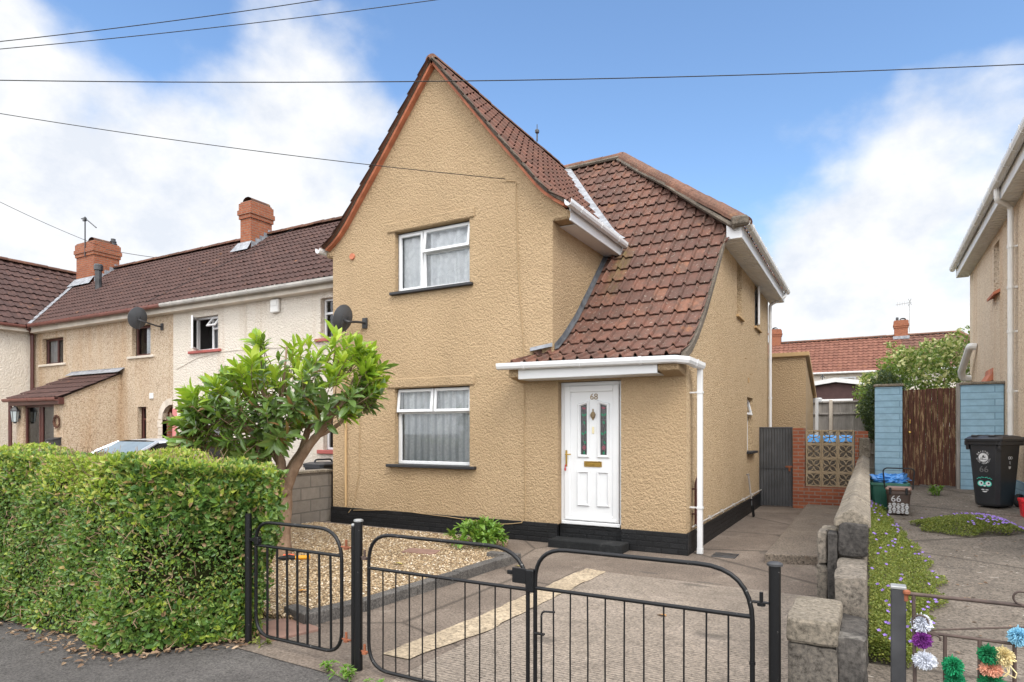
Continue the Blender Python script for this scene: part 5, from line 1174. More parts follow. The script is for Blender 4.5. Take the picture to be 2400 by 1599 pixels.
sb = MB(); sb.prism(ragged([(-4.52, 3.48), (-4.05, 3.40), (-3.92, 3.80), (-4.40, 3.92)], .1, .004, 3), 'z', -.02, .022); tag(sb.build('paving_slab', slab_m, loc=(-4.2, 3.6, 0), bevel=.006), 'reddish paving slab behind the small garden gate', 'paving slab')
mh = MB(); mh.prism([(-5.35, 6.60), (-4.88, 6.66), (-4.95, 6.92), (-5.40, 6.86)], 'z', .04, .062); tag(mh.build('drain_cover', slab_m, loc=(-5.1, 6.75, .05), bevel=.004), 'flat reddish drain cover in the gravel', 'drain cover')
dr = MB(); dr.box(-1.80, -1.50, 8.55, 8.85, -.01, .010, 0, .004); dr.box(-1.72, -1.58, 8.62, 8.78, .010, .016, 0, .003); tag(dr.build('gully_cover', sq_iron, loc=(-1.65, 8.7, 0)), 'dark gully grate at the foot of the white downpipe', 'drain cover')
bw = MB(); bw.box(-8.80, -8.60, 4.0, 8.60, -.05, .895); o = bw.build('wall', conc_blk, loc=(-8.7, 6, 0))
bw = MB(); bw.box(-8.83, -8.57, 3.98, 8.62, .897, .945, 0, .008); cp = bw.build('coping', conc_top, o)
o.name = 'block_wall'; tag(o, 'low grey concrete block wall left of the tan house', 'wall')

# ------------------------------------------------------------------ gate posts and gates on the pavement line
GY = 3.30
def post(label, x, r, h, cap, y=GY, group='black round gate posts'):
    t = thing('gate_post', label, 'gate post', (x, y, 0), 0, group); m = MB(); m.tube([(x, y, -.05), (x, y, h)], r, 20); m.build('post_tube', iron, t, autosmooth=40)
    if cap: m = MB(); m.lathe([(0, h + .012), (cap * .7, h + .012), (cap, h + .006), (cap, h - .004), (0, h - .004)], (x, y, 0), 24); m.build('post_cap', sq_iron if cap > r * 1.3 else steel_m, t)
post('black round gate post against the end of the hedge', -4.17, .0255, 1.0, 0)
post('slim black gate post coupled to the thicker one', -3.098, .0195, .985, .020, GY + .01)
post('thick black gate post with a flat cap between garden gate and drive gates', -3.048, .0285, 1.02, .033)
post('black gate post with a flared cap beside the low concrete pier', -.395, .0280, .99, .037)
def hinge(t, x0, x1, z, mat, y=GY):
    m = MB(); m.tube([(x0, y, z), (x1, y, z)], .007, 6); xm = (x0 + x1) / 2; m.lathe([(0, -.016), (.02, -.016), (.02, .0), (.009, .0), (.009, .05), (0, .05)], (xm, y, z), 10); m.build('hinge', mat, t)
def gate(name, label, x0, x1, zb, zt, zr, r, barx, barr, corners, group, split=None):
    t = thing(name, label, 'gate', ((x0 + x1) / 2, GY, 0), 0, group)
    tl, tr, bl, br = corners
    pts = [Vector((x0, GY, zb + .35)), Vector((x0, GY, zt)), Vector((x1, GY, zt)), Vector((x1, GY, zb)), Vector((x0, GY, zb)), Vector((x0, GY, zb + .36))]
    P_ = [pts[0]]
    for i, rr in ((1, tl), (2, tr), (3, br), (4, bl)):
        f = fillet([P_[-1], pts[i], pts[i + 1]], rr, 8) if rr else [P_[-1], pts[i], pts[i + 1]]
        P_ = P_[:-1] + f[:-1]
    P_.append(pts[5])
    m = MB(); m.tube(P_, r, 12, cap=False); m.build('gate_frame', iron, t, autosmooth=50)
    m = MB(); m.tube([(x0, GY, zr), (x1, GY, zr)], r * .92, 12); m.build('rail', iron, t, autosmooth=50)
    for k, (bx, by) in enumerate(barx):
        R = random.Random(k); m = MB(); m.tube([(bx, GY, zr), ((bx + by) / 2 + R.uniform(-.003, .003), GY, (zr + zb) / 2), (by, GY, zb)], barr, 8); m.build('bar', iron, t, autosmooth=60)
    return t
pg = gate('garden_gate', 'narrow black tubular garden gate beside the hedge', -4.083, -3.202, .085, .945, .765, .0130, [(x, x + d) for x, d in zip((-3.957, -3.85, -3.748, -3.639, -3.53, -3.419, -3.309), (0, .004, .006, .006, -.004, .004, .006))], .0088, (.16, .22, .16, .16), 'black tubular gates')
m = MB(); m.tube([(-3.51, GY, .77), (-3.535, GY, .55), (-3.55, GY, .40), (-3.525, GY, .12)], .0115, 8)
hinge(pg, -3.205, -3.115, .83, rust_m); hinge(pg, -3.205, -3.115, .19, rust_m)
m = MB(); m.box(-4.15, -4.03, GY - .012, GY + .012, .79, .815, 0, .004); m.box(-4.09, -4.04, GY - .02, GY + .02, .77, .83, 0, .006); m.build('latch', iron, pg)
dl = gate('drive_gate', 'left leaf of the black tubular drive gates, next to the double post', -2.955, -1.738, .03, .942, .708, .0122, [(x, x) for x in (-2.832, -2.722, -2.611, -2.503, -2.398, -2.177, -2.071, -1.96, -1.853)], .0048, (.20, .26, .22, .02), 'black tubular gates')
hinge(dl, -3.03, -2.955, .775, rust_iron); hinge(dl, -3.03, -2.955, .135, rust_m)
m = MB(); m.box(-1.83, -1.735, GY - .028, GY - .018, .745, .835, 0, .004); m.box(-1.865, -1.83, GY - .026, GY - .01, .79, .815, 0, .003); m.box(-1.742, -1.69, GY - .03, GY + .02, .70, .83, 0, .006); m.build('latch', iron, dl)
dr_ = gate('drive_gate', 'right leaf of the black tubular drive gates, with the drop bolt', -1.69, -.497, .03, .958, .724, .0122, [(x, x) for x in (-1.574, -1.467, -1.364, -1.259, -1.15, -1.043, -.936, -.83, -.717, -.61)], .0048, (.20, .26, .02, .22), 'black tubular gates')
hinge(dr_, -.497, -.415, .80, iron); hinge(dr_, -.497, -.415, .16, iron)
m = MB(); m.tube(fillet([(-1.555, GY - .02, .605), (-1.64, GY - .02, .60), (-1.64, GY - .02, .02)], .03), .0060, 8); m.box(-1.685, -1.62, GY - .03, GY - .008, .462, .474, 0, .003); m.build('drop_bolt', iron, dr_)
m = MB(); m.tube([(-.497, GY, .49), (-.497, GY, .505)], .0150, 12); m.build('weld_collar', iron, dr_)

# ------------------------------------------------------------------ boundary wall between the drives
bw = thing('boundary_wall', 'weathered grey concrete wall with a saddleback coping between the two drives', 'wall', (-.1, 9.5, 0))
m = MB(); m.box(-.165, -.012, 4.50, 14.7, -.05, 1.03); m.build('wall_body', conc_wall, bw, bevel=.012)
m = MB(); R = random.Random(6); y = 4.46
while y < 14.6:
    L = R.uniform(.42, .50); e = R.uniform(-.008, .008)
    m.prism([(-.19, 1.032 + e), (.012, 1.032 + e), (.012, 1.085 + e), (-.08, 1.145 + e), (-.105, 1.145 + e), (-.19, 1.085 + e)], 'y', y, min(14.72, y + L - .006)); y += L
m.build('coping', conc_top, bw, bevel=.012)
def rough_box(x0, x1, y0, y1, z0, z1, cuts=6, amp=.012, seed=0):
    bm = bmesh.new(); bmesh.ops.create_cube(bm, size=1); bmesh.ops.subdivide_edges(bm, edges=bm.edges, cuts=cuts, use_grid_fill=True); R = random.Random(seed)
    from mathutils import noise as ns
    m = MB(); vs = []
    for v in bm.verts:
        p = Vector((x0 + (v.co.x + .5) * (x1 - x0), y0 + (v.co.y + .5) * (y1 - y0), z0 + (v.co.z + .5) * (z1 - z0)))
        ed = sum(abs(abs(c) - .5) < 1e-4 for c in v.co); n = ns.noise_vector(p * 7 + Vector((seed, 0, 0))) * amp + ns.noise_vector(p * 21) * amp * .5
        c = Vector(((x0 + x1) / 2, (y0 + y1) / 2, (z0 + z1) / 2)); p += n - (p - c).normalized() * (.008 * (ed - 1) if ed > 1 else 0); vs.append(p)
    m.add(vs, [[v.index for v in f.verts] for f in bm.faces]); bm.free(); return m
rough_box(-.165, -.01, 3.86, 4.50, -.05, .85, 8, .010, 2).build('wall_step', conc_wall, bw)
rough_box(-.13, -.012, 3.36, 3.86, -.05, .665, 8, .018, 3).build('broken_end', conc_dark, bw)
rough_box(-.165, -.006, 4.43, 4.52, .86, 1.06, 6, .016, 4).build('broken_render', conc_dark, bw)
lp = thing('concrete_pier', 'low weathered concrete pier with a flat top at the end of the boundary wall', 'pier', (-.23, 3.55, 0))
rough_box(-.345, -.125, 3.355, 3.80, -.05, .61, 7, .006, 5).build('pier_body', conc_pier, lp); rough_box(-.35, -.12, 3.345, 3.82, .612, .735, 7, .007, 6).build('pier_cap', conc_top, lp)
tp = thing('concrete_post', 'blackened square concrete post stump standing against the boundary wall', 'post', (-.22, 4.5, 0))
rough_box(-.225, -.168, 4.44, 4.60, -.05, 1.0, 8, .006, 7).build('post_face', conc_dark, tp); rough_box(-.288, -.226, 4.46, 4.66, -.05, .79, 6, .006, 8).build('post_lower', conc_wall, tp); rough_box(-.285, -.227, 4.46, 4.66, .80, 1.0, 6, .006, 9).build('post_upper', conc_wall, tp)
rough_box(-.275, -.166, 4.62, 4.80, .86, 1.005, 5, .006, 10).build('post_top', conc_top, tp)

# ------------------------------------------------------------------ side gate, brick and screen block wall, blue piers, wooden gate
sg = thing('metal_gate', 'tall dark grey corrugated sheet gate beside the tan house wall', 'gate', (-1.75, 14.85, 0))
m = MB(); vs = []; k = 72
for z in (.03, 1.715):
    for i in range(k + 1):
        t = i / k; vs.append((-2.09 + .67 * t, 14.84 + .008 * max(-.6, min(.6, math.sin(t * 2 * PI * 12) * 1.4)), z))
m.add(vs, [(i, i + 1, k + 2 + i, k + 1 + i) for i in range(k)]); m.build('sheet', corr_m, sg)
m = MB(); m.box(-2.09, -1.42, 14.855, 14.875, .85, .93, 0, .004); m.box(-2.09, -1.42, 14.822, 14.835, .84, .85); m.box(-2.09, -1.42, 14.83, 14.87, 1.70, 1.73, 0, .004); m.build('gate_rail', corr_m, sg)
m = MB(); m.box(-1.56, -1.42, 14.805, 14.828, .86, .90, 0, .003); m.box(-1.50, -1.46, 14.79, 14.82, .78, .86, 0, .008); m.build('padlock', rust_m, sg)
sw = thing('screen_wall', 'red brick wall with pierced concrete screen blocks beside the grey sheet gate', 'wall', (-.75, 14.9, 0))
m = MB(); m.box(-1.41, -1.18, 14.78, 15.0, -.05, 1.705); m.build('brick_pier', redbrick, sw, bevel=.004)
m = MB(); m.box(-1.18, -.01, 14.80, 14.98, -.05, .465); m.build('brick_base', redbrick, sw, bevel=.004)
m = MB(); m.box(-.245, -.01, 14.80, 14.98, .465, 1.64); m.build('brick_pier', redbrick, sw, bevel=.004)
rb = rough_box(-.17, .02, 14.70, 14.80, 1.10, 1.50, 5, .02, 11); rb.build('mortar_lump', conc_top, sw)
BS = .302
def screen_block(x0, z0):
    b = MB(frameM((x0 + BS / 2, 14.83, z0 + BS / 2), (1, 0, 0), (0, -1, 0))); h = BS / 2 - .0015; f = .026; y0, y1 = -.055, 0
    bars(b, -h, h, -h, h, y0, y1, f, 0, .003)
    a = h - f
    for sx in (-1, 1):
        for sz in (-1, 1):
            # four petals: two arcs from the centre to each corner
            for fl in (0, 1):
                vs = []; n = 8
                for i in range(n + 1):
                    t = i / n; px, pz = a * t, a * t; bow = .046 * math.sin(PI * t) * (1 if fl else -1); wd = .0085
                    for q in (-wd, wd):
                        X, Z = px + (bow + q) * .707, pz - (bow + q) * .707
                        for y in (y0 + .005, y1 - .004): vs.append((sx * X, y, sz * Z))
                fs = []
                for i in range(n):
                    o = i * 4; fs += [(o, o + 4, o + 5, o + 1), (o + 2, o + 3, o + 7, o + 6), (o, o + 2, o + 6, o + 4), (o + 1, o + 5, o + 7, o + 3)]
                b.add(vs, fs)
    b.build('screen_block', screen_m, sw)
for i in range(3):
    for j in range(4): screen_block(-1.165 + i * .302, .475 + j * .296)
def pier(name, label, x0, x1, zt, z0):
    t = thing(name, label, 'pier', ((x0 + x1) / 2, 14, z0)); m = MB(); m.box(x0, x1, 13.82, 14.12, z0 - .1, zt - .05); m.build('pier_body', blue_m, t, bevel=.012)
    m = MB(); m.box(x0 - .02, x1 + .02, 13.79, 14.15, zt - .048, zt, 0, .008); m.build('pier_cap', conc_top, t); return t
pier('blue_pier', 'pale blue painted block pier left of the peeling wooden gate', .10, .545, 2.52, .55)
pier('blue_pier', 'pale blue painted block pier between the wooden gate and the peach house', 1.43, 2.05, 2.51, .55)
wg = thing('wooden_gate', 'tall peeling brown wooden gate of vertical boards between two blue piers', 'gate', (.95, 13.9, .6))
m = MB(); R = random.Random(9); n = 9
for k in range(n):
    x = .548 + k * .091; m.box(x + .002, x + .089, 13.92, 13.94, .64 + R.uniform(0, .02), 2.40 + .004 * k + R.uniform(-.012, .012), 0, .004)
m.build('boards', gate_wood, wg)
m = MB(); m.box(1.370, 1.428, 13.86, 13.95, .58, 2.50, 0, .006); m.build('gate_jamb', fence_wood, wg)
m = MB(); m.lathe([(0, -.04), (.012, -.04), (.012, -.015), (.022, -.012), (.022, 0), (0, 0)], (.665, 13.92, 1.62), 10, ax='y'); m.box(.66, .675, 13.90, 13.92, 1.78, 1.86, 0, .003); m.build('gate_latch', brass, wg)
tp_ = MB(); R = random.Random(5)
vs = []
for j in range(5):
    for i in range(9): vs.append((-1.25 + i * .115, 16.4 + .25 * j + R.uniform(-.03, .03), (1.50, 1.53, 1.54, 1.53, 1.5)[j] + R.uniform(-.02, .02)))
for i in range(9): vs.append((-1.25 + i * .115, 16.36 + R.uniform(-.03, .03), 1.40 + R.uniform(-.02, .02)))
tp_.add(vs, [(j * 9 + i, j * 9 + i + 1, j * 9 + i + 10, j * 9 + i + 9) for j in range(4) for i in range(8)] + [(45 + i, 46 + i, i + 1, i) for i in range(8)])
tp_.box(-1.24, -.36, 16.42, 17.3, .0, 1.39, 1); tag(tp_.build('covered_stack', [tarp_m, conc_wall], loc=(-.6, 16.8, 0)), 'dark crate under a bright blue sheet, seen through the screen blocks', 'crate')
# garden tools leaning on the flank
tl = thing('garden_tool', 'long handled black garden tool with a worn wooden grip leaning on the side wall', 'garden tool', (-1.98, 12.9, 0))
m = MB(); m.tube([(-2.03, 13.0, .78), (-1.96, 12.95, .25)], .018, 8); m.tube([(-2.05, 12.95, .80), (-2.03, 13.05, .80)], .018, 6); m.build('tool_handle', fence_wood, tl)
m = MB()
for k in range(4): m.tube([(-1.965, 12.94 + .01 * k, .30), (-1.95, 12.84 + k * .06, .22), (-1.92, 12.84 + k * .06, .0)], .010, 5)
m.tube([(-1.97, 12.96, .34), (-1.955, 12.94, .20)], .022, 6); m.build('tool_tines', iron, tl)

# ------------------------------------------------------------------ bins and boxes on the neighbour's drive
BZ = NZ(12.05)
wb = thing('wheelie_bin', 'black wheelie bin with a council emblem, a smiling face sticker and a closed lid', 'wheelie bin', (1.655, 11.96, BZ), rad(-37))
# local: x to the bin's left-right, y to its back, z up
m = MB()
def ring(w, d0, d1, z, c=.05):
    return [(-w + c, d0, z), (w - c, d0, z), (w, d0 + c, z), (w, d1 - c, z), (w - c, d1, z), (-w + c, d1, z), (-w, d1 - c, z), (-w, d0 + c, z)]
rings = [ring(.165, -.20, .20, .02), ring(.175, -.215, .215, .05), ring(.20, -.25, .25, .52), ring(.222, -.285, .275, .93), ring(.245, -.31, .30, .935), ring(.248, -.315, .305, .985)]
vs = [p for r in rings for p in r]; fs = [(i * 8 + k, i * 8 + (k + 1) % 8, (i + 1) * 8 + (k + 1) % 8, (i + 1) * 8 + k) for i in range(5) for k in range(8)] + [tuple(range(7, -1, -1))]
m.add(vs, fs); m.box(.205, .255, -.30, .28, .925, .99, 0, .008); m.box(-.255, -.205, -.30, .28, .925, .99, 0, .008)
m.box(-.24, -.20, -.29, -.24, .86, .93, 0, .008); m.box(.20, .24, -.29, -.24, .86, .93, 0, .008); m.build('bin_body', bin_m, wb, local=True, bevel=.006)
m = MB(); lid = [ring(.262, -.335, .32, .988, .06), ring(.265, -.34, .32, 1.02, .06), ring(.235, -.28, .29, 1.06, .07), ring(.16, -.18, .22, 1.075, .07)]
vs = [p for r in lid for p in r]; m.add(vs, [(i * 8 + k, i * 8 + (k + 1) % 8, (i + 1) * 8 + (k + 1) % 8, (i + 1) * 8 + k) for i in range(3) for k in range(8)] + [tuple(range(24, 32)), tuple(range(7, -1, -1))])
for sx in (-.12, .12): m.box(sx - .05, sx + .05, -.29, .05, 1.05, 1.083, 0, .012)
m.tube([(-.24, .34, 1.03), (.24, .34, 1.03)], .02, 8); m.box(-.22, -.18, .27, .36, .98, 1.04, 0, .008); m.box(.18, .22, .27, .36, .98, 1.04, 0, .008); m.build('bin_lid', bin_m, wb, local=True, autosmooth=35)
for sx in (-1, 1):
    m = MB(); m.lathe([(0, -.025), (.06, -.025), (.065, -.03), (.095, -.028), (.10, -.015), (.10, .015), (.095, .028), (.065, .03), (.06, .025), (0, .025)], (sx * .20, .25, .10), 24, ax='x'); wh = m.build('wheel', rubber, wb, local=True, autosmooth=40)
    m = MB(); m.lathe([(0, -.034), (.05, -.034), (.05, .034), (0, .034)], (sx * .20, .25, .10), 16, ax='x'); m.build('wheel_hub', bin_m, wh, local=True)
m = MB(); m.tube([(-.2, .25, .10), (.2, .25, .10)], .015, 8); m.build('axle', steel_m, wb, local=True)
# prints on the front face: face leans back slightly: y(z)
def fy(z): return float(np.interp(z, [.05, .52, .93], [-.215, -.25, -.285]))
pm = MB(); lean = math.atan2(.07, .88)
def put_text(mb, txt, size, x, z, rot=0, mi=0, eps=.004):
    vs, fs = text_mesh(txt, size, .0015)
    M_ = Matrix.Translation((x, fy(z) - eps, z)) @ Matrix.Rotation(PI / 2 + lean, 4, 'X') @ Matrix.Rotation(rot, 4, 'Z'); b = len(mb.v)
    mb.add([M_ @ Vector(v) for v in vs], fs, mi)
def arc_text(mb, txt, cx, cz, r, a0, a1, size, flip=False):
    for i, ch in enumerate(txt):
        a = a0 + (a1 - a0) * (i + .5) / len(txt)
        if ch == ' ': continue
        put_text(mb, ch, size, cx + r * math.cos(a), cz + r * math.sin(a), (a + PI / 2) if flip else (a - PI / 2))
arc_text(pm, 'BRISTOL', 0, .745, .088, rad(158), rad(22), .036); arc_text(pm, 'CITY COUNCIL', 0, .745, .088, rad(186), rad(354), .034, True)
def fdisc(mb, x, z, rx, rz, mi, eps, n=20, a0=0, a1=2 * PI):
    vs = [(x + rx * math.cos(a0 + (a1 - a0) * k / n), fy(z + rz * math.sin(a0 + (a1 - a0) * k / n)) - eps, z + rz * math.sin(a0 + (a1 - a0) * k / n)) for k in range(n + (0 if a1 - a0 > 6 else 1))]
    mb.add(vs, [tuple(range(len(vs)))], mi)
fdisc(pm, 0, .745, .066, .066, 0, .0030); fdisc(pm, .012, .760, .026, .020, 1, .0040); fdisc(pm, .03, .768, .022, .012, 0, .0045)
pm.add([(-.035, fy(.74) - .004, .71), (-.028, fy(.74) - .004, .71), (-.028, fy(.74) - .004, .775), (-.035, fy(.74) - .004, .775)], [(0, 1, 2, 3)], 1); pm.add([(-.05, fy(.73) - .004, .722), (.045, fy(.73) - .004, .716), (.045, fy(.73) - .004, .709), (-.05, fy(.73) - .004, .715)], [(0, 1, 2, 3)], 1); pm.add([(-.015, fy(.74) - .004, .71), (-.009, fy(.74) - .004, .71), (-.009, fy(.74) - .004, .755), (-.015, fy(.74) - .004, .755)], [(0, 1, 2, 3)], 1)
pm.build('council_emblem', [white_ink, bin_m], wb, local=True)
pm = MB(); put_text(pm, '66', .13, 0, .565); pm.build('faded_number', pale_ink, wb, local=True)
pm = MB()
for sx in (-1, 1):
    fdisc(pm, sx * .050, .355, .048, .044, 1, .0028); fdisc(pm, sx * .050, .355, .034, .032, 0, .0034); fdisc(pm, sx * .050 + .008, .362, .013, .013, 2, .0040)
    for k in range(5):
        x = sx * .055 + (k - 2) * .020; zz = .435 + (.010 if k % 2 else 0) + (-(sx) * (k - 2) * .005); fdisc(pm, x, zz, .012, .005, 1, .0030, 8)
fdisc(pm, 0, .322, .018, .013, 0, .0034); fdisc(pm, 0, .352, .012, .005, 1, .0032, 8)
fdisc(pm, -.026, .265, .024, .007, 0, .003, 10); fdisc(pm, .030, .262, .024, .007, 0, .003, 10); fdisc(pm, 0, .243, .034, .018, 0, .003, 14, PI, 2 * PI)
pm.build('face_sticker', [white_ink, teal_ink, black_ink], wb, local=True)
pm = MB()
def sx_(z): return float(np.interp(z, [.05, .52, .93], [.175, .20, .222])) + .004
for yy, z in ((-.025, .74), (.025, .74)):
    pts = [(sx_(z + .022 * math.sin(t)), yy + .020 * math.cos(t), z + .022 * math.sin(t)) for t in [k * PI / 6 for k in range(13)]]; pm = MB(); pm.tube(pts, .0035, 4); pm.build('chalk_eye', white_ink, wb, local=True)
pm = MB(); pm.tube([(sx_(.68), -.005, .69), (sx_(.65), 0, .655), (sx_(.64), .008, .645)], .004, 4); pm.build('chalk_nose', white_ink, wb, local=True); pm = MB()
pm.add([(sx_(.60), -.03, .615), (sx_(.60), .03, .615), (sx_(.58), .022, .585), (sx_(.57), 0, .572), (sx_(.58), -.022, .585)], [(0, 1, 2, 3, 4)])
pm.build('chalk_mouth', white_ink, wb, local=True)

def tub(name, mat, parent, w0, d0, w1, d1, z0, z1, rim=.02, c=.03):
    m = MB(); rs_ = []
    for (w_, d_, z) in ((w0, d0, z0), (w1, d1, z1 - .04), (w1 + rim, d1 + rim, z1 - .04), (w1 + rim, d1 + rim, z1), (w1 - .008, d1 - .008, z1), (w0 - .008, d0 - .008, z0 + .02)):
        rs_.append([(-w_ + c, -d_, z), (w_ - c, -d_, z), (w_, -d_ + c, z), (w_, d_ - c, z), (w_ - c, d_, z), (-w_ + c, d_, z), (-w_, d_ - c, z), (-w_, -d_ + c, z)])
    vs = [p for r in rs_ for p in r]; m.add(vs, [(i * 8 + k, i * 8 + (k + 1) % 8, (i + 1) * 8 + (k + 1) % 8, (i + 1) * 8 + k) for i in range(5) for k in range(8)] + [tuple(range(7, -1, -1)), tuple(range(40, 48))])
    return m.build(name, mat, parent, local=True, bevel=.004)
gbx = thing('recycling_box', 'green plastic recycling box with ribbed sides behind the brown caddy', 'recycling box', (.26, 11.35, NZ(11.3)), rad(4)); tub('box_body', green_box, gbx, .21, .15, .25, .19, 0, .40)
m = MB()
for k in range(6): m.box(-.19 + k * .075, -.185 + k * .075, -.19, -.155, .05, .36)
m.build('box_ribs', green_box, gbx, local=True)
R = random.Random(8); bm = bmesh.new(); bmesh.ops.create_icosphere(bm, subdivisions=4, radius=1)
from mathutils import noise as _ns
m = MB(); vs = []
for v in bm.verts:
    n_ = abs(_ns.noise(v.co * 2.4)) * .5 + .3 * abs(_ns.noise(v.co * 5.5)); p = Vector((v.co.x * .24, v.co.y * .18, v.co.z * .10)) * (1 + n_ - .25)
    if v.co.x > .5 and v.co.z > .2: p.z += .16 * (v.co.x - .5)
    if v.co.x < -.75: p.z += .12 * (-v.co.x - .75) * 2
    vs.append(p + Vector((.26, 11.35, NZ(11.3) + .44)))
m.add(vs, [[v.index for v in f.verts] for f in bm.faces]); bm.free()
for k in range(9): m.tube([(.46, 11.25, NZ(11.3) + .46), (.50 + R.uniform(-.02, .06), 11.2, NZ(11.3) + .46 + R.uniform(-.04, .09))], .005, 4)
tag(m.build('plastic_bag', blue_bag, loc=(.26, 11.35, .86), autosmooth=30), 'crumpled bright blue plastic bag lying in the green recycling box', 'bag')
cd = thing('food_caddy', 'small brown food caddy marked 66 with white dots and a raised handle', 'food caddy', (.38, 10.86, NZ(10.8)), rad(-3))
tub('caddy_body', caddy_m, cd, .125, .12, .150, .15, .02, .345, .008)
m = MB(); m.box(-.165, .165, -.165, .165, .347, .40, 0, .022); m.box(-.12, .12, -.168, -.12, .36, .41, 0, .01); m.build('caddy_lid', caddy_lid, cd, local=True)
m = MB(); m.box(-.115, -.085, -.185, -.15, .30, .40, 0, .008); m.box(.085, .115, -.185, -.15, .30, .40, 0, .008); m.build('lid_catch', rubber, cd, local=True)
m = MB(); m.tube(fillet([(-.175, .02, .37), (-.195, -.02, .64), (-.16, -.03, .672), (.16, -.03, .672), (.195, -.02, .64), (.175, .02, .37)], .05), .010, 8); m.build('caddy_handle', rubber, cd, local=True)
m = MB()
for sx in (-.09, .09): m.box(sx - .03, sx + .03, -.10, .10, 0, .022, 0, .004)
m.build('caddy_foot', caddy_m, cd, local=True)
def cy(z): return -float(np.interp(z, [.02, .305], [.12, .15]))
pm = MB(); R = random.Random(4)
vs, fs = text_mesh('66', .13, .0015); M_ = Matrix.Translation((-.03, cy(.235) - .004, .235)) @ Matrix.Rotation(PI / 2 + .1, 4, 'X'); pm.add([M_ @ Vector(v) for v in vs], fs); pm.build('caddy_number', white_ink, cd, local=True)
pm = MB()
for j in range(4):
    for i in range(5):
        rr = (.026, .017)[(i + j) % 2]; x = -.105 + i * .052; z = .045 + j * .038
        vs = [(x + rr * math.cos(a), cy(z + rr * math.sin(a) * .9) - .003, z + rr * math.sin(a) * .9) for a in [2 * PI * k / 12 for k in range(12)]]; pm.add(vs, [tuple(range(12))], 0)
        pm.add([(x - rr * .8, cy(z) - .0045, z - .003), (x + rr * .8, cy(z) - .0045, z - .003), (x + rr * .8, cy(z) - .0045, z + .003), (x - rr * .8, cy(z) - .0045, z + .003)], [(0, 1, 2, 3)], 1)
pm.build('caddy_dots', [white_ink, pale_ink], cd, local=True)
rbx = thing('red_box', 'bright red plastic box at the right edge beside the black wheelie bin', 'box', (1.99, 11.2, NZ(11.2)), 0); tub('box_body', red_pl, rbx, .13, .12, .155, .145, 0, .25, .008)

# ------------------------------------------------------------------ neighbour's iron gate with pompoms
np_ = thing('gate_post', 'square worn steel gate post by the purple flowers', 'gate post', (.115, GY, 0), 0); m = MB(); m.box(.086, .144, GY, GY + .058, -.05, .93, 0, .003); m.build('post_tube', sq_iron, np_); m = MB(); m.box(.084, .146, GY - .002, GY + .060, .931, .945, 0, .003); m.build('post_cap', steel_m, np_)
ng = thing('iron_gate', 'rusty thin iron gate hung with woollen pompoms', 'gate', (.6, GY, 0), 0)
def rod(a, b, r, name='bar', mat=None): m = MB(); m.tube([a, b], r, 8); return m.build(name, mat or rust_iron, ng, autosmooth=60)
def gx(px): u = (px - 1200) / 1496; return GY * (u * .8729 - .4879) / (.8729 + u * .4879)
rod((gx(2128), GY, .918), (1.35, GY, .918), .0085, 'rail'); rod((gx(2172), GY, .757), (1.35, GY, .757), .007, 'rail'); rod((gx(2130), GY, .06), (1.35, GY, .06), .0085, 'rail')
for px in (2141, 2215, 2296, 2378, 2460, 2540, 2620): x = gx(px); rod((x, GY, .918 if px == 2141 else .757), (x + (.012 if px == 2141 else 0), GY, .06), .0075)
rod((gx(2172), GY, .768), (.95, GY, .905), .004, 'brace')
m = MB()
for cx, cz, r in ((gx(2157), .80, .030), (gx(2393), .95, .026), (gx(2192), .735, .018)):
    m2 = MB(); m2.tube([(cx + r * math.cos(t), GY - .006, cz + r * math.sin(t)) for t in [k * .28 - .3 for k in range(19 if cz > .9 else 14)]], .0045, 6); m2.build('scroll', rust_iron, ng, autosmooth=60)
hg = MB(); hg.lathe([(0, -.022), (.012, -.022), (.012, .022), (0, .022)], (gx(2122), GY + .01, .905), 8); hg.box(.142, gx(2122), GY + .0, GY + .02, .885, .905, 0, .004); hg.box(gx(2116), gx(2134), GY - .012, GY + .012, .912, .934, 0, .006); hg.build('hinge', rust_m, ng)
def pompom(label, px, z, r, c, n=1100, dy=-.012, tails=0, squash=(1, 1, 1), seed=0):
    global rng
    x = gx(px); y = GY + dy; g = np.random.default_rng(seed); d = g.normal(size=(n, 3)); d /= np.linalg.norm(d, axis=1, keepdims=True)
    t = thing('pompom', label, 'pompom', (x, y, z), 0, 'woollen pompoms tied to the iron gate'); m = MB(); C_ = Vector((x, y, z)); up = Vector((0, 0, 1))
    for k in range(n):
        dd = Vector(d[k]); L = r * (1 + g.normal() * .045); q = Vector(g.normal(size=3)) * r * .09; dd2 = Vector((dd.x * squash[0], dd.y * squash[1], dd.z * squash[2]))
        a = C_ + dd2 * r * .25; b = C_ + dd2 * L * .75 + q * .5; e = C_ + dd2 * L + q + Vector((0, 0, -r * .08)); s = dd.cross(Vector(g.normal(size=3))).normalized() * r * .06
        m.add([a - s * .5, a + s * .5, b + s, e + s * .8, e - s * .8, b - s], [(0, 1, 2, 3, 4, 5)])
    m.build('wool', yarn('wool_' + str(seed), c), t)
    if tails:
        m = MB()
        for k in range(tails): m.tube([C_ + Vector((g.uniform(-.4, .6) * r, -.2 * r, -.5 * r)), C_ + Vector((g.uniform(-.3, 1.3) * r, -.3 * r, -1.7 * r)), C_ + Vector((g.uniform(-.2, 1.6) * r, -.2 * r, -2.3 * r))], .0022, 4)
        m.build('loose_yarn', yarn('yarn_' + str(seed), c), t)
    m = MB(); m.tube([C_, C_ + Vector((0, .012, r * 1.2))], .002, 4); m.build('tie', yarn('tie_' + str(seed), c), t)
pompom('white woollen pompom behind the iron scroll, at the top of the gate hinge side', 2160, .792, .038, (.72, .74, .80), seed=1, dy=.012)
pompom('purple woollen pompom just under the upper white one', 2161, .727, .034, (.22, .035, .26), seed=2)
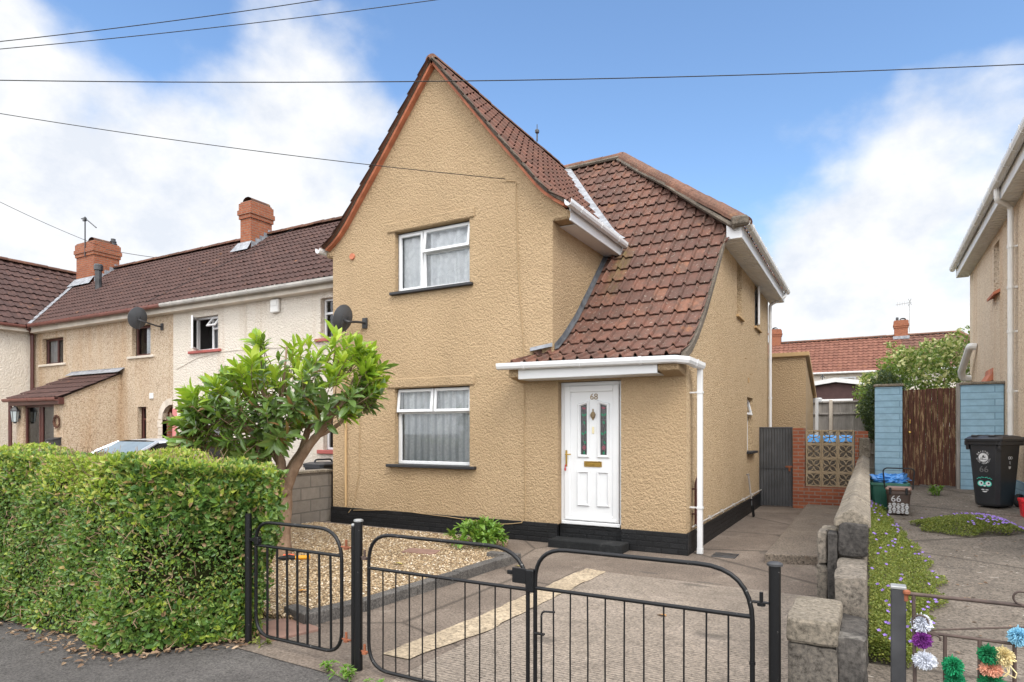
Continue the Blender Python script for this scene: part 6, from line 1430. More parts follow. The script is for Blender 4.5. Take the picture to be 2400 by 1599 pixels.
pompom('white woollen pompom with stray ends, below the purple one', 2167, .640, .038, (.72, .74, .80), seed=3, squash=(1.15, 1, .9))
pompom('bright green pompom, topmost of the green stack on the first upright', 2232, .634, .038, (.01, .28, .11), seed=4)
pompom('bright green pompom, second of the green stack on the first upright', 2238, .575, .036, (.01, .26, .11), seed=5)
pompom('bright green pompom, lowest of the green stack, cut by the bottom edge', 2241, .530, .040, (.01, .26, .11), seed=6)
pompom('dark green pompom above the peach one', 2317, .703, .038, (.01, .22, .08), seed=7)
pompom('peach pompom between two dark green ones', 2321, .645, .036, (.78, .40, .27), seed=8, squash=(1.1, 1, .85))
pompom('dark green pompom below the peach one', 2322, .590, .040, (.01, .22, .08), seed=9, squash=(1.1, 1, .9))
pompom('lower peach pompom cut off by the bottom edge', 2320, .535, .036, (.78, .40, .27), seed=10)
pompom('cream woollen pompom with long loose ends', 2350, .705, .036, (.78, .66, .36), seed=11, tails=4)
pompom('pale blue woollen pompom hanging on a thread from the top rail', 2386, .795, .036, (.30, .60, .76), seed=12)

# ------------------------------------------------------------------ small things in the front garden
ot = MB(); ot.tube(fillet([(-6.35, 5.35, .085), (-6.22, 5.38, .085)], .01), .030, 8); ot.box(-6.42, -6.28, 5.32, 5.46, .045, .085, 0, .012)
t = thing('hand_tool', 'small black and orange hand tool lying on the gravel behind the garden gate', 'hand tool', (-6.1, 5.5, .05))
m = MB(); m.tube([(-6.33, 5.45, .075), (-6.22, 5.52, .085), (-6.16, 5.56, .08)], [.018, .035, .02], 8); m.build('tool_head', rubber, t); m = MB(); m.tube([(-6.16, 5.56, .08), (-6.02, 5.66, .08)], .026, 8); m.build('tool_grip', yellow_pl, t); m = MB(); m.tube([(-6.33, 5.52, .10), (-6.23, 5.60, .10)], .014, 6); m.build('tool_trigger', orange_pl, t)
def lone_leaf(label, x, y, z, L, mat, a):
    V, F = leaf_mesh(np.array([[x, y, z]]), np.array([[math.cos(a), math.sin(a), .1]]), np.array([[0, .2, 1.]]), L, L * .6, 1, .2, .2); o = mesh_np('fallen_leaf', V, F, mat, loc=(x, y, z)); tag(o, label, 'fallen leaf', 'single fallen leaves')
orange_leaf = plain('orange_leaf', (.62, .26, .02), .7); yel_leaf = plain('yellow_leaf', (.45, .40, .05), .7)
lone_leaf('orange fallen leaf on the gravel, seen through the garden gate bars', -4.9, 4.45, .065, .10, orange_leaf, 1.0)
lone_leaf('yellowish fallen leaf in the middle of the gravel', -4.95, 5.95, .065, .12, yel_leaf, .4)
lone_leaf('yellow green fallen leaf at the far foot of the kerb', -3.74, 6.75, .012, .08, yel_leaf, .2)
lone_leaf('brown fallen leaf on the ribbed drive behind the right gate leaf', -1.55, 5.55, .016, .09, orange_leaf, 2.9)
sl = thing('garden_toy', 'bright orange red plastic toy glimpsed behind the tree fork', 'toy', (-9.15, 7.45, 0)); m = MB()
m.add([(-9.28, 7.56, 1.30), (-9.10, 7.46, 1.30), (-8.95, 7.30, .1), (-9.13, 7.40, .1)], [(0, 1, 2, 3)]); m.prism([(7.54, .1), (7.58, .1), (7.58, 1.30), (7.54, 1.30)], 'x', -9.31, -9.27); m.build('panel_sheet', orange_pl, sl); m = MB(); m.tube([(-9.10, 7.46, 1.32), (-8.95, 7.30, .14)], .018, 8); m.tube([(-9.28, 7.56, 1.32), (-9.13, 7.40, .14)], .018, 8); m.build('panel_edge', orange_pl, sl)
nb = thing('wheelie_bin', 'black bin lid with a raised handle showing over the grey block wall', 'wheelie bin', (-9.26, 9.05, 0), rad(80))
m = MB(); rings = [ring(.19, -.22, .22, .02), ring(.25, -.30, .30, .93), ring(.27, -.32, .32, .94), ring(.27, -.32, .32, .98)]; vs = [p for r in rings for p in r]; m.add(vs, [(i * 8 + k, i * 8 + (k + 1) % 8, (i + 1) * 8 + (k + 1) % 8, (i + 1) * 8 + k) for i in range(3) for k in range(8)] + [tuple(range(7, -1, -1))]); m.build('bin_body', bin_m, nb, local=True)
m = MB(); lid = [ring(.28, -.34, .33, .982, .06), ring(.28, -.34, .33, 1.01, .06), ring(.2, -.22, .25, 1.04, .07)]; vs = [p for r in lid for p in r]; m.add(vs, [(i * 8 + k, i * 8 + (k + 1) % 8, (i + 1) * 8 + (k + 1) % 8, (i + 1) * 8 + k) for i in range(2) for k in range(8)] + [tuple(range(16, 24))]); m.tube(fillet([(-.2, .0, 1.02), (-.18, .0, 1.09), (.18, .0, 1.09), (.2, .0, 1.02)], .05), .018, 8); m.build('bin_lid', bin_m, nb, local=True)

# ------------------------------------------------------------------ overhead wires
def wire(label, a, b, sag, r=.008):
    a, b = Vector(a), Vector(b); mid = (a + b) / 2; m = MB()
    m.tube([a + (b - a) * t + Vector((0, 0, -sag * 4 * t * (1 - t))) for t in [k / 24 for k in range(25)]], r, 5, cap=True); tag(m.build('overhead_cable', iron, loc=mid, autosmooth=60), label, 'cable', 'overhead cables')
def at(px, py, t):
    u = (px - 1200) / 1496; v = (1012 - py) / 1496; return (t * (u * .8729 - .4879), t * (.8729 + u * .4879), 1.63 + t * v)
wire('upper of two overhead cables crossing the top left corner of the sky', at(-150, 113, 9.0), at(1000, -40, 9.0), .06, .006)
wire('lower of two overhead cables crossing the top left corner of the sky', at(-150, 128, 9.6), at(1300, -40, 9.6), .08, .006)
wire('long overhead cable crossing the whole sky in front of the gable', at(-400, 180, 7.6), at(2800, 130, 7.6), .17, .006)
wire('drooping overhead cable fixed to the right side of the tan gable', at(-300, 215, 9.5), (-4.834, 8.44, 5.48), .10, .006)
wire('overhead cable running from the left edge to the wide left chimney', at(-200, 370, 16), (-24.0, 12.9, 8.25), .12, .008)
wire('thin overhead cable sloping down from the left chimney over the brown roof', (-24.0, 12.95, 8.2), (-20.5, 14.2, 7.6), .06, .010)
wire('thin cable lying across the brown terrace roof down to the eaves', (-14.8, 13.3, 7.62), (-17.2, 10.3, 5.15), .02, .007)

# ------------------------------------------------------------------ silver car behind the hedge (faces the street)
car = thing('parked_car', 'silver hatchback parked behind the hedge, only its roof and dark side windows showing', 'car', (-12.3, 7.45, 0))
# local: y runs rearwards, x to the car's left as seen from the street; world offset applied by hand
def stn(y, wb_, wt, zb, zs, zt): return [(-wb_, y, zb), (-wb_ - .0, y, zs), (-wt, y, zt), (wt, y, zt), (wb_, y, zs), (wb_, y, zb)]
m = MB(Matrix.Translation((-12.3, 7.5, 0)))
lower = [(-2.0, .62, .35, .55, .58), (-1.9, .78, .25, .62, .70), (-1.2, .85, .22, .72, .90), (-.9, .86, .2, .74, .97), (0, .87, .2, .75, 1.0), (1.2, .86, .2, .77, 1.03), (1.85, .80, .25, .72, 1.02), (1.98, .70, .40, .62, .92)]
vs = []
for (y, w_, zb, zs, zt) in lower: vs += [(-w_ + .06, y, zb), (-w_, y, zb + .12), (-w_, y, zs), (-w_ + .08, y, zt), (w_ - .08, y, zt), (w_, y, zs), (w_, y, zb + .12), (w_ - .06, y, zb)]
n = 8; m.add(vs, [(i * n + k, i * n + (k + 1) % n, (i + 1) * n + (k + 1) % n, (i + 1) * n + k) for i in range(len(lower) - 1) for k in range(n)] + [tuple(range(n - 1, -1, -1)), tuple(range((len(lower) - 1) * n, len(lower) * n))]); m.build('car_body', silver, car, autosmooth=40)
m = MB(Matrix.Translation((-12.3, 7.5, 0)))
roof = [(-.30, .60, 1.455), (.0, .62, 1.478), (.6, .63, 1.488), (1.2, .61, 1.475), (1.62, .57, 1.43), (1.72, .55, 1.40)]
vs = []
for (y, w_, z) in roof: vs += [(-w_ - .03, y, z - .05), (-w_ + .03, y, z - .008), (-w_ * .5, y, z + .012), (w_ * .5, y, z + .012), (w_ - .03, y, z - .008), (w_ + .03, y, z - .05)]
n = 6; m.add(vs, [(i * n + k, i * n + k + 1, (i + 1) * n + k + 1, (i + 1) * n + k) for i in range(len(roof) - 1) for k in range(n - 1)])
for sx in (-1, 1):
    m.tube([(sx * .82, -1.15, .93), (sx * .72, -.65, 1.26), (sx * .635, -.28, 1.43)], .035, 6); m.tube([(sx * .80, 1.88, 1.02), (sx * .68, 1.70, 1.30), (sx * .58, 1.62, 1.42)], .05, 6); m.tube([(sx * .845, .42, 1.0), (sx * .66, .40, 1.44)], .022, 6)
    m.tube([(sx * .845, 1.18, 1.03), (sx * .655, 1.12, 1.43)], .018, 6)
m.build('car_roof', silver, car, autosmooth=40)
for sx in (-1, 1):
    for (pts) in ([(-1.05, .98, .84), (.40, 1.0, .86), (.38, 1.43, .665), (-.22, 1.415, .67)], [(.44, 1.0, .86), (1.16, 1.03, .855), (1.10, 1.42, .66), (.42, 1.43, .665)], [(1.2, 1.03, .855), (1.82, 1.04, .80), (1.62, 1.38, .61), (1.14, 1.42, .66)]):
        m = MB(Matrix.Translation((-12.3, 7.5, 0))); m.add([(sx * x, y, z) for y, z, x in pts], [(0, 1, 2, 3)]); m.build('side_window', car_glass, car)
m = MB(Matrix.Translation((-12.3, 7.5, 0))); m.add([(-.80, -1.12, .95), (.80, -1.12, .95), (.60, -.31, 1.44), (-.60, -.31, 1.44)], [(0, 1, 2, 3)]); m.build('windscreen', screen_glass, car)
m = MB(Matrix.Translation((-12.3, 7.5, 0))); m.add([(-.74, 1.93, 1.03), (.74, 1.93, 1.03), (.54, 1.70, 1.40), (-.54, 1.70, 1.40)], [(0, 1, 2, 3)]); m.build('rear_window', car_glass, car)
for sx in (-1, 1):
    for y in (-1.25, 1.2): m = MB(Matrix.Translation((-12.3, 7.5, 0))); m.lathe([(0, -.09), (.22, -.09), (.30, -.08), (.31, 0), (.30, .08), (.22, .09), (0, .09)], (sx * .80, y, .31), 20, ax='x'); m.build('wheel', rubber, car, autosmooth=40)
    m = MB(Matrix.Translation((-12.3, 7.5, 0))); m.box(sx * .93 - .09, sx * .93 + .09, -.80, -.68, .98, 1.10, 0, .03); m.build('wing_mirror', silver, car)
m = MB(Matrix.Translation((-12.3, 7.5, 0))); m.tube([(0, 1.45, 1.47), (0, 1.75, 1.62)], .008, 4); m.build('car_aerial', rubber, car)
# ------------------------------------------------------------------ vegetation
Rv = np.array([.8729, .4879, 0]); Fv = np.array([-.4879, .8729, 0]); Zv = np.array([0, 0, 1.])
# --- privet hedge
hedge = thing('hedge', 'thick clipped green hedge along the pavement at the left', 'hedge', (-7, 3.2, 0))
HT = lambda x: 1.40 + .004 * (-x - 4) - .13 * np.clip((x + 5.0) / 1.1, 0, 1)
def hfront(x, z):                                         # front face y of the hedge
    y = 2.72 + .70 * np.clip((x + 4.80) / .58, 0, 1) ** 1.3 + .03 * np.sin(x * 3.1 + z * 2) + .03 * np.sin(x * 7.7 - z * 5)
    y -= .06 * np.exp(-((z - .12) / .22) ** 2) * np.clip((-x - 4.35) / .4, 0, 1); y += .07 * np.clip((z - 1.15) / .25, 0, 1)
    return y
def hend(y, z): return -1.185 * y - .22 * np.clip((.75 - z) / .6, 0, 1) + .03 * np.sin(z * 6 + y * 4)
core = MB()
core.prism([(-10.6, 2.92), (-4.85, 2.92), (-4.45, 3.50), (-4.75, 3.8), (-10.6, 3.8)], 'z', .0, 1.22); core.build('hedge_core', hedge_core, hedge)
def hedge_pts(nf, nt, ne):
    P, N = [], []
    x = -4.08 - 6.0 * rng.random(nf) ** 1.25; z = .02 + 1.42 * rng.random(nf); z = np.minimum(z, HT(x) - .01 * rng.random(nf)); d = np.abs(rng.normal(size=nf)) * .045
    k_ = x < hend(hfront(x, z), z) + .02; x, z, d = x[k_], z[k_], d[k_]
    P.append(np.stack([x, hfront(x, z) + d, z], 1)); N.append(np.tile([[0, -1, .25]], (len(x), 1)))
    x = -3.95 - 6.3 * rng.random(nt); y = 2.75 + 1.15 * rng.random(nt); y = np.maximum(y, hfront(x, 1.35) - .01); x = np.minimum(x, hend(y, 1.3) - .02 * rng.random(nt)); z = HT(x) - np.abs(rng.normal(size=nt)) * .03 + .022 * np.sin(x * 5 + y * 3) + .02 * np.sin(x * 11)
    z = z + .05 * np.sin(x * 2.6 + 1) * np.sin(y * 3) - .02; P.append(np.stack([x, y, z], 1)); N.append(np.tile([[0, -.2, 1]], (nt, 1)))
    z = .05 + 1.26 * rng.random(ne); y = 3.38 + .55 * rng.random(ne); x = hend(y, z) - np.abs(rng.normal(size=ne)) * .04 
    P.append(np.stack([x, y, z], 1)); N.append(np.tile([[1, -.3, .2]], (ne, 1)))
    return np.concatenate(P), np.concatenate(N)
P, N = hedge_pts(66000, 19000, 10000)
# bare hollows where twigs show
hol = np.sin(P[:, 0] * 5.3 + 1) * np.sin(P[:, 2] * 7.1 + P[:, 0] * 2) + .8 * np.sin(P[:, 0] * 13 + P[:, 2] * 17) * np.sin(P[:, 0] * 19 - P[:, 2] * 14); keep = ~((hol > .72) & (rng.random(len(P)) < .50) & (P[:, 2] < HT(P[:, 0]) - .10)); P, N = P[keep], N[keep]
n = len(P); D = rnd_dirs(n) * .95 + N * .40 + np.array([0, 0, .25]); NL = N * .9 + rnd_dirs(n) * .75
top = np.clip((P[:, 2] - 1.0) / .25, 0, 1) * np.clip(.35 + .5 * np.sin(P[:, 0] * 2.3 + 1.9), .25, 1); patch = .30 * (np.sin(P[:, 0] * 4.1 + P[:, 2] * 3) > .55) * (P[:, 0] > -6)
young = rng.random(n) < .05 + 1.0 * top * (P[:, 0] > -12) + patch * .5
big = 1 + .45 * np.clip((P[:, 0] + 5.4) / .8, 0, 1) * (np.sin(P[:, 2] * 6 + 1) > -.2); L = (rng.uniform(.021, .046, n) * big * (1 + .22 * np.sin(P[:, 0] * 3.7 + P[:, 2] * 5.1))); Wd = L * rng.uniform(.52, .68, n)
V, F = leaf_mesh(P[~young], D[~young], NL[~young], L[~young], Wd[~young], 0, .16, .12); mesh_np('foliage', V, F, leaf_h, hedge)
V, F = leaf_mesh(P[young], D[young] + [0, 0, .35], NL[young], L[young] * 1.1, Wd[young], 0, .16, .12); mesh_np('young_shoots', V, F, leaf_hy, hedge)
tw = MB()
for k in range(1000):
    if k < 800: x = -4.5 - 5 * rng.random() ** 1.2; z = .05 + 1.3 * rng.random(); b = np.array([x, float(hfront(x, z)) + .07, z]); d = np.array([rng.normal() * .9, -.55, rng.normal() * .6 + .25])
    else: x = -4.8 - 4 * rng.random(); y = 2.9 + .9 * rng.random(); b = np.array([x, y, float(HT(x)) - .09]); d = np.array([rng.normal() * .4, rng.normal() * .3, 1])
    Lk = rng.uniform(.09, .19); d = d / np.linalg.norm(d); q = rng.normal(size=3) * .025; tw.tube([b, b + d * Lk * .5 + q, b + d * Lk], [.0045, .0035, .002], 4)
for k in range(26):
    x = -4.6 - .22 * k; tw.tube([(x, 3.45, 0), (x + rng.normal() * .05, 3.4, .5), (x + rng.normal() * .1, 3.3, 1.0)], [.022, .016, .008], 5)
tw.build('twigs', twig_m, hedge)['kind'] = 'stuff'
# litter at its foot
n = 420; x = -4.15 - 4.5 * rng.random(n) ** 1.4; y = np.minimum(hfront(x, .1) + rng.normal(size=n) * .09 - .05, 3.32); s = rng.random(n) < .05; y[s] -= rng.random(s.sum()) * .3
P = np.stack([x, y, .004 + .02 * rng.random(n)], 1); D = rnd_dirs(n) * [1, 1, .25]; V, F = leaf_mesh(P, D, np.tile([[0, 0, 1.]], (n, 1)) + rnd_dirs(n) * .4, rng.uniform(.025, .075, n), rng.uniform(.015, .035, n), 0, .2, .1)
mesh_np('leaf_litter', V, F, litter_m)['kind'] = 'stuff'

# --- small evergreen tree in the gravel
TB = np.array([-6.57, 5.73, 0.0])
tree = thing('evergreen_tree', 'small broad leaved evergreen tree with a bare forked trunk in the gravel bed', 'tree', tuple(TB))
def tp3(r, f, z): return TB + Rv * r * .88 + Fv * f * .88 + Zv * z
limbs = [([(0, 0, -.05), (.0, 0, .06), (-.01, 0, .35), (.015, 0, .62), (0, 0, .88), (.01, 0, 1.02)], [.15, .112, .098, .10, .106, .096]),
         ([(.03, 0, .86), (.12, -.02, 1.06), (.25, -.03, 1.28), (.48, -.05, 1.55), (.66, -.06, 1.75), (.74, -.05, 1.92), (.82, -.05, 2.06)], [.075, .070, .060, .052, .042, .036, .03]),
         ([(-.02, 0, .95), (-.04, .02, 1.18), (-.09, .02, 1.40), (-.08, .03, 1.66), (-.12, .03, 1.86), (-.19, .05, 2.0)], [.085, .066, .055, .042, .034, .026]),
         ([(.02, .02, 1.0), (.12, .08, 1.22), (.24, .12, 1.42), (.32, .14, 1.68), (.40, .16, 1.95), (.42, .16, 2.1)], [.07, .055, .046, .040, .032, .026]),
         ([(-.03, -.04, .98), (-.16, -.10, 1.15), (-.28, -.14, 1.34), (-.34, -.14, 1.52), (-.52, -.16, 1.75), (-.75, -.16, 1.95)], [.055, .042, .036, .028, .02, .014]),
         ([(-.10, .06, 1.25), (-.40, .25, 1.55), (-.80, .30, 1.75), (-1.10, .3, 1.92)], [.04, .03, .02, .012]),
         ([(.48, -.05, 1.55), (.80, .0, 1.72), (1.05, .02, 1.95), (1.2, .05, 2.2)], [.03, .026, .018, .012]),
         ([(.66, -.06, 1.75), (.85, .2, 2.05), (.95, .3, 2.35)], [.026, .018, .012]), ([(-.09, .02, 1.40), (.02, -.2, 1.8), (.1, -.25, 2.3), (.12, -.2, 2.7)], [.03, .022, .015, .01]),
         ([(-.12, .03, 1.86), (-.35, .1, 2.15), (-.45, .1, 2.45)], [.026, .018, .01]), ([(.32, .14, 1.68), (.40, .40, 2.0), (.4, .5, 2.3)], [.024, .018, .01]), ([(-.52, -.16, 1.75), (-.95, -.3, 1.75), (-1.3, -.3, 1.62)], [.018, .012, .008])]
tk = MB(); R = random.Random(12)
for pts, rr in limbs:
    q = [tp3(*p) for p in pts]; P_ = []; r_ = []
    for i in range(len(q) - 1):
        for k in range(4):
            t = k / 4; a = q[max(0, i - 1)]; b = q[i]; c = q[i + 1]; d = q[min(len(q) - 1, i + 2)]
            P_.append(Vector(.5 * (2 * b + (c - a) * t + (2 * a - 5 * b + 4 * c - d) * t * t + (-a + 3 * b - 3 * c + d) * t ** 3)) + Vector((R.uniform(-1, 1), R.uniform(-1, 1), 0)) * rr[i] * .07); r_.append((rr[i] + (rr[i + 1] - rr[i]) * t) * R.uniform(.95, 1.06))
    P_.append(Vector(q[-1])); r_.append(rr[-1]); tk.tube(P_, r_, 12)
for (r, f, z, s) in ((-.09, -.09, .50, .075), (-.05, -.12, .42, .05), (.06, -.09, .85, .05), (-.13, -.1, 1.12, .045)):
    c = Vector(tp3(r, f, z)); bm = bmesh.new(); bmesh.ops.create_icosphere(bm, subdivisions=2, radius=s); tk.add([c + v.co * (1 + .25 * _ns.noise(v.co * 40)) for v in bm.verts], [[v.index for v in f_.verts] for f_ in bm.faces]); bm.free()

# crown: rosettes of long leaves at the twig ends
prof_r = [-1.42, -1.25, -1.0, -.75, -.5, -.25, 0, .15, .3, .45, .7, .95, 1.15, 1.32, 1.42]
zlo = [1.50, 1.36, 1.40, 1.36, 1.26, 1.22, 1.30, 1.45, 1.45, 1.55, 1.70, 1.66, 1.72, 1.80, 1.95]
zhi = [1.90, 2.12, 2.22, 2.45, 2.58, 2.62, 2.86, 2.98, 2.62, 2.45, 2.78, 2.80, 2.74, 2.60, 2.25]
ros = []; tries = 0
while len(ros) < 290 and tries < 20000:
    tries += 1; r = rng.uniform(-1.42, 1.40); lo, hi = np.interp(r, prof_r, zlo), np.interp(r, prof_r, zhi); z = lo + (hi - lo) * rng.random() ** .8; half = .85 * math.sqrt(max(.03, 1 - (r / 1.5) ** 2)); f = rng.uniform(-half, half)
    t = (z - lo) / (hi - lo); shell = max(abs(r) / 1.4, abs(f) / half, abs(2 * t - 1))
    if rng.random() > (.30 + .8 * shell ** 2) * (1.0 if t > .28 or r < .1 else .55): continue
    if r > .38 and r < .62 and z > 2.35: continue
    ros.append((r, f, z, t, shell))
PB, DB, NB, LB, WB, kind = [], [], [], [], [], []; tg = MB()
cen = tp3(0, 0, 1.55)
for (r, f, z, t, shell) in ros:
    p = tp3(r, f, z); out = p - cen; out = out / np.linalg.norm(out); ax = out * .75 + Zv * (.55 if t > .3 else .0) + rng.normal(size=3) * .28; ax /= np.linalg.norm(ax)
    a = np.cross(ax, [.3, .5, .8]); a /= np.linalg.norm(a); b = np.cross(ax, a); k = int(rng.integers(8, 14)); ph = rng.random() * 6; sz = rng.uniform(.75, 1.2)
    yg = (t > .70 and rng.random() < .75) or rng.random() < .06
    if r > .7 and t > .5: yg = rng.random() < .8
    for i in range(k):
        th = ph + i * 2.4 + rng.normal() * .35; op = (.25 + .85 * i / k if yg else .45 + 1.05 * (i / k)) + rng.normal() * .15; d = ax * math.cos(op) + (a * math.cos(th) + b * math.sin(th)) * math.sin(op) + rng.normal(size=3) * .16 - Zv * (.0 if yg else .12)
        PB.append(p - ax * .17 * (i / k) ** 1.3); DB.append(d); NB.append(ax + d * -.2); Lf = rng.uniform(.14, .235) * sz; LB.append(Lf); WB.append(Lf * rng.uniform(.30, .38)); kind.append(1 if yg else (2 if rng.random() < .05 or (r < -1.15 and rng.random() < .3) else 0))
    tk.tube([p - ax * .24 - out * .10, p - ax * .12, p], [.006, .0045, .003], 5)
tk.build('trunk', bark_m, tree, smooth=True)
PB, DB, NB, LB, WB, kind = map(np.array, (PB, DB, NB, LB, WB, kind))
for k, (nm, mat) in enumerate((('foliage', leaf_m), ('young_leaves', leaf_my), ('bronze_leaves', leaf_mb))):
    s = kind == k; V, F = leaf_mesh(PB[s], DB[s], NB[s], LB[s], WB[s], 1, .30, .22); mesh_np(nm, V, F, mat, tree, smooth=False)


# --- low plant by the house, weeds
def clump(name, label, c, rad_, h, nst, L, mat, per=7, group=None, seed=0, cat='plant'):
    g = np.random.default_rng(seed); t = thing(name, label, cat, c, 0, group); P, D, N = [], [], []; st_ = MB(); c = np.array(c)
    for k in range(nst):
        th = g.random() * 2 * PI; rr = rad_ * math.sqrt(g.random()); tip = c + np.array([rr * math.cos(th), rr * math.sin(th), h * (1 - .5 * (rr / rad_) ** 2) * g.uniform(.55, 1)]); st_.tube([c + np.array([rr * .2 * math.cos(th), rr * .2 * math.sin(th), 0]), (c + tip) / 2 + Zv * .04 * h, tip], .004 if L > .05 else .0025, 4)
        ax = tip - c; ax = ax / np.linalg.norm(ax) + Zv * .3
        for i in range(per):
            a = g.normal(size=3); P.append(tip - ax * .10 * h * g.random()); D.append(ax * .35 + a / np.linalg.norm(a) + Zv * .1); N.append(Zv + a * .2)
    n = len(P); Ls = g.uniform(.7, 1.15, n) * L; V, F = leaf_mesh(np.array(P), np.array(D), np.array(N), Ls, Ls * .42, 1, .25, .25); mesh_np('leaves', V, F, mat, t); st_.build('stems', mat, t)
clump('leafy_plant', 'bright green leafy plant at the foot of the tan front wall', (-4.75, 7.55, .04), .40, .36, 70, .115, leaf_p, 8, None, 3)
clump('weed_clump', 'small green weed at the foot of the double gate post', (-3.02, 3.14, 0), .09, .07, 10, .045, leaf_p, 6, 'weeds along the gates', 4, 'weed')
clump('weed_clump', 'small green weed on the pavement edge below the garden gate', (-3.22, 3.20, 0), .05, .08, 8, .04, leaf_p, 6, 'weeds along the gates', 5, 'weed')
clump('weed_clump', 'sparse green weed beside the hedge end post', (-4.07, 3.33, 0), .07, .05, 8, .035, leaf_g, 6, 'weeds along the gates', 6, 'weed')
clump('weed_clump', 'tiny green weed under the left drive gate leaf', (-2.76, 3.12, 0), .06, .05, 8, .035, leaf_p, 6, 'weeds along the gates', 7, 'weed')
clump('weed_clump', 'green weed growing in front of the peeling wooden gate', (1.02, 12.9, NZ(12.9)), .12, .20, 16, .07, leaf_p, 7, None, 8, 'weed')
clump('weed_clump', 'green weed tuft at the foot of the green recycling box', (.12, 10.9, NZ(10.9)), .14, .10, 16, .06, leaf_b, 7, None, 9, 'weed')
clump('leafy_plant', 'light green scalloped leafy plant behind the square gate post', (.20, 3.62, .0), .16, .22, 24, .075, leaf_p, 7, None, 10)
# --- purple bellflower mats
def mat_plant(name, label, pts_fn, n, nfl, z_fn, c, seed, leaf=.020, flw=.5):
    g = np.random.default_rng(seed); t = thing(name, label, 'flowering plant', c); xy = pts_fn(g, n); h = z_fn(xy[:, 0], xy[:, 1]); base = np.array([NZ(y) for y in xy[:, 1]]); z = base + h * np.sqrt(g.random(n)) + .006
    P = np.stack([xy[:, 0], xy[:, 1], z], 1); D = g.normal(size=(n, 3)); D[:, 2] = np.abs(D[:, 2]) * .8; N = np.tile([[0, 0, 1.]], (n, 1)) + g.normal(size=(n, 3)) * .5; L = g.uniform(.6, 1.4, n) * leaf; V, F = leaf_mesh(P, D, N, L, L * .75, 0, .15, .1); mesh_np('leaves', V, F, leaf_g, t)
    xy = pts_fn(g, nfl, True); h = z_fn(xy[:, 0], xy[:, 1]); base = np.array([NZ(y) for y in xy[:, 1]]); PF, DF, NF = [], [], []
    for i in range(nfl):
        c_ = np.array([xy[i, 0], xy[i, 1], base[i] + h[i] + .02]); ax = np.array([g.normal() * .3, -.5, 1]); ax /= np.linalg.norm(ax); a = np.cross(ax, [1, 0, 0]); a /= np.linalg.norm(a); b = np.cross(ax, a)
        for k in range(5): th = k * 2 * PI / 5; d = (a * math.cos(th) + b * math.sin(th)) + ax * .45; PF.append(c_); DF.append(d); NF.append(ax)
    V, F = leaf_mesh(np.array(PF), np.array(DF), np.array(NF), .017, .012, 0, .1, .1); mesh_np('flowers', V, F, petal_m, t)['kind'] = 'stuff'
def strip_pts(g, n, fl=False):
    y = 4.9 + 6.0 * g.random(n) ** 1.25; wd = np.interp(y, [4.9, 5.6, 6.6, 7.2, 8.2, 9.3, 10.9], [.22, .36, .55, .58, .50, .36, .10]); wd = wd * (1 + .10 * np.sin(y * 9)); u = g.random(n) ** (1.0 if not fl else .55); 
    if fl: k = g.random(n) < .35; u[k] = g.random(k.sum()) * .5
    return np.stack([.005 + wd * u, y], 1)
def strip_h(x, y): return .05 + .26 * np.exp(-(x / .22) ** 2) * np.interp(y, [4.9, 5.6, 9, 11], [.5, 1, 1, .35]) + .015 * np.sin(x * 40) * np.sin(y * 33)
mat_plant('bellflower', 'long mat of purple bellflowers trailing along the boundary wall', strip_pts, 48000, 85, strip_h, (.2, 7, .2), 21, .015)
def blob_pts(g, n, fl=False):
    th = g.random(n) * 2 * PI; r = np.sqrt(g.random(n)); 
    if fl: th = g.normal(size=n) * .9 + .3; r = .45 + .5 * g.random(n)
    lp_ = 1 + .16 * np.sin(3 * th + 1) + .10 * np.sin(7 * th); r = r * lp_
    return np.stack([1.05 + .56 * r * np.cos(th), 9.95 + .42 * r * np.sin(th)], 1)
def blob_h(x, y): q = ((x - 1.05) / .58) ** 2 + ((y - 9.95) / .42) ** 2; return .03 + .17 * np.clip(1.15 - q, 0, 1) * np.clip(.75 + .6 * (x - 1.0), .3, 1.2)
mat_plant('bellflower', 'round cushion of purple bellflowers out on the open drive', blob_pts, 14000, 110, blob_h, (1.05, 9.95, .37), 22, .015)
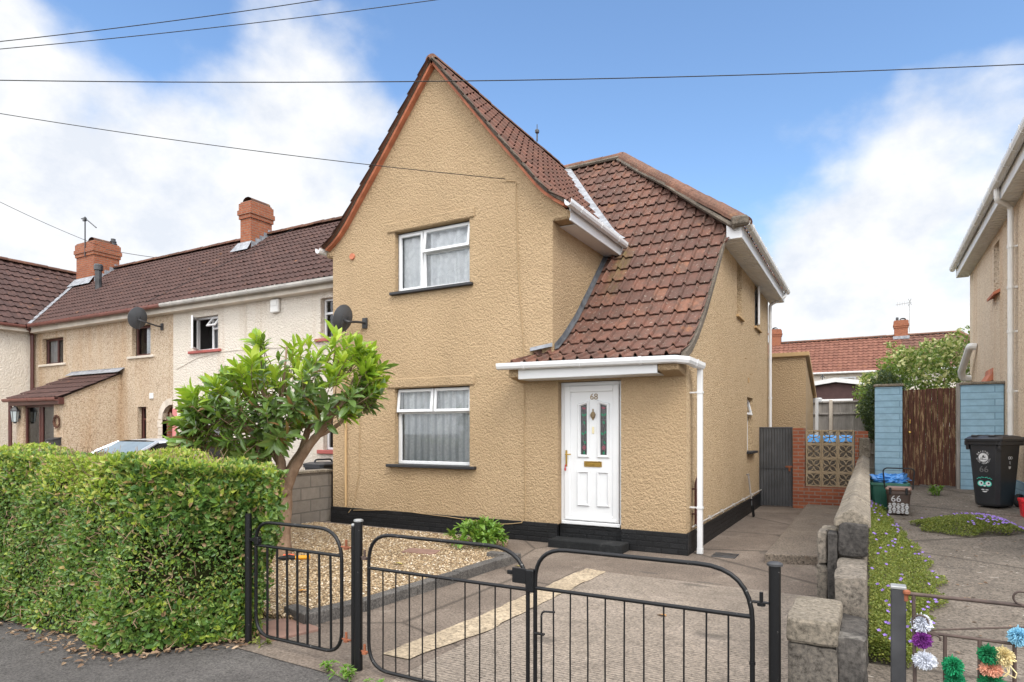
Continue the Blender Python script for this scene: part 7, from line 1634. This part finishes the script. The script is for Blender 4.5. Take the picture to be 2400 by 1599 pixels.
# dry bits on the neighbour's drive
n = 160; x = rng.uniform(.1, 2.0, n); y = rng.uniform(4, 12, n); P = np.stack([x, y, np.array([NZ(v) for v in y]) + .008], 1); D = rnd_dirs(n) * [1, 1, .15]; V, F = leaf_mesh(P, D, np.tile([[0, 0, 1.]], (n, 1)) + rnd_dirs(n) * .3, rng.uniform(.015, .05, n), rng.uniform(.01, .025, n), 0, .15, .1); mesh_np('drive_litter', V, F, litter_m)['kind'] = 'stuff'
# --- bushes behind the blue wall
def bush(name, label, c, rx, ry, rz, n, L, mats, seed, fl=0, trunk=True):
    g = np.random.default_rng(seed); t = thing(name, label, 'bush', (c[0], c[1], .6)); d = g.normal(size=(n, 3)); d /= np.linalg.norm(d, axis=1, keepdims=True)
    lump = 1 + .13 * np.sin(d[:, 0] * 6 + seed) * np.sin(d[:, 2] * 7 + 1) + .08 * np.sin(d[:, 1] * 11 + d[:, 0] * 9) + .06 * np.sin(d[:, 2] * 17 + d[:, 0] * 13); r = lump * (1 - .38 * g.random(n) ** 2.2); P = np.array(c) + d * np.array([rx, ry, rz]) * r[:, None]
    D = d * .6 + g.normal(size=(n, 3)) * .7; N = d + g.normal(size=(n, 3)) * .6; Ls = g.uniform(.7, 1.3, n) * L; V, F = leaf_mesh(P, D, N, Ls, Ls * .5, 0, .15, .15); mesh_np('foliage', V, F, mats[0], t)
    if fl:
        s = (d[:, 2] > -.3) & (g.random(n) < fl) & (np.sin(d[:, 0] * 9 + d[:, 2] * 8) > -.35); V, F = leaf_mesh(P[s] + d[s] * .05, D[s], N[s], Ls[s] * 1.15, Ls[s] * .8, 0, .1, .1); mesh_np('blossom', V, F, mats[1], t)
    m = MB()
    for k in range(7): e = np.array(c) + np.array([g.normal() * rx * .4, g.normal() * ry * .4, g.uniform(-.1, .5) * rz]); m.tube([(c[0] + g.normal() * .08, c[1], .5), tuple((np.array([c[0], c[1], .5]) + e) / 2 + g.normal(size=3) * .08), tuple(e)], [.05, .035, .012], 6)
    m.build('stems', bark_m, t)
bush('flowering_bush', 'large pale green bush covered in creamy blossom rising behind the blue wall', (1.55, 19.6, 2.55), 1.75, 1.2, 1.42, 15000, .085, (leaf_b, leaf_bf), 31, .38)
bush('dark_bush', 'dark green conifer bush against the left blue pier', (.32, 18.6, 2.15), .46, .5, .95, 8000, .06, (leaf_c,), 32)
